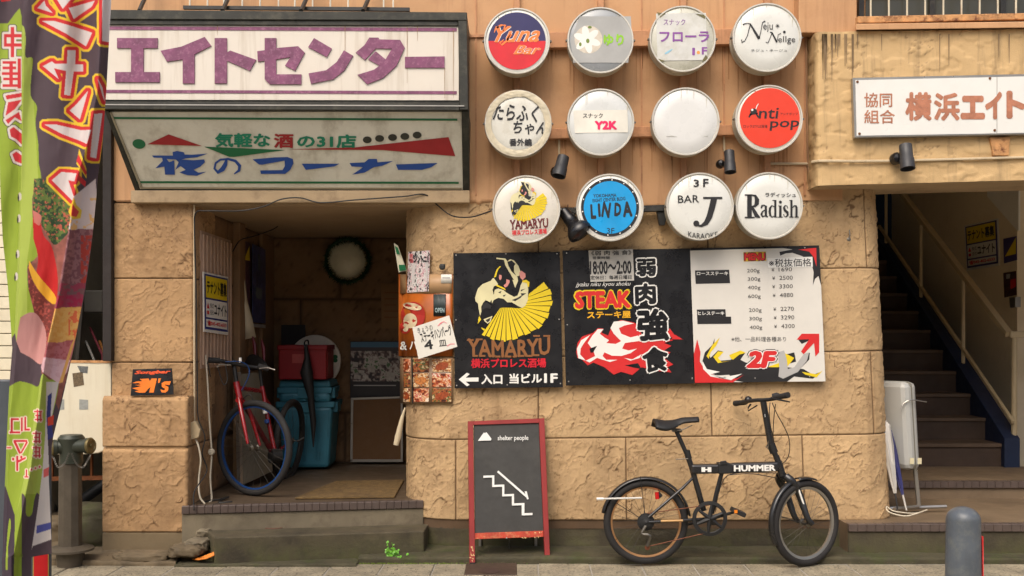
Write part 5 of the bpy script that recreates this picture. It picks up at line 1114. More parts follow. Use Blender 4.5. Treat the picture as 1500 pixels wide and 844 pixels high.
rr = MB().slab(Pl.Y(.45), [(60, 699), (160, 697), (160, 703), (60, 705)], .03).slab(Pl.Y(.46), rect(132, 666, 135, 700), .02).slab(Pl.Y(.46), rect(74, 666, 77, 700), .02)
tag(rr.build("rusty_rail", mat("rust", (130, 76, 40), .85, var=.3, bump=.4, dirt=.5, dcol=(70, 40, 24), ds=15), None), "rusty horizontal rail under the white board in the alley", "rail")
for i, (p0, p1, r_, c_, lb) in enumerate((((120, 430), (112, 528), .02, (96, 88, 76), "grey post standing in the dark alley"), ((126, 500), (138, 528), .008, (170, 166, 156), "pale stick leaning in the dark alley"), ((132, 480), (150, 520), .008, (110, 36, 46), "dark red rod leaning in the dark alley"), ((146, 500), (156, 528), .010, (150, 96, 36), "orange stick leaning in the dark alley"))):
    tag(MB().tube([P(*p1, .9) + Vector((0, 0, -.3)), P(*p1, .9), P(*p0, 1.1)], r_, 6).build("pole", mat("stick%d" % i, c_, .7), None), lb, "pole")
bx_ = MB().box(P(122, 0, 1.0).x, P(150, 0, 1.0).x, 1.0, 1.2, P(0, 458, 1.).z, P(0, 425, 1.).z).build("meter_box", mat("grey_box", (84, 80, 72), .6), None, bevel=.01); tag(bx_, "grey box mounted deep in the dark alley", "box")
for a_, b_, r_, lb in (((66, 770), (160, 705), .035, "dark pipe lying diagonally behind the standpipe"), ((70, 745), (84, 752), .05, "short dark pipe end on the ground of the alley")):
    mb = MB(); A_, B__ = P(*a_, .6), P(*b_, .9); mb.tube([A_, B__], r_, 14, caps=False); mb.tube([A_, B__], r_ * .8, 14, caps=False); tag(mb.build("pipe", mat("dark_pipe", (44, 46, 48), .6), None, smooth=True), lb, "pipe")
lp = lump("mossy_rubble", P(150, 772, .4), .22, .2, .14, 9., M_kerb); tag(lp, "mossy heap of rubble and soil behind the standpipe", "rubble")
lp = lump("mossy_rubble", P(85, 775, .5), .2, .2, .10, 2., M_kerb2); tag(lp, "brownish lump of rubble at the foot of the banner", "rubble")
# --- standpipe
sp_ = thing("standpipe", "weathered grey green fire standpipe with two capped outlets and chains", "standpipe", tuple(P(103, 833, -.14)))
M_sp = mat("grey_green_iron", (82, 74, 62), .5, .2, var=.2, vs=8, bump=.25, dirt=.4, dcol=(60, 50, 38), ds=6); M_sp2 = mat("green_bronze", (56, 60, 50), .4, .3, var=.25, bump=.2); M_brass = mat("dull_brass", (130, 116, 78), .4, .7, var=.3, bump=.4, bs=120)
Ys = -.06; cS = P(103, 0, Ys); kS = K * (D + Ys) / D; zS = lambda py: P(0, py, Ys).z; ax_ = (0, 0, 1)
def cyl(c, z0, z1, r0, r1, n=8): return MB().lathe((c.x, c.y, 0), ax_, [(.001, z0), (r0, z0), (r1, z1), (.001, z1)], n)
cyl(cS, zS(806), zS(676), 17 * kS, 16 * kS, 10).build("column", M_sp, sp_)
MB().lathe((cS.x, cS.y, 0), ax_, [(.001, .0), (18 * kS, .0), (20 * kS, zS(806) - .004), (33 * kS, zS(806)), (33 * kS, zS(806) + .012), (20 * kS, zS(806) + .03), (.001, zS(806) + .03)], 28).build("base_flange", M_sp, sp_, smooth=True)
MB().lathe((cS.x + .006, cS.y, 0), ax_, [(.001, zS(678)), (17 * kS, zS(678)), (16 * kS, zS(664)), (18 * kS, zS(650)), (19 * kS, zS(642)), (15 * kS, zS(637)), (.001, zS(636))], 24).build("head", M_sp2, sp_, smooth=True)
for sgn, cx_, cy_ in ((1, 133, 653), (-1, 76, 656)):
    a0 = Vector((cS.x, cS.y - .01, zS(654))); e = P(cx_, cy_, Ys - .05); d = (e - a0).normalized(); L_ = (e - a0).length
    ou = MB().lathe(a0, d, [(10.5 * kS, 0), (10 * kS, L_ * .55), (9.5 * kS, L_ - .03), (11.5 * kS, L_ - .028), (11.5 * kS, L_ - .004)], 24).build("outlet", M_sp2, sp_, smooth=True)
    MB().lathe(e - d * .008, d, [(11.5 * kS, 0), (12 * kS, .006), (10.5 * kS, .014), (8 * kS, .015), (7 * kS, .010), (3 * kS, .010), (3 * kS, .022), (.001, .022)], 24).build("cap", M_brass, ou, smooth=True)
    pts = [e + Vector((0, -.004, -12 * kS)), P(cx_ - sgn * 3, 672, Ys - .09), P(103 + sgn * 18, 685, Ys - .1), P(103 + sgn * 8, 678, Ys - .09), P(103 + sgn * 2, 664, Ys - .085)]
    cpts = cr(pts, 10); mb = MB()
    for i in range(0, len(cpts) - 1, 1):
        a1, b1 = cpts[i], cpts[i + 1]; m_ = (a1 + b1) / 2; t_ = (b1 - a1) * .62; u_ = t_.cross(Vector((0, 1, 0) if i % 2 else (.5, .2, .7))).normalized() * .0045
        mb.tube([m_ - t_, m_ - t_ * .5 + u_, m_ + t_ * .5 + u_, m_ + t_, m_ + t_ * .5 - u_, m_ - t_ * .5 - u_], .0016, 5, closed=True)
    mb.build("chain", M_steel, sp_, smooth=True)
# --- chalkboard
cb = thing("chalkboard_sign", "red framed chalkboard with white stair arrow and the words shelter people", "sign board", tuple(P(746, 825, .05)))
pc = Pl.tri(P(688, 827, -.03), P(805, 822, .04), P(688, 617, .17))
M_rw = mat("red_wood", (140, 40, 36), .5, var=.15, vs=20, bump=.15, stretch=(1, 1, .2), dirt=.0); M_rw2 = mat("chipped_red_wood", (176, 60, 36), .55, var=.2, vs=20, bump=.3, dirt=.35, dcol=(226, 190, 130), ds=32)
MB().slab(pc, [(694, 622), (789, 620), (796, 780), (696, 783)], .012, -.006).build("slate", mat("chalk_slate", (58, 57, 54), .7, var=.12, vs=7, bump=.1, dirt=.25, dcol=(84, 82, 76), ds=5), cb)
for q, m_, n_, th in (([(685.5, 617), (693, 617), (696, 826), (688, 827)], M_rw2 if 0 else M_rw, "frame_side", .022), ([(789.5, 613), (797.5, 612.5), (806, 822), (798.5, 823)], M_rw, "frame_side", .022), ([(693, 617), (789.5, 613), (789.7, 619.5), (693.2, 622.5)], M_rw, "frame_top", .021), ([(696, 781), (796, 777.5), (796.5, 786.5), (696, 790)], M_rw2, "frame_bottom", .021)):
    MB().slab(pc, q, th, .004).build(n_, m_, cb, bevel=.0015)
MB().slab(pc, [(688.2, 824), (696, 824), (696, 828), (688.2, 828.5)], .024, .005).build("foot", M_rubber, cb); MB().slab(pc, [(798.5, 820.5), (806, 820), (806.2, 824), (798.7, 824.5)], .024, .005).build("foot", M_rubber, cb)
chips = MB()
rs = random.Random(5)
for _ in range(26):
    x = rs.choice([rs.uniform(689, 695), rs.uniform(760, 795)]); y = rs.uniform(800, 822) if x < 700 else 783.5 + (796 - x) * .035 + rs.choice((-3.6, 3.4)); r_ = rs.uniform(.4, 1.3); chips.flat(pc, ell(x, y, r_ * 1.4, r_ * .6, 7, rs.uniform(0, 90)), .0045)
chips.build("bare_wood_chip", mat("bare_wood", (222, 186, 130), .8, bump=0), cb, kind="stuff")
mb = MB(); mb.tube([P(742, 788, .03), P(746, 790, .2), P(746, 822, .26)], .004, 6); mb.tube([P(705, 822, .30), P(785, 822, .30)], .009, 6); mb.slab(Pl.Y(.27), [(701, 640), (705, 640), (705, 822), (701, 822)], .02); mb.slab(Pl.Y(.27), [(783, 640), (787, 640), (787, 820), (783, 820)], .02); mb.build("rear_leg", M_alu, cb)
M_chalk = mat("chalk_white", (226, 226, 220), .8, var=.05, vs=60, bump=0)
prints(cb, pc, [(M_chalk, [[(700, 646), (707, 636), (709, 633.5), (710.5, 635), (712, 633), (714, 635), (720, 643), (719, 645.5), (710, 645.5)]], .0015)], "tent_mark")
text(cb, "shelter people", (729, 638, 774, 647), pc, M_chalk, .0015, bold=.012, rot=.7)
mb = MB(); add_stroke(mb, pc, [(708, 698.5), (722, 698), (722.5, 712), (737, 711.5), (737.5, 726), (751, 725.5), (751.5, 739.5), (765.5, 738.5), (766.5, 754), (780, 753)], 3.2, .0015)
mb = MB(); st_ = [(708, 698.5), (722.5, 698), (722.5, 712), (737.2, 711.5), (737.2, 725.7), (751.4, 725.2), (751.4, 739), (765.8, 738.5), (766.6, 753.5), (780, 753)]
for i in range(9):
    (x0_, y0_), (x1_, y1_) = st_[i], st_[i + 1]; h_ = 1.6
    mb.flat(pc, [(x0_ - h_, min(y0_, y1_) - h_), (x1_ + h_, min(y0_, y1_) - h_), (x1_ + h_, max(y0_, y1_) + h_), (x0_ - h_, max(y0_, y1_) + h_)] if abs(y1_ - y0_) > 3 else [(x0_, y0_ - h_), (x1_, y1_ - h_), (x1_, y1_ + h_), (x0_, y0_ + h_)], .0015 + i * 2e-5)
mb.build("stair_drawing", M_chalk, cb)
mb = MB(); add_stroke(mb, pc, [(729, 690.5), (772, 728)], 3, .0015); mb.flat(pc, [(772, 732), (768.5, 720), (771.5, 719.5), (774.5, 731)], .0016); mb.build("arrow_drawing", M_chalk, cb)
# --- wheels and bicycles
def wheel(parent, c, d, up, Rr, tr, rim_m, tyre_m=M_rubber, nsp=20, rimw=.010, rimd=.014):
    c = Vector(c); d = Vector(d).normalized(); up = Vector(up).normalized(); ax = d.cross(up).normalized(); up = ax.cross(d).normalized()
    w = bpy.data.objects.new("wheel", None); col0.objects.link(w); w.parent = parent
    ring = lambda r_, n=56: [c + (d * math.cos(t) + up * math.sin(t)) * r_ for t in [2 * math.pi * i / n for i in range(n)]]
    MB().tube(ring(Rr - tr), tr, 12, closed=True).build("tyre", tyre_m, w, smooth=True)
    rr_ = Rr - 2 * tr + .004
    MB().lathe(c, ax, [(rr_, -rimw), (rr_ + .006, -rimw * 1.05), (rr_ + .006, rimw * 1.05), (rr_, rimw), (rr_ - rimd, rimw * .6), (rr_ - rimd, -rimw * .6), (rr_, -rimw)], 56).build("rim", rim_m, w, smooth=True)
    mb = MB()
    for i in range(nsp):
        t = 2 * math.pi * i / nsp; t2 = t + (.5 if i % 2 else -.5); q = c + (d * math.cos(t2) + up * math.sin(t2)) * .018 + ax * (.025 if i % 4 < 2 else -.025); e = c + (d * math.cos(t) + up * math.sin(t)) * (rr_ - rimd)
        mb.tube([q, e], .0009, 4, caps=False)
    mb.build("spokes", mat("dull_spoke", (70, 66, 60), .5, .6, bump=0), w, kind="stuff")
    MB().lathe(c - ax * .045, ax, [(.001, 0), (.008, 0), (.009, .012), (.022, .016), (.022, .02), (.013, .024), (.013, .066), (.022, .07), (.022, .074), (.009, .078), (.008, .09), (.001, .09)], 18).build("hub", M_steel, w, smooth=True)
    return w, ring, ax
bk = thing("folding_bicycle", "black folding bicycle with small wheels and HUMMER on its frame, parked along the wall", "bicycle", tuple(P(1040, 826, .0)))
M_fr = mat("bike_black", (30, 30, 31), .32, var=.1, bump=0, coat=.3); M_bt = mat("bike_matte", (26, 26, 26), .6, bump=0)
Ybk = -.065; q = lambda x, y, dy=0.: P(x, y, Ybk + dy)
kk = K
rw, rring, rax = wheel(bk, q(946, 764.5), (1, 0, 0), (0, 0, 1), 61.5 * K, .022, mat("gold_rim", (176, 132, 90), .35, .6, var=.1, bump=0), nsp=28, rimd=.012)
a30 = R(27); fd = Vector((math.cos(a30), math.sin(a30), 0)); fc = q(1180, 766); fw, fring, fax = wheel(bk, fc, fd, (-.06, 0, 1), 62.6 * K, .022, M_alu, nsp=28, rimw=.011, rimd=.016)
def tb(name, pts, r, m=M_fr, n=12, sm=True, parent=bk, k=0): return MB().tube(cr(pts, k) if k else pts, r, n).build(name, m, parent, smooth=sm)
tb("seat_tube", [q(1007, 667), q(1013, 684), q(1031, 748)], .0165)
tb("seat_post", [q(991, 632), q(1007, 668)], .0125, M_bt)
tb("seat_post", [q(1006, 660), q(1009, 672)], .0185, M_bt)
tb("quick_release", [q(990, 673, -.01), q(1008, 672, -.03)], .0028, M_steel)
mt = MB().slab(Pl.Y(Ybk - .028), [(1013, 681), (1070, 680), (1075, 679), (1141, 677), (1142, 691), (1072, 694), (1013, 695)], .056).build("main_beam", M_fr, bk, bevel=.012)
MB().slab(Pl.Y(Ybk - .036), [(1052, 679), (1066, 678), (1074, 681), (1073, 694), (1053, 695)], .072).build("folding_hinge", M_bt, bk, bevel=.006)
MB().slab(Pl.Y(Ybk - .04), [(1056, 676), (1064, 675), (1066, 681), (1055, 682)], .02).build("hinge_latch", M_bt, bk, bevel=.003)
text(bk, "HUMMER", (1075, 681.2, 1136, 690.5), Pl.Y(Ybk - .028), M_whitep, .0015, bold=.045, rot=1)
pbk = Pl.Y(Ybk - .028); prints(bk, pbk, [(M_whitep, [rect(1027.5, 684.5, 1033, 691.5), rect(1036.5, 684.5, 1042, 691.5), rect(1031, 687.2, 1038, 689)], .0015)], "frame_mark")
tb("down_tube", [q(1057, 694), q(1050, 720), q(1043, 752)], .013)
tb("head_tube", [q(1140, 676), q(1146, 697)], .022); tb("headset", [q(1137, 668), q(1141, 680)], .0175, M_bt)
tb("handlebar_stem", [q(1118, 588), q(1129, 652)], .0185); tb("handlebar_stem", [q(1129, 650), q(1134, 663)], .024, M_bt); tb("handlebar_stem", [q(1133, 660), q(1139, 674)], .0165)
tb("stem_latch", [q(1122, 656, -.03), q(1126, 646, -.035), q(1125, 658, -.03)], .004, M_steel)
tb("decal", [q(1120.3, 607, -.0175), q(1120.9, 611, -.0175)], .003, mat("silver_decal", (160, 162, 160)))
hb_ = Vector((-math.sin(a30), math.cos(a30), 0))
h0 = q(1119, 586); hl = h0 + hb_ * .265 + Vector((-.04, 0, .0)); hr = P(1153, 579, -.24)
hl = P(1078, 591, .22)
tb("handlebar", [hl, h0 + Vector((-.04, .06, -.006)), h0, h0 + Vector((.04, -.06, .01)), hr], .011, M_bt, k=4)
for e_, f_ in ((hl, h0), (hr, h0)):
    d_ = (f_ - e_).normalized(); MB().lathe(e_ - d_ * .012, d_, [(.001, 0), (.017, .002), (.018, .02), (.016, .05), (.0165, .11), (.015, .125), (.001, .126)], 16).build("grip", M_rubber, bk, smooth=True)
tb("brake_lever", [P(1130, 583, -.14), P(1143, 586, -.20), P(1157, 589, -.24)], [.008, .0055, .004], M_bt); tb("brake_lever", [P(1100, 592, .1), P(1096, 597, .1), P(1096, 602, .12), P(1109, 594, .05)], [.006, .0045, .004, .004], M_bt)
MB().lathe(P(1096, 586, .1), (0, 0, 1), [(.001, -.015), (.02, -.012), (.024, 0), (.02, .014), (.008, .022), (.001, .024)], 18).build("bell", M_blk, bk, smooth=True)
MB().lathe(P(1136, 581, -.13), (1, -.2, .2), [(.001, -.02), (.02, -.018), (.022, .01), (.014, .025), (.001, .026)], 16).build("gear_shifter", M_bt, bk, smooth=True)
for pts in ([P(1131, 590, -.12), P(1138, 606, -.1), P(1155, 640, -.06), P(1155, 668, -.04), P(1141, 685, -.03)], [P(1136, 592, -.12), P(1133, 620, -.08), P(1133, 645, -.05), P(1138, 672, -.03)], [P(1128, 590, .02), P(1127, 610, -.02), P(1132, 640, -.03), P(1142, 680, -.02)], [q(1138, 693, -.02), q(1110, 692, -.02), q(1080, 693, -.02), q(1062, 700, -.02), q(1052, 725, -.02), q(1048, 750, -.01)], [q(1136, 700, -.02), q(1100, 694, -.03), q(1066, 696, -.03)]):
    tb("brake_cable", pts, .0026, M_cab, 6, k=6)
# fork with mudguard
fcw = fring(63.3 * K + .012, 72)
crown = q(1147, 700); hubL = fc - fax * .05; hubR = fc + fax * .05
if hubL.y > hubR.y: hubL, hubR = hubR, hubL
tb("fork_crown", [q(1146, 696), crown + fd * .02 + Vector((0, 0, -.01))], .024)
for s_, hb2 in ((-1, hubL), (1, hubR)):
    off_ = (hb2 - fc); tb("fork_blade", [crown + off_ * .5 + Vector((0, 0, .01)), crown + off_ * 1.05 + fd * .02 + Vector((0, 0, -.02)), (crown + off_ * 1.1 + fd * .075 + Vector((0, 0, -.10))), hb2 + off_ * .1 + Vector((-.03, 0, .04)), hb2 + off_ * .15], [.024, .025, .022, .017, .014], k=4)
pf_ = crown + (hubL - fc) * 1.1 + fd * .06 + Vector((0, -.0165, -.065)); pg_ = pf_ + (hubL - pf_) * .62
tb("fork_sticker", [pf_ + Vector((.002, -.0, 0)), pg_ + Vector((-.004, 0, 0))], .0055, M_whitep, 8)
def guard(ring_pts, ax_, c, w_, name, t_=.004):
    mb = MB(); vs = []
    for p_ in ring_pts:
        rd_ = (p_ - c).normalized()
        for k_ in (-1, -.6, 0, .6, 1): vs.append(p_ + ax_ * w_ * k_ - rd_ * (.012 * abs(k_) ** 2.2))
    n_ = len(ring_pts); mb.add(vs, [(i * 5 + j, i * 5 + j + 1, (i + 1) * 5 + j + 1, (i + 1) * 5 + j) for i in range(n_ - 1) for j in range(4)])
    o_ = mb.build(name, M_fr, bk, smooth=True); md = o_.modifiers.new("t", 'SOLIDIFY'); md.thickness = t_; return o_
upf = Vector((-.06, 0, 1)).normalized()
guard([fc + (fd * math.cos(t) + upf * math.sin(t)) * (63.3 * K + .016) for t in np.linspace(R(112), R(205), 22)], fax, fc, .022, "mudguard")
guard([fc + (fd * math.cos(t) + upf * math.sin(t)) * (63.3 * K + .016) for t in np.linspace(R(70), R(100), 8)], fax, fc, .028, "mudguard")
rc = q(946, 764.5)
guard([rc + Vector((math.cos(t), 0, math.sin(t))) * (61.5 * K + .018) for t in np.linspace(R(8), R(168), 34)], rax, rc, .028, "mudguard")
for sd_ in (-.032, .032):
    tb("mudguard_stay", [q(946, 764, sd_), q(893, 731, sd_)], .0022, M_bt, 5); tb("mudguard_stay", [q(946, 764, sd_), q(938, 698, sd_)], .0022, M_bt, 5)
    tb("fork_stay", [fc + Vector((0, sd_ * 1.4, 0)), P(1123, 752, sd_ * 1.2 - .05)], .0022, M_bt, 5)
    tb("seat_stay", [q(950, 758, sd_ * 1.7), q(1000, 715, sd_ * 1.3), q(1015, 700, 0)], .0085); tb("chain_stay", [q(950, 765, sd_ * 1.7), q(1005, 762, sd_ * 1.4), q(1034, 760, sd_ * .6)], .009)
tb("gold_chain_guard", [q(968, 763.5, -.062), q(1000, 762.5, -.058)], .0075, mat("gold_guard", (196, 156, 104), .3, .5, bump=0), 8)
tb("bar_clamp", [q(874, 731, -.06), q(940, 729.5, -.05)], .0055, mat("white_rod", (206, 204, 196), .4, bump=0), 8); tb("bar_clamp", [q(874, 731, -.06), q(884, 730.8, -.06)], .0085, M_whitep, 8)
tb("rear_reflector", [q(962, 721, -.03), q(963, 731, -.03)], .012, mat("red_reflector", (190, 20, 24), .2, bump=0), 8); tb("reflector_arm", [q(963, 722, -.02), q(968, 728, -.02)], .014, M_bt, 8)
cr0 = q(1040, 760, -.055)
ck = bpy.data.objects.new("crankset", None); col0.objects.link(ck); ck.parent = bk
MB().lathe(cr0 + Vector((0, .008, 0)), (0, -1, 0), [(25 * K, 0), (25.3 * K, .003), (25 * K, .007), (20.5 * K, .009), (19.5 * K, .005), (19.5 * K, 0), (25 * K, 0)], 48).build("chain_guard_ring", M_bt, ck, smooth=True)
mb = MB()
for i in range(6):
    t = i * math.pi / 3 + .4; mb.tube([cr0 + Vector((0, .004, 0)), cr0 + Vector((math.cos(t), 0, math.sin(t))) * 20 * K + Vector((0, .004, 0))], [.016, .008], 6)
mb.build("spider", M_bt, ck, smooth=True)
MB().lathe(q(1040, 760, .05), (0, -1, 0), [(.02, 0), (.02, .1), (.001, .11)], 18).build("bottom_bracket", M_bt, ck, smooth=True)
tb("crank_arm", [cr0 + Vector((0, -.008, 0)), P(1074, 750.5, -.075)], [.011, .0085], M_bt, parent=ck); tb("crank_arm", [q(1040, 760, .055), P(1008, 768, .07)], [.011, .0085], M_bt, parent=ck)
pd = MB(); c_ = P(1081, 750, -.10); a_ = Vector((.037, 0, -.016)); b_ = Vector((0, -.04, 0)); u_ = Vector((.005, 0, .012))
pd.hexa([c_ - a_ - b_ - u_, c_ + a_ - b_ - u_, c_ + a_ + b_ - u_, c_ - a_ + b_ - u_, c_ - a_ - b_ + u_, c_ + a_ - b_ + u_, c_ + a_ + b_ + u_, c_ - a_ + b_ + u_]); pd.build("pedal", M_bt, bk, bevel=.004)
mb = MB().box(c_.x - .03, c_.x - .012, c_.y - .043, c_.y - .039, c_.z + .0, c_.z + .018); mb.build("pedal_reflector", mat("amber", (230, 130, 30), .3, bump=0), bk)
# chain, cassette, derailleur
tb("chain", [q(948, 752, -.052), q(1038, 740, -.052)], .003, mat("rusty_chain", (110, 66, 44), .6, .5, bump=0), 6); tb("chain", [q(952, 800, -.052), q(1038, 780, -.052)], .003, mat("rusty_chain", (110, 66, 44)), 6)
MB().lathe(q(946, 764.5, -.035), (0, -1, 0), [(.05, 0), (.05, .004), (.042, .005), (.042, .012), (.03, .014), (.03, .022), (.014, .024), (.001, .03)], 28).build("cassette", M_bt, bk, smooth=True)
tb("derailleur", [q(946, 770, -.06), q(940, 782, -.065), q(952, 785, -.07), q(948, 800, -.06)], .009, M_steel, 8, k=3); MB().lathe(q(948, 802, -.05), (0, -1, 0), [(.001, 0), (.015, 0), (.015, .008), (.001, .01)], 14).build("jockey_wheel", mat("rusty_chain", (110, 66, 44)), bk)
# saddle
sb_ = bmesh.new(); NU, NVV = 18, 13; vg = []
for i in range(NU):
    u = i / (NU - 1); x = 957 + 66 * u; w_ = .072 * (1 - sst(.15, .6, u)) + .02 + .004 * math.sin(u * 3.1); row = []
    zt = 618 + 3.6 * math.sin(3.14 * min(u * 1.5, 1)) - 2.5 * u
    for j in range(NVV):
        t = -1.35 + 2.7 * j / (NVV - 1); yy = math.sin(t) * w_; dz = (math.cos(t) - 1) * .052 * (1 - .5 * u) * (.55 + .45 * math.sin(3.14 * min(1, u * 1.3 + .2))); p_ = q(x, zt, 0); row.append(sb_.verts.new((p_.x, p_.y + yy, p_.z + dz)))
    vg.append(row)
for i in range(NU - 1):
    for j in range(NVV - 1): sb_.faces.new((vg[i][j], vg[i][j + 1], vg[i + 1][j + 1], vg[i + 1][j]))
me = bpy.data.meshes.new("saddle"); sb_.to_mesh(me); sb_.free(); me.polygons.foreach_set("use_smooth", [True] * len(me.polygons)); so_ = link("saddle", me, M_bt, bk); md = so_.modifiers.new("t", 'SOLIDIFY'); md.thickness = .02; md.offset = -1
for sd_ in (-.02, .02): tb("saddle_rail", [q(975, 624, sd_ * 1.6), q(985, 630, sd_), q(998, 630, sd_), q(1014, 623, sd_ * .6)], .0035, M_steel, 6, k=4)
tb("saddle_clamp", [q(986, 630, -.02), q(997, 631, .02)], .012, M_steel, 8)
# --- red bicycle in the passage
rb = thing("red_bicycle", "red bicycle with blue rimmed front wheel leaning in the entrance passage", "bicycle", tuple(P(372, 727, .53)))
M_rfr = mat("bike_red", (140, 14, 20), .25, var=.1, bump=0, coat=.5); M_blue_rim = mat("blue_rim", (18, 58, 110), .4, bump=0)
Yf = .56; fcr = P(372, 656, Yf); a_ = R(-27); fdr = Vector((math.cos(a_), math.sin(a_), 0)); upr = (P(378, 585, Yf) - P(365, 727, Yf)).normalized()
w1, _r1, ax1 = wheel(rb, fcr, fdr, upr, 70 * K * (D + Yf) / D, .021, M_blue_rim, nsp=24, rimw=.009, rimd=.012)
fcb = P(424, 645, 1.42); w2, _r2, ax2 = wheel(rb, fcb, (.12, 1, 0), (.08, 0, 1), .30, .022, M_black, nsp=16)
def rt(name, pts, r, m=M_rfr, n=10, k=0): return tb(name, pts, r, m, n, parent=rb, k=k)
hd0, hd1 = P(349, 566, .60), P(352, 590, .60)
rt("head_tube", [P(346, 560, .62), P(351, 584, .60)], .021); rt("stem", [P(342, 528, .64), P(346, 560, .62)], .014, M_bt)
rt("fork_blade", [P(350, 584, .56), P(354, 605, .50), P(363, 650, .46)], [.014, .014, .009]); rt("fork_blade", [P(353, 584, .62), P(366, 604, .66), P(381, 653, .62)], [.014, .014, .009])
rt("fork_crown", [P(348, 586, .55), P(362, 596, .66)], .016)
rt("top_tube", [P(351, 569, .64), P(384, 573, 1.1)], .015); rt("seat_tube", [P(384, 566, 1.08), P(392, 612, 1.05), P(403, 664, 1.0)], .015); rt("down_tube", [P(353, 584, .62), P(400, 665, 1.0)], .018, mat("dark_red", (96, 16, 28), .4, bump=0)); rt("seat_stay", [P(386, 578, 1.1), P(424, 640, 1.42)], .009)
rt("seat_post", [P(380, 536, 1.1), P(384, 568, 1.08)], .012, M_bt); rt("chain_stay", [P(403, 664, 1.0), P(424, 648, 1.42)], .009)
rt("saddle", [P(371, 531, 1.22), P(382, 533, 1.1), P(388, 536, .95)], [.06, .035, .018], M_bt, 12)
rt("handlebar", [P(306, 528, .50), P(325, 529, .54), P(342, 533, .62), P(372, 538, .70), P(390, 540, .72)], .013, M_bt, k=3)
rt("grip", [P(305, 527.5, .50), P(322, 528.5, .53)], .019, M_rubber); rt("grip", [P(378, 536, .71), P(394, 541, .72)], .019, M_rubber)
rt("brake_lever", [P(318, 538, .47), P(322, 534, .47), P(338, 535, .52)], .005, M_alu, 6); rt("brake_lever", [P(380, 540, .66), P(392, 539, .64), P(403, 542, .62)], .005, M_alu, 6)
for pts, m_ in (([P(330, 530, .52), P(352, 530, .56), P(364, 538, .6), P(364, 552, .6), P(354, 572, .6)], M_blue_rim), ([P(318, 534, .5), P(323, 552, .5), P(328, 564, .5), P(333, 556, .52), P(330, 534, .54)], M_cab), ([P(356, 584, .62), P(366, 578, .6), P(372, 590, .6)], M_cab), ([P(300, 524, .46), P(305, 535, .46), P(308, 552, .46)], M_cab)): rt("brake_cable", pts, .0035, m_, 6, k=5)
rt("decal", [P(387.5, 598, 1.025), P(388.5, 606, 1.02)], .0165, M_whitep); rt("decal", [P(390.5, 615, 1.015), P(391.5, 620, 1.01)], .0165, M_bluep)
rt("bell", [P(352, 524, .6), P(352, 531, .6)], .009, M_whitep); rt("crankset", [P(396, 668, .96), P(410, 668, 1.0)], .05, M_bt, 18); rt("pedal", [P(435, 647, 1.1), P(446, 641, 1.1)], .008, M_bt)
# --- things in the passage
plx = Pl.X(XA + .006)
lv = thing("louvre_panel", "pinkish slatted metal panel on the left passage wall behind the tenant notice", "panel", tuple(plx.at(314, 560)))
mb = MB(); X_ = XA + .006
ya0 = 6 * (1.949 / (457 * K)) - 6; ya1 = 6 * (1.949 / (414 * K)) - 6; z0_ = plx.at(314, 538).z; z1_ = plx.at(314, 345).z
MB().box(XA, XA + .015, ya0, ya1, z0_, z1_).build("backing", mat("pink_panel", (182, 152, 128), .6, bump=.05), lv)
n_ = 9
for i in range(n_):
    yy = ya0 + .02 + (ya1 - ya0 - .04) * i / (n_ - 1); MB().box(XA + .015, XA + .028, yy - .012, yy + .012, z0_ + .02, z1_ - .02).build("slat", mat("pink_panel", (182, 152, 128)), lv, bevel=.004)
# tenant-wanted notice (same print twice)
def notice(label, X, quad):
    pl = Pl.X(X); o = thing("tenant_notice", label, "notice", tuple(pl.at(*quad[3])), "yellow and white tenant wanted notices")
    def Q(u, v):
        # bilinear in world space on the wall plane
        a, b, c_, d_ = [pl.at(*p) for p in quad]; top = a + (b - a) * u; bot = d_ + (c_ - d_) * u; return top + (bot - top) * v
    class S:
        n = pl.n
        def at(self, x, y, lift=0.): return Q(x, y) + pl.n * lift
    s = S(); m4 = lambda n, m, x0, y0, x1, y1, l: MB().add([s.at(x0, y0, l), s.at(x1, y0, l), s.at(x1, y1, l), s.at(x0, y1, l)], [(0, 1, 2, 3)]).build(n, m, o)
    fr = [s.at(0, 0, .006), s.at(1, 0, .006), s.at(1, 1, .006), s.at(0, 1, .006)]; bk_ = [p - pl.n * .006 for p in fr]
    MB().add(fr + bk_, [(0, 1, 2, 3), (7, 6, 5, 4), (0, 4, 5, 1), (1, 5, 6, 2), (2, 6, 7, 3), (3, 7, 4, 0)]).build("sheet", M_paper, o)
    m4("blue_border", mat("border_blue", (40, 50, 120), .5, bump=0), .03, .03, .97, .95, .0075)
    m4("yellow_field", M_yellowp, .07, .06, .93, .42, .009); m4("white_field", M_paper, .07, .45, .93, .75, .009); m4("phone_field", M_paper, .07, .78, .93, .91, .009)
    rot0 = dict()
    text(o, [("テナント募集", (.10, .12, .90, .36), dict(bold=.03))], None, s, M_blackp, .0105); text(o, [("ユナイト", (.38, .50, .90, .70), dict(bold=.03)), ("株式", (.22, .50, .36, .59), {}), ("会社", (.22, .61, .36, .70), {})], None, s, M_blackp, .0105)
    text(o, [("☎045-402-6533", (.11, .80, .89, .89), dict(bold=.03))], None, s, M_redp, .0105)
    MB().add([s.at(.14, .5, .0105), s.at(.19, .60, .0105), s.at(.09, .60, .0105)], [(0, 1, 2)]).build("triangle_mark", M_redp, o); m4("square_mark", M_redp, .10, .64, .18, .70, .0105)
notice("yellow and white tenant wanted notice on the left wall of the entrance passage", XA + .032, [(296.5, 398), (333, 406), (333, 491), (297.5, 486)])
notice("yellow and white tenant wanted notice on the stair hall wall at right", XW - .004, [(1413.5, 331), (1462.5, 320), (1465, 389), (1417, 396.5)])
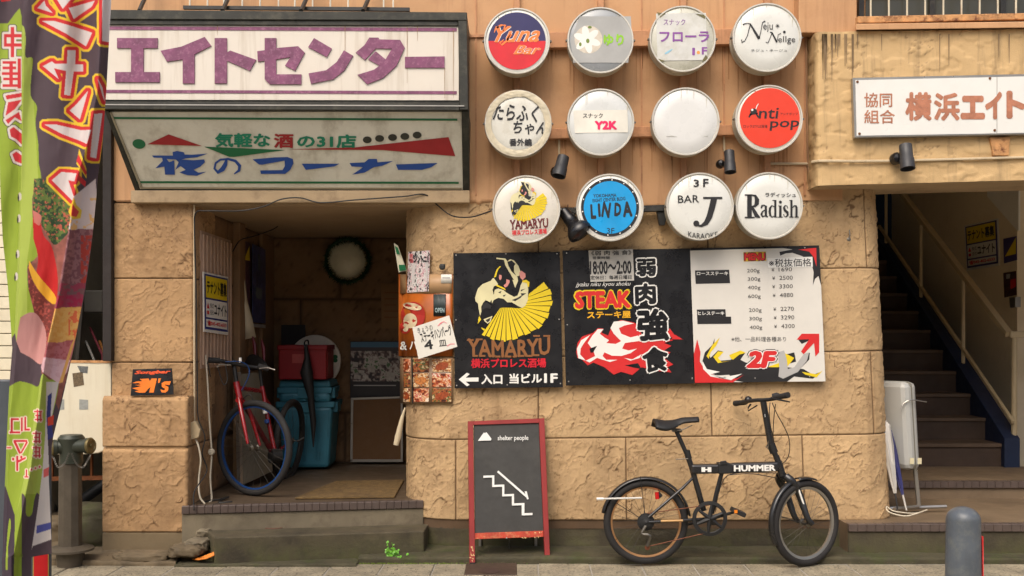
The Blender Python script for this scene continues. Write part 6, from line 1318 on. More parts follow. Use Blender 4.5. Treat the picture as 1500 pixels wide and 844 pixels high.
def wallsheet(name, label, cat, X, quad, m, lift=.004):
    pl = Pl.X(X); o = MB().slab(pl, quad, .003, lift).build(name, m, None); return tag(o, label, cat), pl
o, pl = wallsheet("poster", "dark blue poster on the left wall deep inside the passage", "poster", XA + .034, [(370, 357), (389, 366), (389, 474), (370, 472)], mat("dark_blue_print", (64, 72, 120), .4, var=.5, vs=12, bump=0))
prints(o, pl, [(mat("poster_glint", (96, 110, 120), bump=0), [[(378, 372), (381, 374), (381, 398), (378, 395)], [(374, 420), (384, 424), (383, 440), (375, 436)]], .009), (M_greyp, [[(370, 474), (389, 476), (389, 481), (370, 479)]], .009)])
o, pl = wallsheet("poster", "blue poster with a yellow triangle next to the dark blue one in the passage", "poster", XA + .034, [(357.5, 352), (366.5, 356), (366.5, 470), (358, 462)], mat("red_blue_print", (70, 40, 60), .4, var=.6, vs=9, bump=0))
prints(o, pl, [(M_yellowp, [[(359, 377), (365.5, 360), (366, 382), (359, 381)]], .009)])
cur = MB(); pts_ = [(354, 395, 357, 395), (354, 440, 362, 440), (354, 470, 370, 470), (356, 498, 375, 494)]
cur.add([P(a, b, 1.26 + .02 * i) for i, (a, b, c_, d_) in enumerate(pts_)] + [P(c_, d_, 1.30 + .02 * i) for i, (a, b, c_, d_) in enumerate(pts_)], [(i, i + 1, 5 + i, 4 + i) for i in range(3)])
o = cur.build("peeling_sheet", mat("grey_sheet", (206, 194, 166), .7), None, smooth=True); o.modifiers.new("t", 'SOLIDIFY').thickness = .002; tag(o, "pale sheet peeling off beside the pilaster in the passage", "sheet")
# wreath and round lamp
wr = thing("wreath", "dark green tinsel wreath around the round lamp on the back wall", "wreath", tuple(P(510, 419, 2.2)))
cW = P(509, 382, 2.16); kW = K * (D + 2.16) / D; ring_ = [cW + Vector((math.cos(t), 0, math.sin(t))) * 31.5 * kW for t in np.linspace(0, 2 * math.pi, 40, endpoint=False)]
M_tin = mat("tinsel_green", (18, 62, 28), .4, .3, var=.4, vs=60, bump=0)
MB().tube(ring_, .012, 6, closed=True).build("ring", M_tin, wr)
mb = MB(); rs = random.Random(3)
for i in range(1500):
    t = rs.uniform(0, 2 * math.pi); p_ = cW + Vector((math.cos(t), 0, math.sin(t))) * 31.5 * kW; v_ = Vector((rs.gauss(0, 1), rs.gauss(0, 1), rs.gauss(0, 1) - .2)).normalized() * rs.uniform(.02, .055); s_ = v_.cross(Vector((rs.random(), rs.random(), rs.random()))).normalized() * .004
    mb.add([p_ - s_, p_ + s_, p_ + v_], [(0, 1, 2)])
mb.build("tinsel", M_tin, wr, kind="stuff")
rl_ = thing("round_lamp", "round frosted cream wall lamp inside the wreath", "lamp", tuple(P(509, 382, YBk)))
MB().lathe(P(509, 382, 2.28), (0, -1, 0), [(29 * kW, 0), (29 * kW, .05), (27 * kW, .075), (20 * kW, .1), (9 * kW, .115), (.001, .118)], 40).build("globe", mat("frosted_cream", (232, 228, 196), .3, bump=0), rl_, smooth=True)
# black square, clover sign, crate, bins, umbrella, boards
o = MB().slab(Pl.Y(YBk - .02), rect(412, 476, 447, 512), .02).build("wall_plate", M_blackp, None); tag(o, "small black square plate on the back wall above the red crate", "plate")
cl_ = thing("clover_sign", "round white sign with a green clover leaning behind the red crate", "sign", tuple(P(462, 567, 2.2)))
c_ = P(461, 529, 2.16); MB().lathe(c_ + Vector((0, .03, 0)), (0, -1, 0), [(.001, 0), (37.5 * kW, 0), (38.5 * kW, .01), (38 * kW, .03), (36 * kW, .032), (.001, .03)], 44).build("disc", mat("grubby_white", (226, 222, 210), .5), cl_, smooth=True)
ptc = Pl.Y(2.16 - .004)
for t in (0, 90, 180, 270): MB().flat(ptc, ell(488.5 + 3.6 * math.cos(R(t + 45)), 525.5 + 3.6 * math.sin(R(t + 45)), 3.6, 3.2, 12), .002 + t * 1e-6).build("clover_leaf", M_greenp, cl_)
cbn = thing("red_crate", "dark red plastic crate on top of the blue bins", "crate", tuple(P(444, 557, 1.85)))
M_rc = mat("crate_red", (136, 14, 22), .45, bump=.05); Yc_ = 1.72; A = P(408, 556, Yc_); Bq = P(478, 506, Yc_)
MB().box(A.x, Bq.x, Yc_, Yc_ + .32, A.z, Bq.z).build("body", M_rc, cbn, bevel=.008); MB().box(A.x - .008, Bq.x + .008, Yc_ - .01, Yc_ + .33, Bq.z - .035, Bq.z + .002).build("rim", M_rc, cbn, bevel=.005)
MB().box(Bq.x, Bq.x + .004, Yc_ + .04, Yc_ + .28, A.z + .03, Bq.z - .05).build("side_recess", M_rc, cbn)
pcr = Pl.Y(Yc_); MB().flat(pcr, [(428, 519), (446, 519), (446, 532), (428, 532)], .003).build("label_print", mat("pale_red_print", (170, 70, 66), bump=0), cbn)
M_bin = mat("bin_blue", (52, 118, 138), .5, var=.12, vs=5, bump=.08, dirt=.3, dcol=(28, 66, 76))
def bin_(label, px0, px1, pyt, pyb, Yb0, taper, lid=True):
    o = thing("waste_bin", label, "bin", tuple(P((px0 + px1) / 2, pyb, Yb0)), "blue plastic bins stacked in the passage"); kB = K * (D + Yb0) / D
    cx_ = P((px0 + px1) / 2, 0, Yb0).x; hw = (px1 - px0) / 2 * kB; z0 = P(0, pyb, Yb0).z; z1 = P(0, pyt, Yb0).z; zr_ = z1 - .09
    def fr(w, z, dp): return [(cx_ - w, Yb0, z), (cx_ + w, Yb0, z), (cx_ + w, Yb0 + dp, z), (cx_ - w, Yb0 + dp, z)]
    MB().hexa(fr(hw * taper, z0, .32) + fr(hw * .93, zr_, .36)).build("body", M_bin, o, bevel=.03)
    MB().hexa(fr(hw * .98, zr_ - .01, .38) + fr(hw, zr_ + .035, .38)).build("rim", M_bin, o, bevel=.006)
    if lid: MB().hexa(fr(hw * .96, zr_ + .035, .37) + fr(hw * .9, z1, .35)).build("lid", M_bin, o, bevel=.015)
    for s_ in (-1, 1): MB().box(cx_ + s_ * hw * .98 - .02, cx_ + s_ * hw * .98 + .02, Yb0 + .05, Yb0 + .2, zr_ - .05, zr_ + .03).build("handle", M_bin, o, bevel=.008)
    MB().box(cx_ - hw * .25, cx_ + hw * .15, Yb0 - .012, Yb0 + .01, zr_ - .05, zr_ + .03).build("latch", M_bin, o, bevel=.006)
    for i in (-1, 0, 1): MB().box(cx_ + i * hw * .45 - .012, cx_ + i * hw * .45 + .012, Yb0 - .006, Yb0 + .02, z0 + .06, zr_ - .07).build("rib", M_bin, o, bevel=.004)
bin_("tall blue plastic bin standing behind the red bicycle", 404, 490, 578, 686, 1.80, .80, lid=False); bin_("blue plastic bin lid stacked on the tall bin under the red crate", 406, 486, 557, 590, 1.78, .96)
um = thing("black_umbrella", "folded black umbrella hooked over the red crate", "umbrella", tuple(P(457, 655, 1.68)))
MB().tube([P(448, 505, 1.68), P(450, 525, 1.66), P(449, 545, 1.66), P(455, 580, 1.66), P(459, 620, 1.66), P(459, 655, 1.66)], [.012, .022, .05, .026, .022, .004], 12).build("canopy", M_bt, um, smooth=True)
MB().tube(cr([P(449, 520, 1.66), P(446, 506, 1.66), P(447, 500, 1.68), P(451, 499, 1.7), P(452, 505, 1.74)], 4), .006, 8).build("handle", M_blk, um, smooth=True)
ptb = Pl.Y(YBk - .06)
cp = thing("notice_poster", "collage poster with pale photos on black leaning above the brown board", "poster", tuple(ptb.at(550, 582)))
xs2 = np.linspace(514, 590, 80); ys2 = np.linspace(501, 583, 90); U, V = np.meshgrid(np.linspace(0, 1, 80), np.linspace(0, 1, 90))
pc_ = collage(2.2, [(36, 30, 34), (60, 50, 52), (110, 90, 84), (170, 160, 150), (196, 190, 180), (80, 110, 70)], 1.6)(U, V); pc_[V > .70] = lin((34, 30, 32)); pc_[V < .1] = lin((60, 110, 140)); pc_[(V > .1) & (V < .16)] = lin((60, 50, 52))
G = np.zeros((90, 80, 3))
a00, a10, a01 = ptb.at(514, 501), ptb.at(590, 501), ptb.at(514, 583)
for k3 in range(3): G[..., k3] = a00[k3] + (a10[k3] - a00[k3]) * U + (a01[k3] - a00[k3]) * V
G[..., 1] -= .006; grid_mesh("print", G, M_paint, cp, paint=pc_, flip=True); MB().slab(ptb, rect(513, 500, 591, 584), .006).build("board", M_blackp, cp)
for (x, y, r_) in ((521, 534, 4), (530, 546, 4), (545, 541, 5), (573, 551, 6), (524, 551, 5), (562, 530, 5)): MB().flat(ptb, [(x - r_, y - r_), (x + r_, y - r_ + 1), (x + r_ - 1, y + r_), (x - r_ - 1, y + r_ - 1)], .009).build("photo", mat("pale_photo", (176, 170, 160), .5, var=.2, vs=50, bump=0), cp)
MB().flat(ptb, rect(518, 564, 580, 565.5), .009).build("print_line", M_greyp, cp)
bb = thing("brown_notice_board", "brown board in a thin aluminium frame standing against the back wall", "board", tuple(P(550, 678, 2.2)))
pbb = Pl.Y(2.16)
MB().slab(pbb, [(517, 586), (588, 584), (588, 673), (516, 673)], .01).build("panel", mat("brown_board", (104, 74, 44), .8, var=.05), bb)
for q4 in ([(514, 584), (517.5, 584), (516.5, 676), (513, 676)], [(514, 583), (590, 580.5), (590, 583.5), (514, 586)], [(513, 673), (588, 673), (588, 677), (513, 677)], [(587, 581), (590, 581), (590, 677), (587, 677)]): MB().slab(pbb, q4, .02, .004).build("frame", M_alu, bb, bevel=.001)
o = MB().slab(Pl.Y(YBk - .02), [(558, 415), (590, 416), (590, 482), (559, 481)], .003).build("paper_notice", mat("brown_paper", (150, 116, 76), .8, bump=0), None); tag(o, "brownish paper notice on the back wall beside the wall corner", "notice")
for yy in (428, 437, 446, 455, 464): MB().flat(Pl.Y(YBk - .02), rect(563, yy, 585 - yy % 7, yy + 1.6), .0015).build("print_line", M_brownp, o)
# grey stand sign behind the bicycle
gs = thing("grey_stand_sign", "grey panel sign on a metal stand leaning behind the red bicycle", "sign board", tuple(P(372, 720, .95)))
pgs = Pl.tri(P(350, 715, .85), P(400, 700, 1.15), P(352, 560, 1.0))
MB().slab(pgs, [(350, 548), (384, 545), (400, 690), (354, 712)], .03).build("panel", mat("dull_grey_panel", (104, 98, 84), .6), gs, bevel=.004)
MB().slab(pgs, [(349, 545), (353, 545), (356, 716), (352, 718)], .03, .004).build("frame_side", M_alu, gs); MB().lathe(P(352, 712, .82), (0, 0, 1), [(.001, -.03), (.035, -.03), (.03, .0), (.001, .02)], 14).build("foot", M_alu, gs, smooth=True)
# things hung above the bins: small red objects
for i, (x, y) in enumerate(((370, 505), (383, 510))): tag(MB().tube([P(x, y - 12, 1.25), P(x + 3, y, 1.24), P(x + 4, y + 20, 1.22)], [.006, .014, .008], 8).build("hanging_strap", mat("dark_red", (96, 16, 28)), None, smooth=True), ["dark red strap hanging near the pilaster above the handlebar", "dark red strap hanging right of the pilaster above the bicycle saddle"][i], "strap")
# doormat
zm = ZF + .004; pm = Pl((0, 0, zm), (0, 0, 1))
mt_pts = [pm.at(432, 731), pm.at(578, 729), pm.at(592, 704), pm.at(492, 706)]
o = MB().hexa([p - Vector((0, 0, .004)) for p in mt_pts] + [p + Vector((0, 0, .008)) for p in mt_pts]).build("doormat", mat("coir_mat", (104, 82, 46), .95, var=.35, vs=30, bump=1., bs=150, dirt=.8, dcol=(76, 58, 38), ds=14), None, bevel=.003); tag(o, "worn yellow brown doormat on the passage floor", "doormat")
# --- weed, leaf, drain cover on the ground
pw2 = thing("weed", "small bright green weed growing at the foot of the entrance step", "plant", tuple(P(578, 826, .02)))
M_weed = mat("weed_green", (96, 160, 34), .5, var=.3, vs=60, bump=0); mb = MB(); st2 = MB(); rs = random.Random(8)
for i in range(13):
    a_ = P(578 + rs.uniform(-6, 8), 825, .03); hgt = rs.choice([.03, .05, .08, .12]) ; top = a_ + Vector((rs.uniform(-.05, .06), rs.uniform(-.03, .03), hgt)); st2.tube([a_, (a_ + top) / 2 + Vector((.004, 0, 0)), top], .0013, 4)
    for j in range(9):
        p_ = a_ + (top - a_) * rs.uniform(.25, 1) + Vector((rs.uniform(-.014, .014), rs.uniform(-.014, .014), rs.uniform(-.006, .006))); nn = Vector((rs.uniform(-.6, .6), -1, rs.uniform(0, 1.2))).normalized(); uu = nn.orthogonal().normalized(); vv = nn.cross(uu); r_ = rs.uniform(.005, .011)
        mb.add([p_ + (uu * math.cos(t) + vv * math.sin(t) * .8) * r_ for t in [k * math.pi / 3 for k in range(6)]], [tuple(range(6))])
mb.build("leaves", M_weed, pw2, kind="stuff"); st2.build("stem", M_weed, pw2)
ms = MB(); rs = random.Random(12)
for i in range(700):
    x = rs.choice([rs.gauss(400, 25), rs.gauss(545, 40), rs.gauss(640, 60), rs.uniform(300, 640), rs.gauss(250, 12)]); p_ = P(x, 827 + rs.uniform(-2, 1.5), 0); r_ = rs.uniform(.002, .005); p_.z = max(.0, p_.z * .3); p_.y -= rs.uniform(0, .03)
    ms.add([p_ + Vector((r_, 0, 0)), p_ + Vector((0, rs.uniform(-1, 1) * r_, r_ * 1.5)), p_ + Vector((-r_, 0, 0))], [(0, 1, 2)])
tag(ms.build("moss", mat("moss_green", (96, 116, 34), .9, bump=0), None), "moss and tiny weeds along the pavement edge", "moss", kind="stuff")
gr_ = MB(); rs = random.Random(77)
for i in range(900):
    x = rs.uniform(90, 1500); near = rs.random() < .7; y_ = rs.uniform(-.02, .02) if near else rs.uniform(-.4, .0); p_ = Vector(((x - CX) * K, y_, .004 if y_ < 0 else .04)); r_ = rs.uniform(.0015, .0045)
    a1 = rs.uniform(0, 3); gr_.add([p_ + Vector((r_ * math.cos(a1 + k * 2.1), r_ * math.sin(a1 + k * 2.1), 0)) for k in range(3)] + [p_ + Vector((0, 0, r_))], [(0, 1, 3), (1, 2, 3), (2, 0, 3)])
tag(gr_.build("grit", mat("grit", (84, 72, 54), .9, var=.5, vs=40, bump=0), None), "loose grit and crumbs gathered along the pavement edge", "grit", kind="stuff")
lf = MB(); lpts = [P(282, 820, -.02), P(290, 817, -.03), P(303, 815, -.03), P(315, 808, -.05), P(314, 814, -.07), P(303, 819, -.08), P(290, 821, -.07)]
lf.add([p + Vector((0, 0, .0)) for p in lpts], [tuple(range(7))]); o = lf.build("orange_scrap", mat("orange_scrap", (216, 128, 48), .6, var=.2, vs=40), None); o.modifiers.new("t", 'SOLIDIFY').thickness = .004; tag(o, "orange scrap lying at the left corner of the entrance step", "litter")
o = MB().box(P(682, 0, -.1).x, P(757, 0, -.1).x, -.30, -.005, -.02, .003).build("drain_cover", mat("brown_iron", (70, 54, 42), .7, var=.2, bump=.5, bs=40), None, bevel=.003); tag(o, "brown iron drain cover set in the pavement below the chalkboard", "drain cover")
pdc = Pl((0, 0, .003), (0, 0, 1)); MB().add([pdc.at(*q5, .0015) for q5 in ell(717, 836, 15, 4, 24)], [tuple(range(24))]).build("lid", mat("dark_iron", (66, 48, 40), .7, bump=.4), o)
# --- bollard
bo = thing("bollard", "grey painted steel bollard with a rounded top and red side reflector", "bollard", tuple(P(1411, 742, -2.45) * 1))
Yo = -2.47; so2 = (D + Yo) / D; cb_ = P(1411, 0, Yo); rB = 24 * K * so2; zt_ = P(0, 742, Yo).z
prof = [(rB * 1.1, 0.0), (rB * 1.06, zt_ * .5), (rB * 1.0, zt_ - .075)] + [(rB * math.cos(t), zt_ - .045 + .045 * math.sin(t)) for t in np.linspace(.0, 1.5, 9)] + [(.001, zt_)]
MB().lathe((cb_.x, cb_.y, 0), (0, 0, 1), prof, 40).build("post", mat("grey_bollard_paint", (84, 90, 96), .38, var=.2, vs=9, bump=.35, bs=50, streak=.25, scol=(60, 60, 58), dirt=.4, dcol=(120, 122, 112), ds=22), bo, smooth=True)
mb = MB(); ry = rB * 1.045
vs = []
for t in np.linspace(R(-62), R(28), 10):
    for z_ in (zt_ - .10, zt_ - .10 - .46): vs.append((cb_.x + math.cos(t) * (ry + .003 + (zt_ - .1 - z_) * .012), cb_.y + math.sin(t) * (ry + .003), z_))
mb = MB(); vs = []
for t in np.linspace(R(-25), R(60), 10):
    for z_ in (zt_ - .10, zt_ - .56): vs.append((cb_.x + math.cos(t) * (ry + .004 + (zt_ - .1 - z_) * .010), cb_.y + math.sin(t) * (ry + .004), z_))
mb.add(vs, [(2 * i, 2 * i + 1, 2 * i + 3, 2 * i + 2) for i in range(9)]); rf = mb.build("reflector", mat("reflector_red", (206, 26, 24), .3, bump=0), bo, smooth=True); rf.modifiers.new("t", 'SOLIDIFY').thickness = .003
# --- stair hall things
hr_ = thing("handrail", "cream painted steel handrail with posts along the stair flight", "handrail", (3.86, 1.97, .32))
M_hr = mat("cream_rail_paint", (186, 168, 132), .5, var=.05, bump=.05); XH = 3.86; ph_ = Pl.X(XH)
def onX(px, py): s = XH / ((px - CX) * K); return Vector((XH, s * D - D, ZC + (HY - py) * K * s))
ra, rb_ = onX(1478, 490), onX(1300, 255)
sl2 = (rb_.z - ra.z) / (rb_.y - ra.y)
def bar(name, a, b, w, h):
    a = Vector(a); b = Vector(b); d = (b - a).normalized(); s_ = Vector((1, 0, 0)) if abs(d.x) < .9 else Vector((0, 1, 0)); u = d.cross(s_).normalized()
    MB().hexa([a - s_ * w - u * h, a + s_ * w - u * h, a + s_ * w + u * h, a - s_ * w + u * h, b - s_ * w - u * h, b + s_ * w - u * h, b + s_ * w + u * h, b - s_ * w + u * h]).build(name, M_hr, hr_, bevel=.004)
bar("top_rail", ra, rb_, .026, .022); bar("top_rail", ra, ra + Vector((.9, 0, 0)), .026, .024)
la, lb_ = onX(1475, 605), onX(1303, 355); bar("lower_rail", la + Vector((0, -.1, -.065)), lb_ + Vector((0, .3, .2)), .014, .014)
for px, y0p, y1p in ((1298, 275, 370), (1349, 330, 451), (1411, 408, 545), ):
    a_ = onX(px, y0p); b_ = onX(px, y1p); MB().tube([a_, b_], .016, 8).build("post", M_hr, hr_, smooth=True)
a_ = onX(1486, 494); MB().tube([Vector((XH + .04, ra.y, ra.z)), Vector((XH + .04, ra.y, .34))], .022, 10).build("post", M_hr, hr_, smooth=True)
def onW(px, py): s = XW / ((px - CX) * K); return Vector((XW, s * D - D, ZC + (HY - py) * K * s))
o, pl = wallsheet("poster", "purple and yellow diagonal sticker right of the stair hall notice", "poster", XW - .004, [(1469.5, 350), (1489, 346), (1489.5, 381), (1470.5, 386)], mat("purple_blue_print", (66, 56, 110), .5, bump=0))
prints(o, pl, [(M_yellowp, [[(1488, 348), (1488, 372), (1472, 376)]], .006)])
o, pl = wallsheet("poster", "small red and black flyer below the purple sticker in the stair hall", "poster", XW - .004, [(1469.5, 400), (1488, 397), (1489, 432), (1471, 436)], mat("red_black_print", (80, 50, 46), .5, var=.6, vs=28, bump=0))
prints(o, pl, [(M_redp, [[(1480, 410), (1488, 408), (1488, 420), (1480, 424)]], .006), (M_greyp, [[(1474, 402), (1480, 401), (1479, 408), (1474, 409)]], .0062)])
o = MB().slab(Pl.X(XW - .02), [(1478, 436), (1487, 435), (1487, 450), (1479, 451)], .05).build("wall_box", M_alu, None, bevel=.003); tag(o, "small pale box on the stair hall wall under the flyer", "box")
o = MB().tube(cr([Vector((4.02, 1.75, 1.05)), Vector((4.0, 1.74, .9)), Vector((4.04, 1.73, .72)), Vector((4.1, 1.73, .62)), Vector((4.12, 1.73, .9))], 4), .03, 10).build("blue_bag", mat("blue_nylon", (30, 50, 150), .5), None, smooth=True); tag(o, "blue bag hanging on the stair rail at the right edge", "bag")
# silver panel sign on a trolley stand
ss = thing("silver_lightbox_sign", "silver rounded lightbox sign seen edge on, standing beside the stair entrance", "sign", tuple(P(1330, 745, .55)))
M_sil = mat("brushed_silver", (184, 184, 178), .4, .15, var=.05, bump=.03)
def rbox(name, c, u, v, w, hu, hv, hw, m, bev, parent):
    c, u, v, w = map(Vector, (c, u, v, w)); P8 = [c + u * a * hu + v * b * hv + w * d_ * hw for d_ in (-1, 1) for a, b in ((-1, -1), (1, -1), (1, 1), (-1, 1))]
    return MB().hexa(P8).build(name, m, parent, bevel=bev)
Yq = .62; yaw = R(124); u = Vector((math.cos(yaw), math.sin(yaw), 0)); th_ = Vector((-u.y, u.x, 0)); tilt = R(-3.2); v = Vector((math.sin(tilt) * 1, 0, math.cos(tilt)))
hgt = 63 * K * (D + Yq) / D
ctr2 = P(1338, 624, .45) + u * .20
bdy = rbox("cabinet", ctr2, u, v, th_, .20, hgt, .062, M_sil, .035, ss); rbox("cabinet_band", ctr2, u, v, th_, .203, hgt + .003, .028, mat("silver_band", (150, 146, 132), .4, .5, bump=0), .03, ss)
fA = P(1340, 588, Yq - .08); fB = P(1345, 745, Yq - .08); rbox("stand_leg", (P(1331, 588, Yq - .12) + P(1346, 742, Yq - .12)) / 2, (1, 0, 0), (P(1331, 588, Yq - .12) - P(1346, 742, Yq - .12)).normalized(), (0, 1, 0), .012, 77 * K * 1.08, .008, M_alu, .002, ss)
tb("stand_leg", [P(1345, 742, Yq - .12), P(1310, 746, .35)], .012, M_alu, 6, parent=ss); tb("stand_foot", [P(1300, 745, .5), P(1386, 742, .55)], .012, M_alu, 6, parent=ss)
tb("handle_wire", [P(1320, 600, Yq - .2), P(1324, 591, Yq - .2), P(1335, 586, Yq - .2), P(1357, 589, Yq - .15)], .004, M_alu, 6, parent=ss, k=4)
for x in (1336, 1347): MB().flat(Pl.Y(Yq - .2), rect(x - 3, 671, x + 3, 680), 0).build("sticker", mat("cream_sticker", (206, 196, 160), bump=0), ss)
cable("cable", "white cable coiled on the platform below the silver sign", [P(1358, 747, .3), P(1340, 752, .25), P(1310, 749, .25), P(1299, 742, .3), P(1302, 750, .22), P(1325, 756, .18), P(1345, 752, .2)], .004, M_wcab)
def umb(label, a, b, r_, col, tipc, nm="umbrella"):
    o = thing(nm, label, "umbrella", tuple(b)); d = (b - a); M_ = mat("umb%d" % int(col[0]), col, .5, var=.1, bump=.05)
    n_ = 16; mb = MB(); vs = []; ts = [0, .06, .15, .3, .5, .7, .82]; rr2 = [.3, .9, 1, .95, .75, .5, .25]; ax_ = d.normalized(); uu = ax_.orthogonal().normalized(); ww = ax_.cross(uu)
    for t, r3 in zip(ts, rr2):
        for k in range(n_): an = 2 * math.pi * k / n_; f_ = 1 + .22 * math.cos(an * 6 + t * 5); vs.append(a + d * t + (uu * math.cos(an) + ww * math.sin(an)) * r_ * r3 * f_)
    mb.add(vs, [(i * n_ + k, i * n_ + (k + 1) % n_, (i + 1) * n_ + (k + 1) % n_, (i + 1) * n_ + k) for i in range(len(ts) - 1) for k in range(n_)]); mb.build("canopy", M_, o, smooth=True)
    MB().tube([a + d * .78, b], [.007, .005], 8).build("ferrule", mat("ferrule%d" % tipc[0], tipc, .4, bump=0), o, smooth=True); MB().tube([a - d * .03, a + d * .02], [.004, .006], 8).build("top", M_, o)
umb("folded white umbrella leaning against the right wall column", P(1294, 615, .42), P(1315, 747, .30), .034, (176, 172, 164), (40, 38, 36)); umb("folded navy umbrella leaning beside the white umbrella", P(1298, 625, .50), P(1328, 748, .34), .028, (44, 44, 96), (190, 186, 176))
o = MB().tube([P(1291, 600, .62), P(1293, 690, .55), P(1297, 735, .5)], [.02, .03, .02], 10).build("red_umbrella", mat("dark_pink", (120, 24, 50), .5), None, smooth=True); tag(o, "dark pink folded umbrella mostly hidden behind the white one", "umbrella")
# --- grey post with red stripe behind the banner
gp = thing("grey_post", "grey steel post with a red panel at its foot behind the banner", "post", (-2.1, -1.6, 0))
Yg = -1.55
MB().box(P(-24, 0, Yg).x, P(73, 0, Yg).x, Yg, Yg + .025, 0, P(0, 556, Yg).z).build("cabinet", mat("dark_grey_steel", (72, 78, 84), .5, var=.1, bump=.1), gp, bevel=.008)
pgp = Pl.Y(Yg); MB().flat(pgp, rect(48, 700, 71.5, 900), .002).build("gold_edge", mat("gold_edge", (170, 140, 70), .5, bump=0), gp); MB().flat(pgp, rect(49.5, 700, 70, 900), .003).build("red_panel", mat("post_red", (196, 16, 24), .4, bump=0), gp)
# --- the banner: a draped cloth with its print held as colours on the mesh
bnr = thing("banner_flag", "tall hanging cloth banner in purple, green and red with food pictures and large letters", "banner", tuple(P(60, 845, -1.75)))
SS = 2; CX0, CY0, CW, CH = -6, -6, 176, 860
Hc, Wc = CH * SS, CW * SS; YY, XX = np.mgrid[0:Hc, 0:Wc]; XX = XX / SS + CX0; YY = YY / SS + CY0
can = np.zeros((Hc, Wc, 3)); can[:] = lin((78, 64, 70))
def pmask(pts):
    m = np.zeros((Hc, Wc), bool); n = len(pts); ys = [p[1] for p in pts]
    r0 = max(0, int((min(ys) - CY0) * SS) - 1); r1 = min(Hc, int((max(ys) - CY0) * SS) + 2)
    if r1 <= r0: return m
    X, Y = XX[r0:r1], YY[r0:r1]; mm = m[r0:r1]
    for i in range(n):
        (x1, y1), (x2, y2) = pts[i], pts[(i + 1) % n]
        if y1 == y2: continue
        mm ^= ((y1 > Y) != (y2 > Y)) & (X < (x2 - x1) * (Y - y1) / (y2 - y1) + x1)
    return m
def dil(m, r):
    out = m.copy(); 
    for k in range(max(1, int(round(r * SS)))):
        o_ = out.copy(); o_[1:] |= out[:-1]; o_[:-1] |= out[1:]; o_[:, 1:] |= out[:, :-1]; o_[:, :-1] |= out[:, 1:]
        if k % 2: o_[1:, 1:] |= out[:-1, :-1]; o_[:-1, :-1] |= out[1:, 1:]; o_[1:, :-1] |= out[:-1, 1:]; o_[:-1, 1:] |= out[1:, :-1]
        out = o_
    return out
def put(m, c): can[m] = lin(c)
def nz(s, seed, o=4): return fbm(XX * s, YY * s, seed, o)
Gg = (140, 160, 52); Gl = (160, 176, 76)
smooth_poly = lambda L: [tuple(p[:2]) for p in cr([Vector((x, y, 0)) for x, y in L], 5)]
put(XX < 32, Gg)
put(pmask([(-10, -10), (33, -10), (33, 30), (29, 12), (22, 20), (12, 34), (-10, 35)]), (78, 64, 70))
put(pmask([(-2, -6), (16, -6), (16, 1), (2, 3)]), (190, 40, 44))
put(pmask(smooth_poly([(32, 36), (36, 42), (38, 60), (37, 72), (38, 84), (48, 86), (46, 110), (45, 140), (54, 156), (52, 180), (56, 210), (57, 240), (60, 262), (50, 280), (47, 300), (50, 340), (55, 375), (42, 386), (40, 400), (42, 425), (47, 440), (50, 458), (30, 465), (22, 490), (15, 525), (-10, 530), (-10, 36)])), Gg)
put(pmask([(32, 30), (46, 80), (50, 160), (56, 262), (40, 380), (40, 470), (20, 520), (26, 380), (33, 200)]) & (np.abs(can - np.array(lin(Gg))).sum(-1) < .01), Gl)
# food picture
ft = pmask([(50, 262), (62, 262), (80, 275), (110, 300), (140, 290), (134, 350), (124, 425), (108, 510), (86, 600), (60, 545), (60, 535), (44, 525), (24, 500), (30, 465), (50, 458), (42, 425), (40, 392), (55, 375), (47, 310)])
n1 = nz(.09, 3.); n2_ = nz(.25, 5.)
can[ft] = (np.array(lin((122, 74, 62))) * (1 - n2_[..., None] * .5) + np.array(lin((196, 120, 110))) * n1[..., None] * .4)[ft]
lt = pmask(smooth_poly([(50, 262), (62, 262), (80, 272), (104, 298), (106, 330), (90, 352), (78, 358), (64, 335), (48, 312)])); cl = np.where((n2_ > .5)[..., None], np.array(lin((92, 110, 52))), np.array(lin((44, 66, 40)))); can[lt] = cl[lt]
put(lt & (nz(.3, 8.) > .66), (176, 90, 70))
put(pmask(smooth_poly([(48, 318), (58, 324), (64, 345), (76, 362), (84, 400), (84, 430), (80, 440), (68, 430), (54, 404), (56, 378), (49, 350)])), (182, 34, 34))
put(pmask(smooth_poly([(48, 308), (60, 316), (58, 330), (50, 326)])), (190, 110, 100))
sa_ = pmask(smooth_poly([(41, 390), (54, 402), (70, 436), (80, 446), (78, 480), (70, 500), (60, 538), (50, 458), (42, 425)])); can[sa_] = (np.array(lin((128, 58, 50))) * (.7 + .9 * (nz(.35, 2.)[..., None] > .62)))[sa_]
put(pmask(smooth_poly([(43, 382), (50, 394), (60, 408), (74, 424), (82, 436), (80, 446), (70, 440), (56, 424), (47, 408), (42, 392)])), (214, 158, 44))
bn = pmask(smooth_poly([(24, 500), (27, 480), (32, 464), (50, 458), (64, 476), (68, 500), (61, 533), (45, 524), (30, 516)])); can[bn] = (np.array(lin((190, 136, 130))) * (.75 + .4 * np.clip((YY - 470) / 60, 0, 1))[..., None])[bn]
put(pmask([(22, 488), (24, 500), (44, 524), (62, 533), (60, 545), (56, 566), (14, 566), (14, 500)]) & ~bn, (78, 64, 70))
put(pmask(smooth_poly([(14, 566), (28, 559), (44, 562), (56, 566), (62, 548), (72, 556), (86, 562), (70, 640), (64, 690), (60, 724), (54, 722), (50, 734), (47, 752), (42, 757), (38, 752), (38, 732), (34, 724), (29, 726), (22, 756), (10, 712), (6, 640)])), Gg)
put(pmask([(60, 545), (72, 556), (86, 562), (66, 680), (60, 724), (32, 724), (24, 752), (38, 690), (46, 640), (56, 580)]) & (np.abs(can - np.array(lin(Gg))).sum(-1) < .01), Gl)
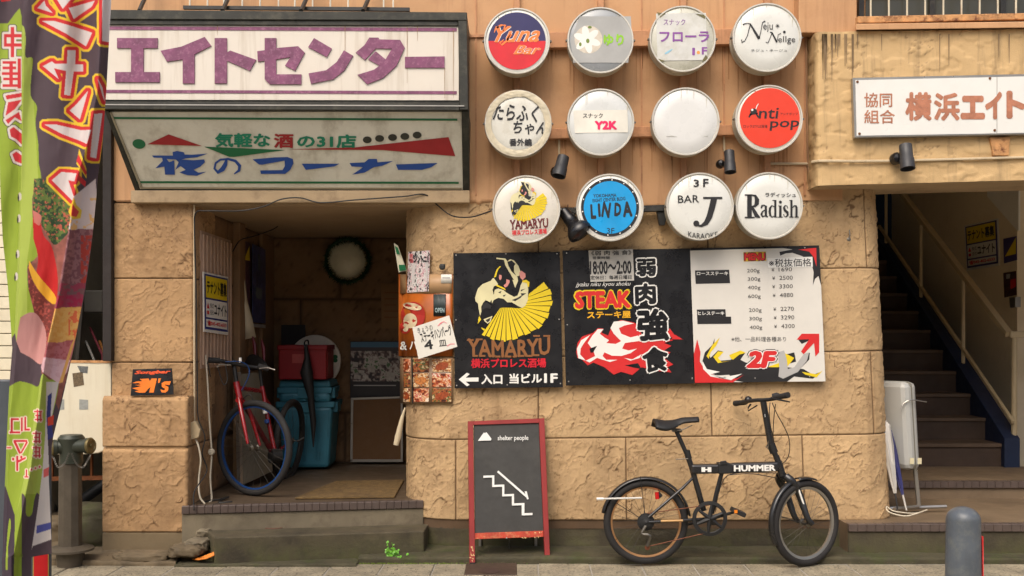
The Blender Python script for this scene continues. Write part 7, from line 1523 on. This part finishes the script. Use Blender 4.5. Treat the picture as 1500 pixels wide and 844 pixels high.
put(pmask([(8, 712), (22, 756), (20, 850), (-6, 850), (2, 720)]), (62, 50, 60))
put(pmask(smooth_poly([(12, 800), (16, 770), (14, 760), (11, 780), (8, 830), (11, 835)])), Gg)
# right hand fold: back of the cloth, print painted paler as if backlit
fd_ = pmask([(108, 288), (140, 262), (142, 290), (135, 350), (124, 425), (108, 510), (98, 545), (86, 562), (62, 545), (60, 538), (70, 500), (83, 440), (95, 370)])
def band(y0, y1, c0, c1, s=.2):
    m = fd_ & (YY >= y0 + 8 * (nz(.06, y0) - .5)) & (YY < y1 + 8 * (nz(.06, y1) - .5)); k = (nz(s, y0 + 1.) > .52)[..., None]; can[m] = np.where(k, np.array(lin(c0)), np.array(lin(c1)))[m]
put(fd_, (206, 190, 184)); put(fd_ & (nz(.12, 40.) > .62) & (YY < 345) & (YY > 290), (222, 176, 110))
band(335, 420, (150, 104, 104), (124, 78, 82), .28); put(fd_ & (XX > 118) & (YY > 345) & (YY < 420) & (nz(.25, 9.) > .42), (170, 62, 50)); band(415, 455, (120, 84, 84), (150, 60, 78)); band(432, 458, (164, 40, 72), (150, 60, 80)); band(452, 510, (222, 164, 84), (226, 176, 100)); put(fd_ & (XX > 100) & (YY > 455) & (YY < 500) & (nz(.2, 4.) > .55), (224, 110, 70)); band(500, 532, (170, 90, 92), (186, 110, 112)); band(526, 566, (206, 164, 168), (214, 176, 180)); put(pmask([(104, 505), (112, 490), (92, 560), (86, 562)]), (214, 160, 90))
# the small print block low right
put(pmask([(68, 560), (86, 560), (78, 600), (70, 640), (76, 800), (46, 807), (56, 740), (62, 690), (66, 640)]), (206, 196, 190))
put(pmask([(70, 580), (76, 575), (74, 610), (78, 640), (70, 645), (68, 610)]), (60, 62, 120)); put(pmask([(70, 612), (79, 608), (78, 622), (70, 624)]), (206, 70, 50)); put(pmask([(64, 688), (72, 684), (71, 697), (64, 700)]), (216, 100, 96))
put(pmask([(54, 770), (75, 765), (75, 775), (53, 782)]), (80, 84, 150)); put(pmask([(48, 800), (76, 790), (76, 812), (42, 820)]), (78, 64, 70))
# big characters: white core, red and yellow outlines
cores = [[(55, 12), (65, 1), (67, 8), (77, 19)], [(80, -6), (108, -6), (92, 13)], [(101, 12), (139, 1), (134, 10), (108, 28)], [(62, 31), (80, 31), (104, 38), (135, 48), (126, 68), (98, 50)],
         [(99, 74), (111, 74), (110, 94), (122, 95), (122, 105), (108, 105), (103, 140), (94, 139), (97, 104), (79, 100), (86, 116), (63, 97), (76, 90), (81, 94), (98, 93)],
         [(102, 162), (112, 153), (129, 133), (122, 158), (117, 175)], [(66, 183), (80, 182), (119, 191), (134, 190), (127, 211), (119, 207), (90, 196)],
         [(76, 264), (90, 252), (112, 254), (109, 266), (100, 264), (108, 288), (106, 294)], [(104, 302), (109, 318)],
         [(150, -6), (166, -6), (160, 62), (150, 60)], [(143, 115), (150, 128), (154, 150), (150, 140)], [(138, 167), (150, 166), (141, 232), (132, 230)]]
cm = np.zeros((Hc, Wc), bool)
for q6 in cores: cm |= pmask(q6)
ym = dil(cm, 8.2); put(ym & ~fd_, (218, 182, 50)); rm_ = dil(cm, 5.2); put(rm_ & ~fd_, (196, 48, 50)); put(cm & ~fd_, (206, 196, 192))
# stripes on the fold near (115..125, 215..320)
for q6, c6 in (([(116, 218), (127, 248), (127, 262), (112, 240)], (218, 182, 50)), ([(115, 226), (127, 252), (126, 258), (112, 236)], (196, 48, 50)), ([(112, 252), (126, 266), (125, 274), (111, 262)], (196, 48, 50)), ([(108, 290), (112, 300), (120, 308), (118, 320), (106, 322), (100, 310)], (218, 182, 50)), ([(106, 298), (110, 304), (116, 310), (112, 318), (104, 316)], (196, 48, 50))): put(pmask(q6), c6)
# mirrored red characters with white edge on the green back of the cloth
g1 = []
for q6 in (rect(6, 50, 32, 55), rect(8, 64, 32, 69), rect(16, 40, 21, 84), rect(6, 50, 10, 69), rect(4, 90, 24, 94), rect(4, 98, 24, 102), rect(3, 106, 30, 110), rect(5, 114, 30, 118), rect(4, 124, 30, 128), rect(14, 90, 19, 128), rect(26, 86, 31, 130), [(8, 140), (32, 136), (32, 142), (10, 146)], [(12, 150), (32, 146), (22, 160), (8, 170)], [(8, 176), (28, 164), (32, 178), (22, 172), (12, 182)], [(14, 190), (20, 186), (32, 196), (32, 212), (24, 204), (16, 200)], [(18, 226), (24, 222), (32, 228), (32, 240), (22, 236)]): g1.append(q6)
m1 = np.zeros((Hc, Wc), bool)
for q6 in g1: m1 |= pmask(q6)
m1 &= XX < 32; e1 = dil(m1, 4) & (XX < 32); put(e1 & ~dil(m1, 2.8), (60, 54, 50)); put(dil(m1, 2.8) & (XX < 32), (206, 196, 186)); put(m1, (190, 48, 54))
g2 = [rect(16, 613, 19, 635), rect(16, 613, 28, 616), rect(14, 632, 30, 635), rect(31, 612, 33.5, 632), rect(36, 611, 38.5, 630), rect(36, 628, 44, 631), rect(20, 645, 40, 648), [(20, 648), (24, 648), (31, 664), (28, 665)], [(38, 648), (41, 648), (32, 664), (29, 665)], rect(10, 655, 17, 657), rect(24, 668, 27, 690), [(27, 674), (38, 669), (38, 672), (27, 678)], rect(18, 671, 21, 675), rect(30, 668, 33, 672)]
for x_, y_ in ((52, 602), (50, 634), (50, 655)): g2 += [rect(x_ - 2, y_, x_ + 10, y_ + 2), rect(x_, y_ + 6, x_ + 9, y_ + 8), rect(x_ + 2, y_ - 2, x_ + 4, y_ + 16), rect(x_ + 7, y_ + 2, x_ + 9, y_ + 16), rect(x_ - 1, y_ + 12, x_ + 10, y_ + 14)]
g2 += [ell(46, 688, 1.6, n=8), ell(52, 686, 1.6, n=8), ell(58, 684, 1.6, n=8), rect(38, 688, 40, 700), rect(36, 698, 42, 700)]
m2 = np.zeros((Hc, Wc), bool)
for q6 in g2: m2 |= pmask(q6)
put(dil(m2, 1.5) & (YY > 595), (222, 200, 180)); put(m2, (196, 44, 60))
for x_, y_ in ((29, 288), (28, 320), (26, 372), (24, 405)): put(pmask(ell(x_, y_, 2.5, 6, 10)), (206, 196, 186)); put(pmask(ell(x_ - 2, y_ + 2, 1.2, 6, 8)), (50, 44, 44))
# cloth geometry
ky = [-30, 0, 130, 210, 262, 290, 350, 425, 510, 560, 600, 640, 690, 760, 811, 816]
kr = [165, 163, 156, 150, 143, 141, 135, 125, 108, 97, 88, 78, 71, 74, 76, 46]; kl = [-2, -2, -2, -1, 0, 1, 4, 12, 18, 14, 12, 10, 8, 5, 4, 3]
kfold = [33, 33, 32, 31, 30, 30, 28, 26, 22, 18, 14, 12, 10, 8, 6, 5]; kf2 = [150, 149, 143, 128, 112, 108, 100, 88, 68, 61, 57, 50, 44, 30, 20, 16]; kf3 = [100, 100, 98, 92, 84, 80, 70, 60, 48, 42, 38, 32, 28, 20, 14, 12]
nv, nu = 900, 210; V = np.linspace(-20, 849, nv); G = np.zeros((nv, nu, 3)); pcol = np.zeros((nv, nu, 3))
L_ = np.interp(V, ky, kl); R2 = np.interp(V, ky, kr); F1 = np.interp(V, ky, kfold); F2 = np.interp(V, ky, kf2); F3 = np.interp(V, ky, kf3)
Uu = np.linspace(0, 1, nu)[None]; PX = L_[:, None] + (R2 - L_)[:, None] * Uu; PY = V[:, None] + 0 * PX
amp = .5 + .5 * sst(0, 300, PY)
dep = -.035 * sst(-3, 2, PX - F1[:, None]) + .05 * np.clip((PX - F1[:, None]) / 90, 0, 1) - .045 * np.exp(-((PX - F2[:, None]) / 7) ** 2) * amp - .022 * np.exp(-((PX - F3[:, None]) / 16) ** 2) + .04 * sst(0, 14, PX - F2[:, None]) * amp + .012 * np.sin(PX / 9 + PY / 60) + .02 * (fbm(PX / 40, PY / 120, 7.) - .5)
Yc2 = -1.78 + dep; s_ = (D + Yc2) / D
G[..., 0] = (PX - CX) * K * s_; G[..., 1] = Yc2; G[..., 2] = ZC + (HY - PY) * K * s_
ix = np.clip(((PX - CX0) * SS), 0, Wc - 1.01); iy = np.clip(((PY - CY0) * SS), 0, Hc - 1.01); x0i = ix.astype(int); y0i = iy.astype(int); fx = (ix - x0i)[..., None]; fy = (iy - y0i)[..., None]
pcol = (can[y0i, x0i] * (1 - fx) + can[y0i, x0i + 1] * fx) * (1 - fy) + (can[y0i + 1, x0i] * (1 - fx) + can[y0i + 1, x0i + 1] * fx) * fy
M_cloth = mat("printed_cloth", (255, 255, 255), .75, vert=True, var=.08, vs=5, bump=.15, bs=500, spec=.3)
grid_mesh("cloth", G, M_cloth, bnr, paint=pcol, flip=True)
MB().tube([P(-12, -60, -1.75), P(-12, 600, -1.75), Vector((P(-12, 0, -1.75).x, -1.75, 0))], .013, 10).build("pole", M_whitep, bnr, smooth=True); MB().tube([P(-14, -40, -1.75), P(170, -42, -1.75)], .008, 8).build("cross_bar", M_whitep, bnr)
# remove the name of the Empty groups' stray data
for o in scene.objects:
    if o.type == 'MESH' and len(o.data.polygons) == 0: print("EMPTY MESH", o.name)
